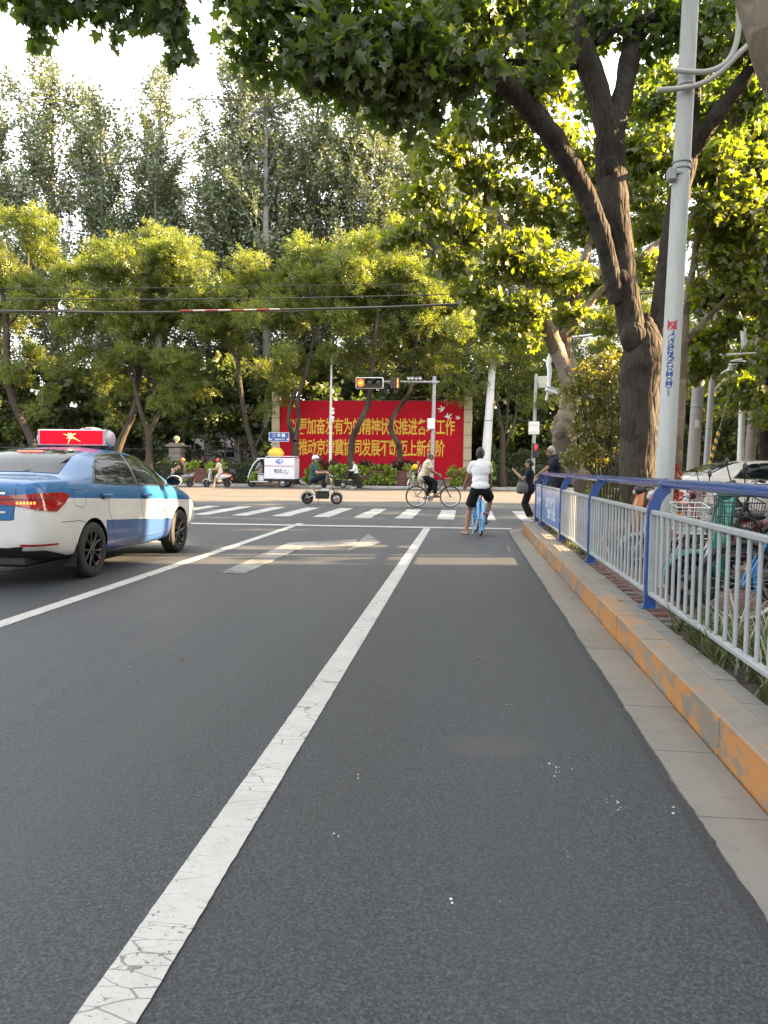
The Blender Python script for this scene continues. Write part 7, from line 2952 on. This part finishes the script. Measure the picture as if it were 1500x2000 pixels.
        t0 = pc_ + acr * .022 - fdir * .01
        t1 = t0 + acr * .026 + fdir * .022 + palm_n * .012
        t2 = t1 + fdir * .022 + palm_n * .018 - acr * (.012 if grip else 0)
        m.capsule(t0, t1, .014, .0115, 6)
        m.capsule(t1, t2, .0115, .0095, 6)
    remesh(m, sk, 'body', root, min(vox, .0125), 2)
    # ---- face
    m = MB()
    for sd in (-1, 1):
        m.ell(hc + hrot @ Vector((sd * .031, .0845, .016)) * k_, (.012, .006, .007), hrot, 8, 6)
        m.capsule(hc + hrot @ Vector((sd * .015, .091, .034)) * k_, hc + hrot @ Vector((sd * .046, .080, .036)) * k_, .0045, .003, 5)
    fe = m.build('eyes', EYEM, root)
    m = MB()
    m.capsule(hc + hrot @ Vector((-.020, .0885, -.055)) * k_, hc + hrot @ Vector((.020, .0885, -.055)) * k_, .006, .006, 6)
    m.build('mouth', LIPM, root)
    if glasses:
        m = MB()
        for sd in (-1, 1):
            m.torus(hc + hrot @ Vector((sd * .033, .098, .012)) * k_, .022, .0025, 'Y', 14, 5)
            m.tube([hc + hrot @ Vector((sd * .055, .096, .014)) * k_, hc + hrot @ Vector((sd * .077, .0, .012)) * k_], .002, 4)
        m.build('glasses', BLACK, root)
    # ---- hair or helmet
    m = MB()
    if hairk == 'short':
        m.ell(hc + hrot @ Vector((0, -.014, .028)) * k_, (.083 * k_, .099 * k_, .104 * k_), hrot @ Matrix.Rotation(R(24), 3, 'X'), 18, 10, 0, -.12)
        m.ell(hc + hrot @ Vector((0, -.045, -.012)) * k_, (.076 * k_, .060 * k_, .085 * k_), hrot, 14, 10)
    elif hairk == 'bun':
        m.ell(hc + hrot @ Vector((0, -.012, .028)) * k_, (.084 * k_, .100 * k_, .104 * k_), hrot @ Matrix.Rotation(R(22), 3, 'X'), 18, 10, 0, -.2)
        m.ell(hc + hrot @ Vector((0, -.045, -.01)) * k_, (.080 * k_, .066 * k_, .095 * k_), hrot, 14, 10)
        m.ell(hc + hrot @ Vector((0, -.105, -.02)) * k_, (.045, .04, .045), hrot, 12, 8)
    if m.v:
        for i, p in enumerate(m.v):
            q = Vector(p)
            m.v[i] = tuple(q + (q - hc).normalized() * noise.noise(q * 40) * .004)
        m.build('hair', hair, root)
    if helmet is not None:
        m = MB()
        m.ell(hc + hrot @ Vector((0, -.006, .028)) * k_, (.108 * k_, .126 * k_, .120 * k_), hrot @ Matrix.Rotation(R(8), 3, 'X'), 22, 12, 0, -.28)
        m.ell(hc + hrot @ Vector((0, .105, .040)) * k_, (.080 * k_, .055 * k_, .014), hrot, 14, 6)
        for sd in (-1, 1):
            m.tube([hc + hrot @ Vector((sd * .088, .0, .0)) * k_, hc + hrot @ Vector((sd * .062, .035, -.085)) * k_, hc + hrot @ Vector((0, .055, -.110)) * k_], .006, 5)
        m.build('helmet', helmet, root)
    # ---- shirt
    if top is not None:
        m = MB()
        e = .020 * loose
        torso(m, e, top_only=True)
        m.ell(pel + up * .045, (.163 * k_ + e, .128 * k_ + e, .12 * k_), sp_rot, 14, 10)
        if hem:
            m.ell(pel - up * .01, (.166 * k_ + e, .134 * k_ + e, hem + .04), sp_rot, 14, 10)
        for sd in (-1, 1):
            q = sh[sd].lerp(el[sd], min(1, sleeve) * .98)
            m.capsule(sh[sd], q - (q - sh[sd]).normalized() * .05, .062 * k_ + e * .3, .056 * k_ + e * .4)
            m.tube([q - (q - sh[sd]).normalized() * .06, q], [.056 * k_ + e * .5, .060 * k_ + e * .55], 14)
            if sleeve > 1:
                q2 = el[sd].lerp(wr[sd], sleeve - 1)
                m.capsule(sh[sd].lerp(el[sd], .8), el[sd], .054 * k_ + e * .3, .050 * k_ + e * .3)
                m.capsule(el[sd], q2, .050 * k_ + e * .3, .038 * k_ + e * .3)
        remesh(m, top, 'shirt', root, vox, 2, .006)
        if collar is not None:
            m = MB()
            m.torus(Vector((0, 0, 0)), .062 * k_, .014, 'Z', 18, 8)
            m.xf(Matrix.Translation(neck + up * .012) @ sp_rot.to_4x4())
            m.build('collar', collar, root)
    # ---- trousers or shorts
    if bottom is not None:
        m = MB()
        e = .016 * loose
        torso(m, e, bottom_only=True)
        for sd in (-1, 1):
            if leg <= 1:                              # shorts: fraction of the thigh
                q = hp[sd].lerp(kn[sd], leg)
                m.capsule(hp[sd], hp[sd].lerp(kn[sd], leg * .6), .090 * k_ + e, .080 * k_ + e)
                m.tube([hp[sd].lerp(kn[sd], leg * .3), q], [.084 * k_ + e, .078 * k_ + e * 1.6], 16)
            else:
                q = kn[sd].lerp(an[sd], leg - 1)
                m.capsule(hp[sd], kn[sd], .086 * k_ + e, .062 * k_ + e)
                m.capsule(kn[sd], kn[sd].lerp(q, .6), .062 * k_ + e, .056 * k_ + e)
                m.tube([kn[sd].lerp(q, .4), q], [.058 * k_ + e, .048 * k_ + e], 14)
        remesh(m, bottom, 'trousers' if leg > 1 else 'shorts', root, vox, 2, .005)
    # ---- shoes
    if shoes is not None:
        for k, sd in enumerate((-1, 1)):
            fd = Vector((sd * .12, 1, 0)).normalized() if foot_dir is None else Vector(foot_dir[k]).normalized()
            sole = an[sd] - Vector((0, 0, .045 * k_))
            rr = fd.to_track_quat('Y', 'Z').to_matrix()
            m = MB()
            if sandal:
                m.box(sole + fd * .055 + rr @ Vector((0, 0, -.036)), (.090, .27, .018), rr, bev=.008)
                m.tube([sole + fd * .06 + rr @ Vector((-.045, 0, -.03)), sole + fd * .075 + rr @ Vector((0, 0, .042)), sole + fd * .06 + rr @ Vector((.045, 0, -.03))], .012, 6)
                m.build('sandal', shoes, root)
            else:
                m.ell(sole + fd * .005, (.045, .075, .055), rr, 12, 8)
                m.ell(sole + fd * .10 + rr @ Vector((0, 0, -.008)), (.046, .10, .040), rr, 12, 8)
                m.box(sole + fd * .055 + rr @ Vector((0, 0, -.036)), (.088, .28, .018), rr, bev=.008)
                m.build('shoe', shoes, root)
    root['_hands'] = [float(x) for sd in (-1, 1) for x in wr[sd]]
    return root


WHITESHIRT = cloth('white_cotton', (.74, .74, .78), .05)
BEIGESH = cloth('beige_linen', (.50, .46, .33), .06)
NAVY = cloth('navy_cotton', (.014, .018, .034))
BLACKC = cloth('black_cotton', (.010, .010, .012))
DGREEN = cloth('dark_green_cotton', (.030, .075, .065))
DNAVYT = cloth('dark_blue_trousers', (.014, .018, .028))
GREYC = cloth('grey_cotton', (.20, .20, .20))
CREAM = cloth('cream_cotton', (.48, .42, .34), .06)
YELLOWC = cloth('yellow_cotton', (.62, .45, .02), .06)
PURPC = cloth('purple_cotton', (.16, .03, .13))
WHITESH = M('white_shoe', (.6, .6, .6), .5, var=.1)
GREYSH = M('grey_rubber_sandal', (.075, .075, .07), .7, var=.2)
BROWNSH = M('brown_shoe', (.14, .07, .05), .5)
DARKSH = M('dark_shoe', (.02, .02, .022), .5)

# cyclist in white, astride the blue shared bike with his left foot down
wp = person('person in white T-shirt and black shorts astride a blue bicycle', (WB[0], WB[1], 0), R(4), (.0, -.34, .875), 9, ((-.285, .14, .86), (.25, .24, .84)), ((-.245, -.26, .0), (.13, -.08, .21)),
            0, 1.70, (-12, -4), 0, WHITESHIRT, .60, BLACKC, .78, GREYSH, HAIRB, 'short', None, True, {-1: (-.3, -.5, -.3), 1: (.3, -.5, -.3)}, {-1: (-.25, 1, 0), 1: (.45, 1, .1)}, .0105, collar=WHITESHIRT, sandal=True, loose=.95, broad=.84, foot_dir=((-.55, .85, 0), (.3, .95, .15)))
# white piping on the shorts
pp_ = None

# beige shirted old cyclist
person('elderly person in a loose beige shirt riding the black roadster bicycle', (BK.x, BK.y, .004), R(-90 + 10), (0, -.34, .99), 22, ((-.26, .13, 1.045), (.26, .13, 1.045)), ((-.13, -.20, .27), (.13, .06, .33)),
       0, 1.66, (-8, -2), 0, BEIGESH, .75, BLACKC, 1.9, BROWNSH, HAIRSP, 'short', None, True, {-1: (-.4, -.1, -1), 1: (.4, -.1, -1)}, {-1: (-.1, 1, .2), 1: (.1, 1, .2)}, .012, loose=1.7, hem=.16)
# green shirted rider with white helmet
person('person with white helmet and dark green shirt riding the moped with teal mudguards', (GX.x + .02, GX.y, .004), R(-90 + 8), (0, -.27, .83), 6, ((-.29, .12, 1.06), (.29, .12, 1.06)), ((-.11, .12, .455), (.11, .10, .455)),
       1, 1.70, (-38, 2), 0, DGREEN, .72, DNAVYT, 1.92, WHITESH, HAIRB, 'short', M('white_helmet', (.62, .62, .63), .25, coat=.6), True, {-1: (-.4, -.3, -1), 1: (.4, -.3, -1)}, {-1: (-.2, 1, .5), 1: (.2, 1, .5)}, .012, glasses=True, loose=1.3, hem=.08)
# woman with phone and bag
wl = gp(1033, 1016)
wm_ = person('woman in navy top and black trousers holding up a phone by the railing', (wl.x, wl.y, .004), R(84), (0, 0, .79), 3, ((-.08, .31, 1.14), (.10, .33, 1.16)), ((-.08, .02, 0), (.08, -.04, 0)),
             1, 1.52, (0, -8), 0, NAVY, .62, BLACKC, 1.92, WHITESH, HAIRB, 'bun', None, False, {-1: (-.3, -.2, -1), 1: (.3, -.2, -1)}, {-1: (0, 1, 0), 1: (0, 1, 0)}, .0115, female=True, hem=.12)
wmx = Matrix.Translation(Vector((wl.x, wl.y, .004))) @ Matrix.Rotation(R(84), 4, 'Z')
m = MB()
m.box((0, 0, 0), (.075, .010, .15), bev=.004)
ph = m.build('phone', BLACK)
ph.location = wmx @ Vector((.01, .40, 1.235))
ph.rotation_euler = (R(-25), 0, R(84))
tag(ph, 'dark phone held up in the hands of the woman in navy', 'phone')
BAG = M('grey_bag_cloth', (.12, .12, .12), .8, var=.15, vs=9, bump=.3, bs=12)
bag = thing('shoulder_bag', 'slouchy grey bag hanging from the forearm of the woman in navy', 'bag', wmx @ Vector((-.20, .17, .62)), R(84))
m = MB()
m.lathe([(.02, .03), (.12, .04), (.155, .11), (.15, .20), (.12, .28), (.08, .33), (.0, .33)], 18)
m.v = [(p[0] * .55 + .02 * noise.noise(Vector(p) * 7), p[1] * 1.0, p[2] - .03 * noise.noise(Vector(p) * 5)) for p in m.v]
m.build('pouch', BAG, bag)
m = MB()
for s in (-1, 1):
    m.tube([(s * .02, -.09, .31), (s * .01, -.04, .42), (.0, 0, .46), (s * .01, .05, .42), (s * .02, .10, .31)], .010, 6)
m.build('strap', BAG, bag)

# old man leaning on the railing's end
om = person('white haired elderly person in dark navy shirt leaning on the end of the railing', (1.90, 16.5, HK - .02), R(92), (.03, -.05, .84), 17, ((-.44, .44, .98), (.16, .36, .90)), ((-.12, -.08, 0), (.12, -.16, 0)),
            0, 1.66, (6, 4), -3, NAVY, .85, BLACKC, 1.92, DARKSH, HAIRG, 'short', None, False, {-1: (-.6, -.2, .15), 1: (.5, -.3, -.6)}, {-1: (0, 1, 0), 1: (0, 1, 0)}, .0115, loose=1.5, hem=.10, glasses=True)
m = MB()
m.tube([(.10, -.16, 1.25), (.03, -.20, 1.0), (-.06, -.19, .75), (-.12, -.14, .55)], .018, 6, True, 0, (1, .4))
m.build('shoulder_strap', M('ochre_strap', (.28, .19, .06), .7), om)

# far riders
person('person in black with an orange cap on the grey scooter behind the taxi mirror', (G1.x, G1.y, .004), R(92), (0, -.22, .84), 4, ((-.29, .24, 1.02), (.29, .24, 1.02)), ((-.09, .14, .33), (.09, .12, .33)), 1, 1.66, (30, 0), 0, BLACKC, .6, BLACKC, 1.9, DARKSH, HAIRB, 'short', M('orange_cap', (.62, .11, .03), .5), True, {-1: (-.4, -.3, -1), 1: (.4, -.3, -1)}, {-1: (-.15, 1, .5), 1: (.15, 1, .5)}, .016)
person('person with red helmet and cream shirt on the white and orange scooter', (G2.x, G2.y, .004), R(90), (0, -.20, .84), 12, ((-.25, .24, 1.0), (.25, .22, .98)), ((-.26, .16, 0.0), (.26, .14, 0.0)), 1, 1.72, (8, -22), 0, CREAM, .7, cloth('pale_shorts', (.40, .39, .36)), .85, M('tan_sandal', (.35, .22, .16), .6), HAIRB, 'short', M('red_helmet', (.50, .03, .04), .25, coat=.6), True, {-1: (-.4, -.2, -1), 1: (.4, -.2, -1)}, {-1: (-.4, 1, .2), 1: (.4, 1, .2)}, .016, sandal=True)
person('person in white jacket and black trousers waiting astride the black moped', (G3.x, G3.y, .004), R(90), (0, -.26, .86), 14, ((-.27, .12, 1.04), (.27, .10, 1.04)), ((-.27, -.12, 0.0), (.10, .12, .455)), 1, 1.62, (52, 0), 0, cloth('white_jacket', (.58, .58, .60), .05), 1.85, BLACKC, 1.9, M('pink_shoe', (.55, .36, .32), .6), HAIRB, 'short', None, True, {-1: (-.4, -.2, -1), 1: (.4, -.2, -1)}, {-1: (-.3, 1, 0), 1: (.15, 1, .5)}, .016, female=True)
yp = person('person in a yellow and purple top astride a pale green bicycle', (G4.x, G4.y, .004), R(150), (0, -.30, .92), 8, ((-.27, .16, 1.06), (.27, .16, 1.06)), ((-.22, -.1, 0.0), (.20, .0, .25)), 1, 1.60, (25, -5), 0, PURPC, .6, BLACKC, .6, M('pale_shoe', (.5, .45, .42), .6), HAIRB, 'short', None, True, {-1: (-.4, -.2, -1), 1: (.4, -.2, -1)}, {-1: (-.2, 1, 0), 1: (.2, 1, .4)}, .016, female=True)
m = MB()
m.ell((.10, -.10, 1.28), (.14, .16, .17), seg=14, rings=10)
m.capsule((.17, -.05, 1.36), (.25, .0, 1.22), .075, .07)
m.build('yellow_panel', YELLOWC, yp)

# two people in the tricycle's cab
tz = R(88)
tl_ = tri.location
person('driver in grey shirt sitting in the open cab of the delivery tricycle', (tl_.x, tl_.y, .004), tz, (-.22, .56, .88), 4, ((-.28, .82, .86), (-.02, .90, .90)), ((-.28, .98, .37), (-.08, 1.0, .37)), 0, 1.62, (14, -4), 0, GREYC, .6, cloth('khaki_shorts', (.22, .17, .11)), .9, M('pale_slipper', (.55, .52, .48), .6), HAIRB, 'short', None, True, {-1: (-.5, -.2, -.6), 1: (.5, -.2, -.6)}, {-1: (-.1, 1, .5), 1: (.1, 1, .5)}, .016)
person('black haired passenger behind the driver in the cab of the delivery tricycle', (tl_.x, tl_.y, .004), tz, (.22, .66, .88), 6, ((.08, 1.02, 1.00), (.36, 1.02, 1.02)), ((.12, 1.0, .37), (.32, 1.02, .37)), 0, 1.66, (24, 0), 0, cloth('dark_tee', (.03, .03, .035)), .6, DNAVYT, 1.9, DARKSH, HAIRB, 'short', None, True, {-1: (-.3, -.2, -1), 1: (.3, -.2, -1)}, {-1: (-.1, 1, .5), 1: (.1, 1, .5)}, .016)
plant('leafy_bundle', 'bundle of lime green leaves on the cab floor of the delivery tricycle', 'leafy bundle', tri_q @ Vector((-.30, 1.02, .55)), (.12, .14, -.05, .22), 8, LEAF_LIME, .12, None)
# ================================================================== GRASS AND SMALL THINGS
def grass_patch(name, x0, x1, y0, y1, z, n, h, mat_, tuft=.05):
    nt_ = max(1, n // 14)
    cx, cy = nrg.uniform(x0, x1, nt_), nrg.uniform(y0, y1, nt_)
    P = np.c_[np.repeat(cx, 14), np.repeat(cy, 14), np.full(nt_ * 14, z)] + np.c_[nrg.normal(0, tuft, (nt_ * 14, 2)), np.zeros(nt_ * 14)]
    N = len(P)
    hs = h * np.clip(nrg.normal(1, .3, N), .3, 1.8)
    a = nrg.uniform(0, 2 * np.pi, N)
    lean = np.abs(nrg.normal(.45, .3, N))
    t = np.c_[np.cos(a) * lean, np.sin(a) * lean, np.ones(N)]
    t /= np.linalg.norm(t, axis=1)[:, None]
    s = np.c_[-np.sin(a), np.cos(a), np.zeros(N)]
    nn = np.cross(s, t)
    w = .006
    V = np.zeros((N, 7, 3))
    for k, (u, v, b) in enumerate(((-1, 0, 0), (1, 0, 0), (.9, .4, .02), (-.9, .4, .02), (.6, .75, .12), (-.6, .75, .12), (0, 1, .26))):
        dr = np.c_[np.cos(a), np.sin(a), -.6 * np.ones(N)] * (b * hs)[:, None]
        V[:, k] = P + s * (u * w) + t * (v * hs)[:, None] + dr
    me = leaf_mesh(name, mat_, V, [(0, 1, 2, 3), (3, 2, 4, 5), (5, 4, 6)], np.clip(nrg.normal(.5, .3, N), 0, 1))
    return tag(link(name, me), kind='stuff')


grass_patch('grass', 1.44, 2.30, .4, 5.5, .162, 5200, .20, GRASS, .035)
grass_patch('grass', 1.50, 1.74, 9.7, 14.5, .178, 2600, .11, GRASS, .03)
PALE = leafmat('pale_seed_head', (.30, .29, .22), (.46, .44, .36), .3, gloss=.03)
grass_patch('seed_grass', 1.60, 2.25, 1.0, 5.3, .162, 420, .36, PALE, .05)
# fallen leaves along the kerb and pavement
P = np.c_[nrg.uniform(1.2, 3.5, 60), nrg.uniform(2.5, 14, 60), np.full(60, .20)]
P2 = np.c_[nrg.uniform(-4, 1.0, 10), nrg.uniform(3, 15, 10), np.full(10, .012)]
P = np.concatenate([P, P2])
LV = leaf_arrays(P, nrg.uniform(.03, .07, 70), DIA_V, 6.0, 0)
tag(link('fallen_leaves', leaf_mesh('fallen_leaves', leafmat('dry_leaf', (.16, .10, .04), (.26, .19, .07), .2), LV, DIA_F, nrg.uniform(0, 1, 70))), kind='stuff')
# storm drain grate at the far kerb
q = gp(716, 952)
r = thing('drain_grate', 'dark slotted drain grate at the far kerb right of the black moped', 'drain grate', (q.x, FK(q.x) - .2, .004))
m = MB()
m.box((0, 0, .01), (.9, .3, .02))
m.build('frame', BLACK, r)
m = MB()
for k in range(6):
    m.box((-.36 + k * .145, -.02, .022), (.07, .24, .012))
tag(m.build('bars', GREYMETAL, r), kind='stuff')
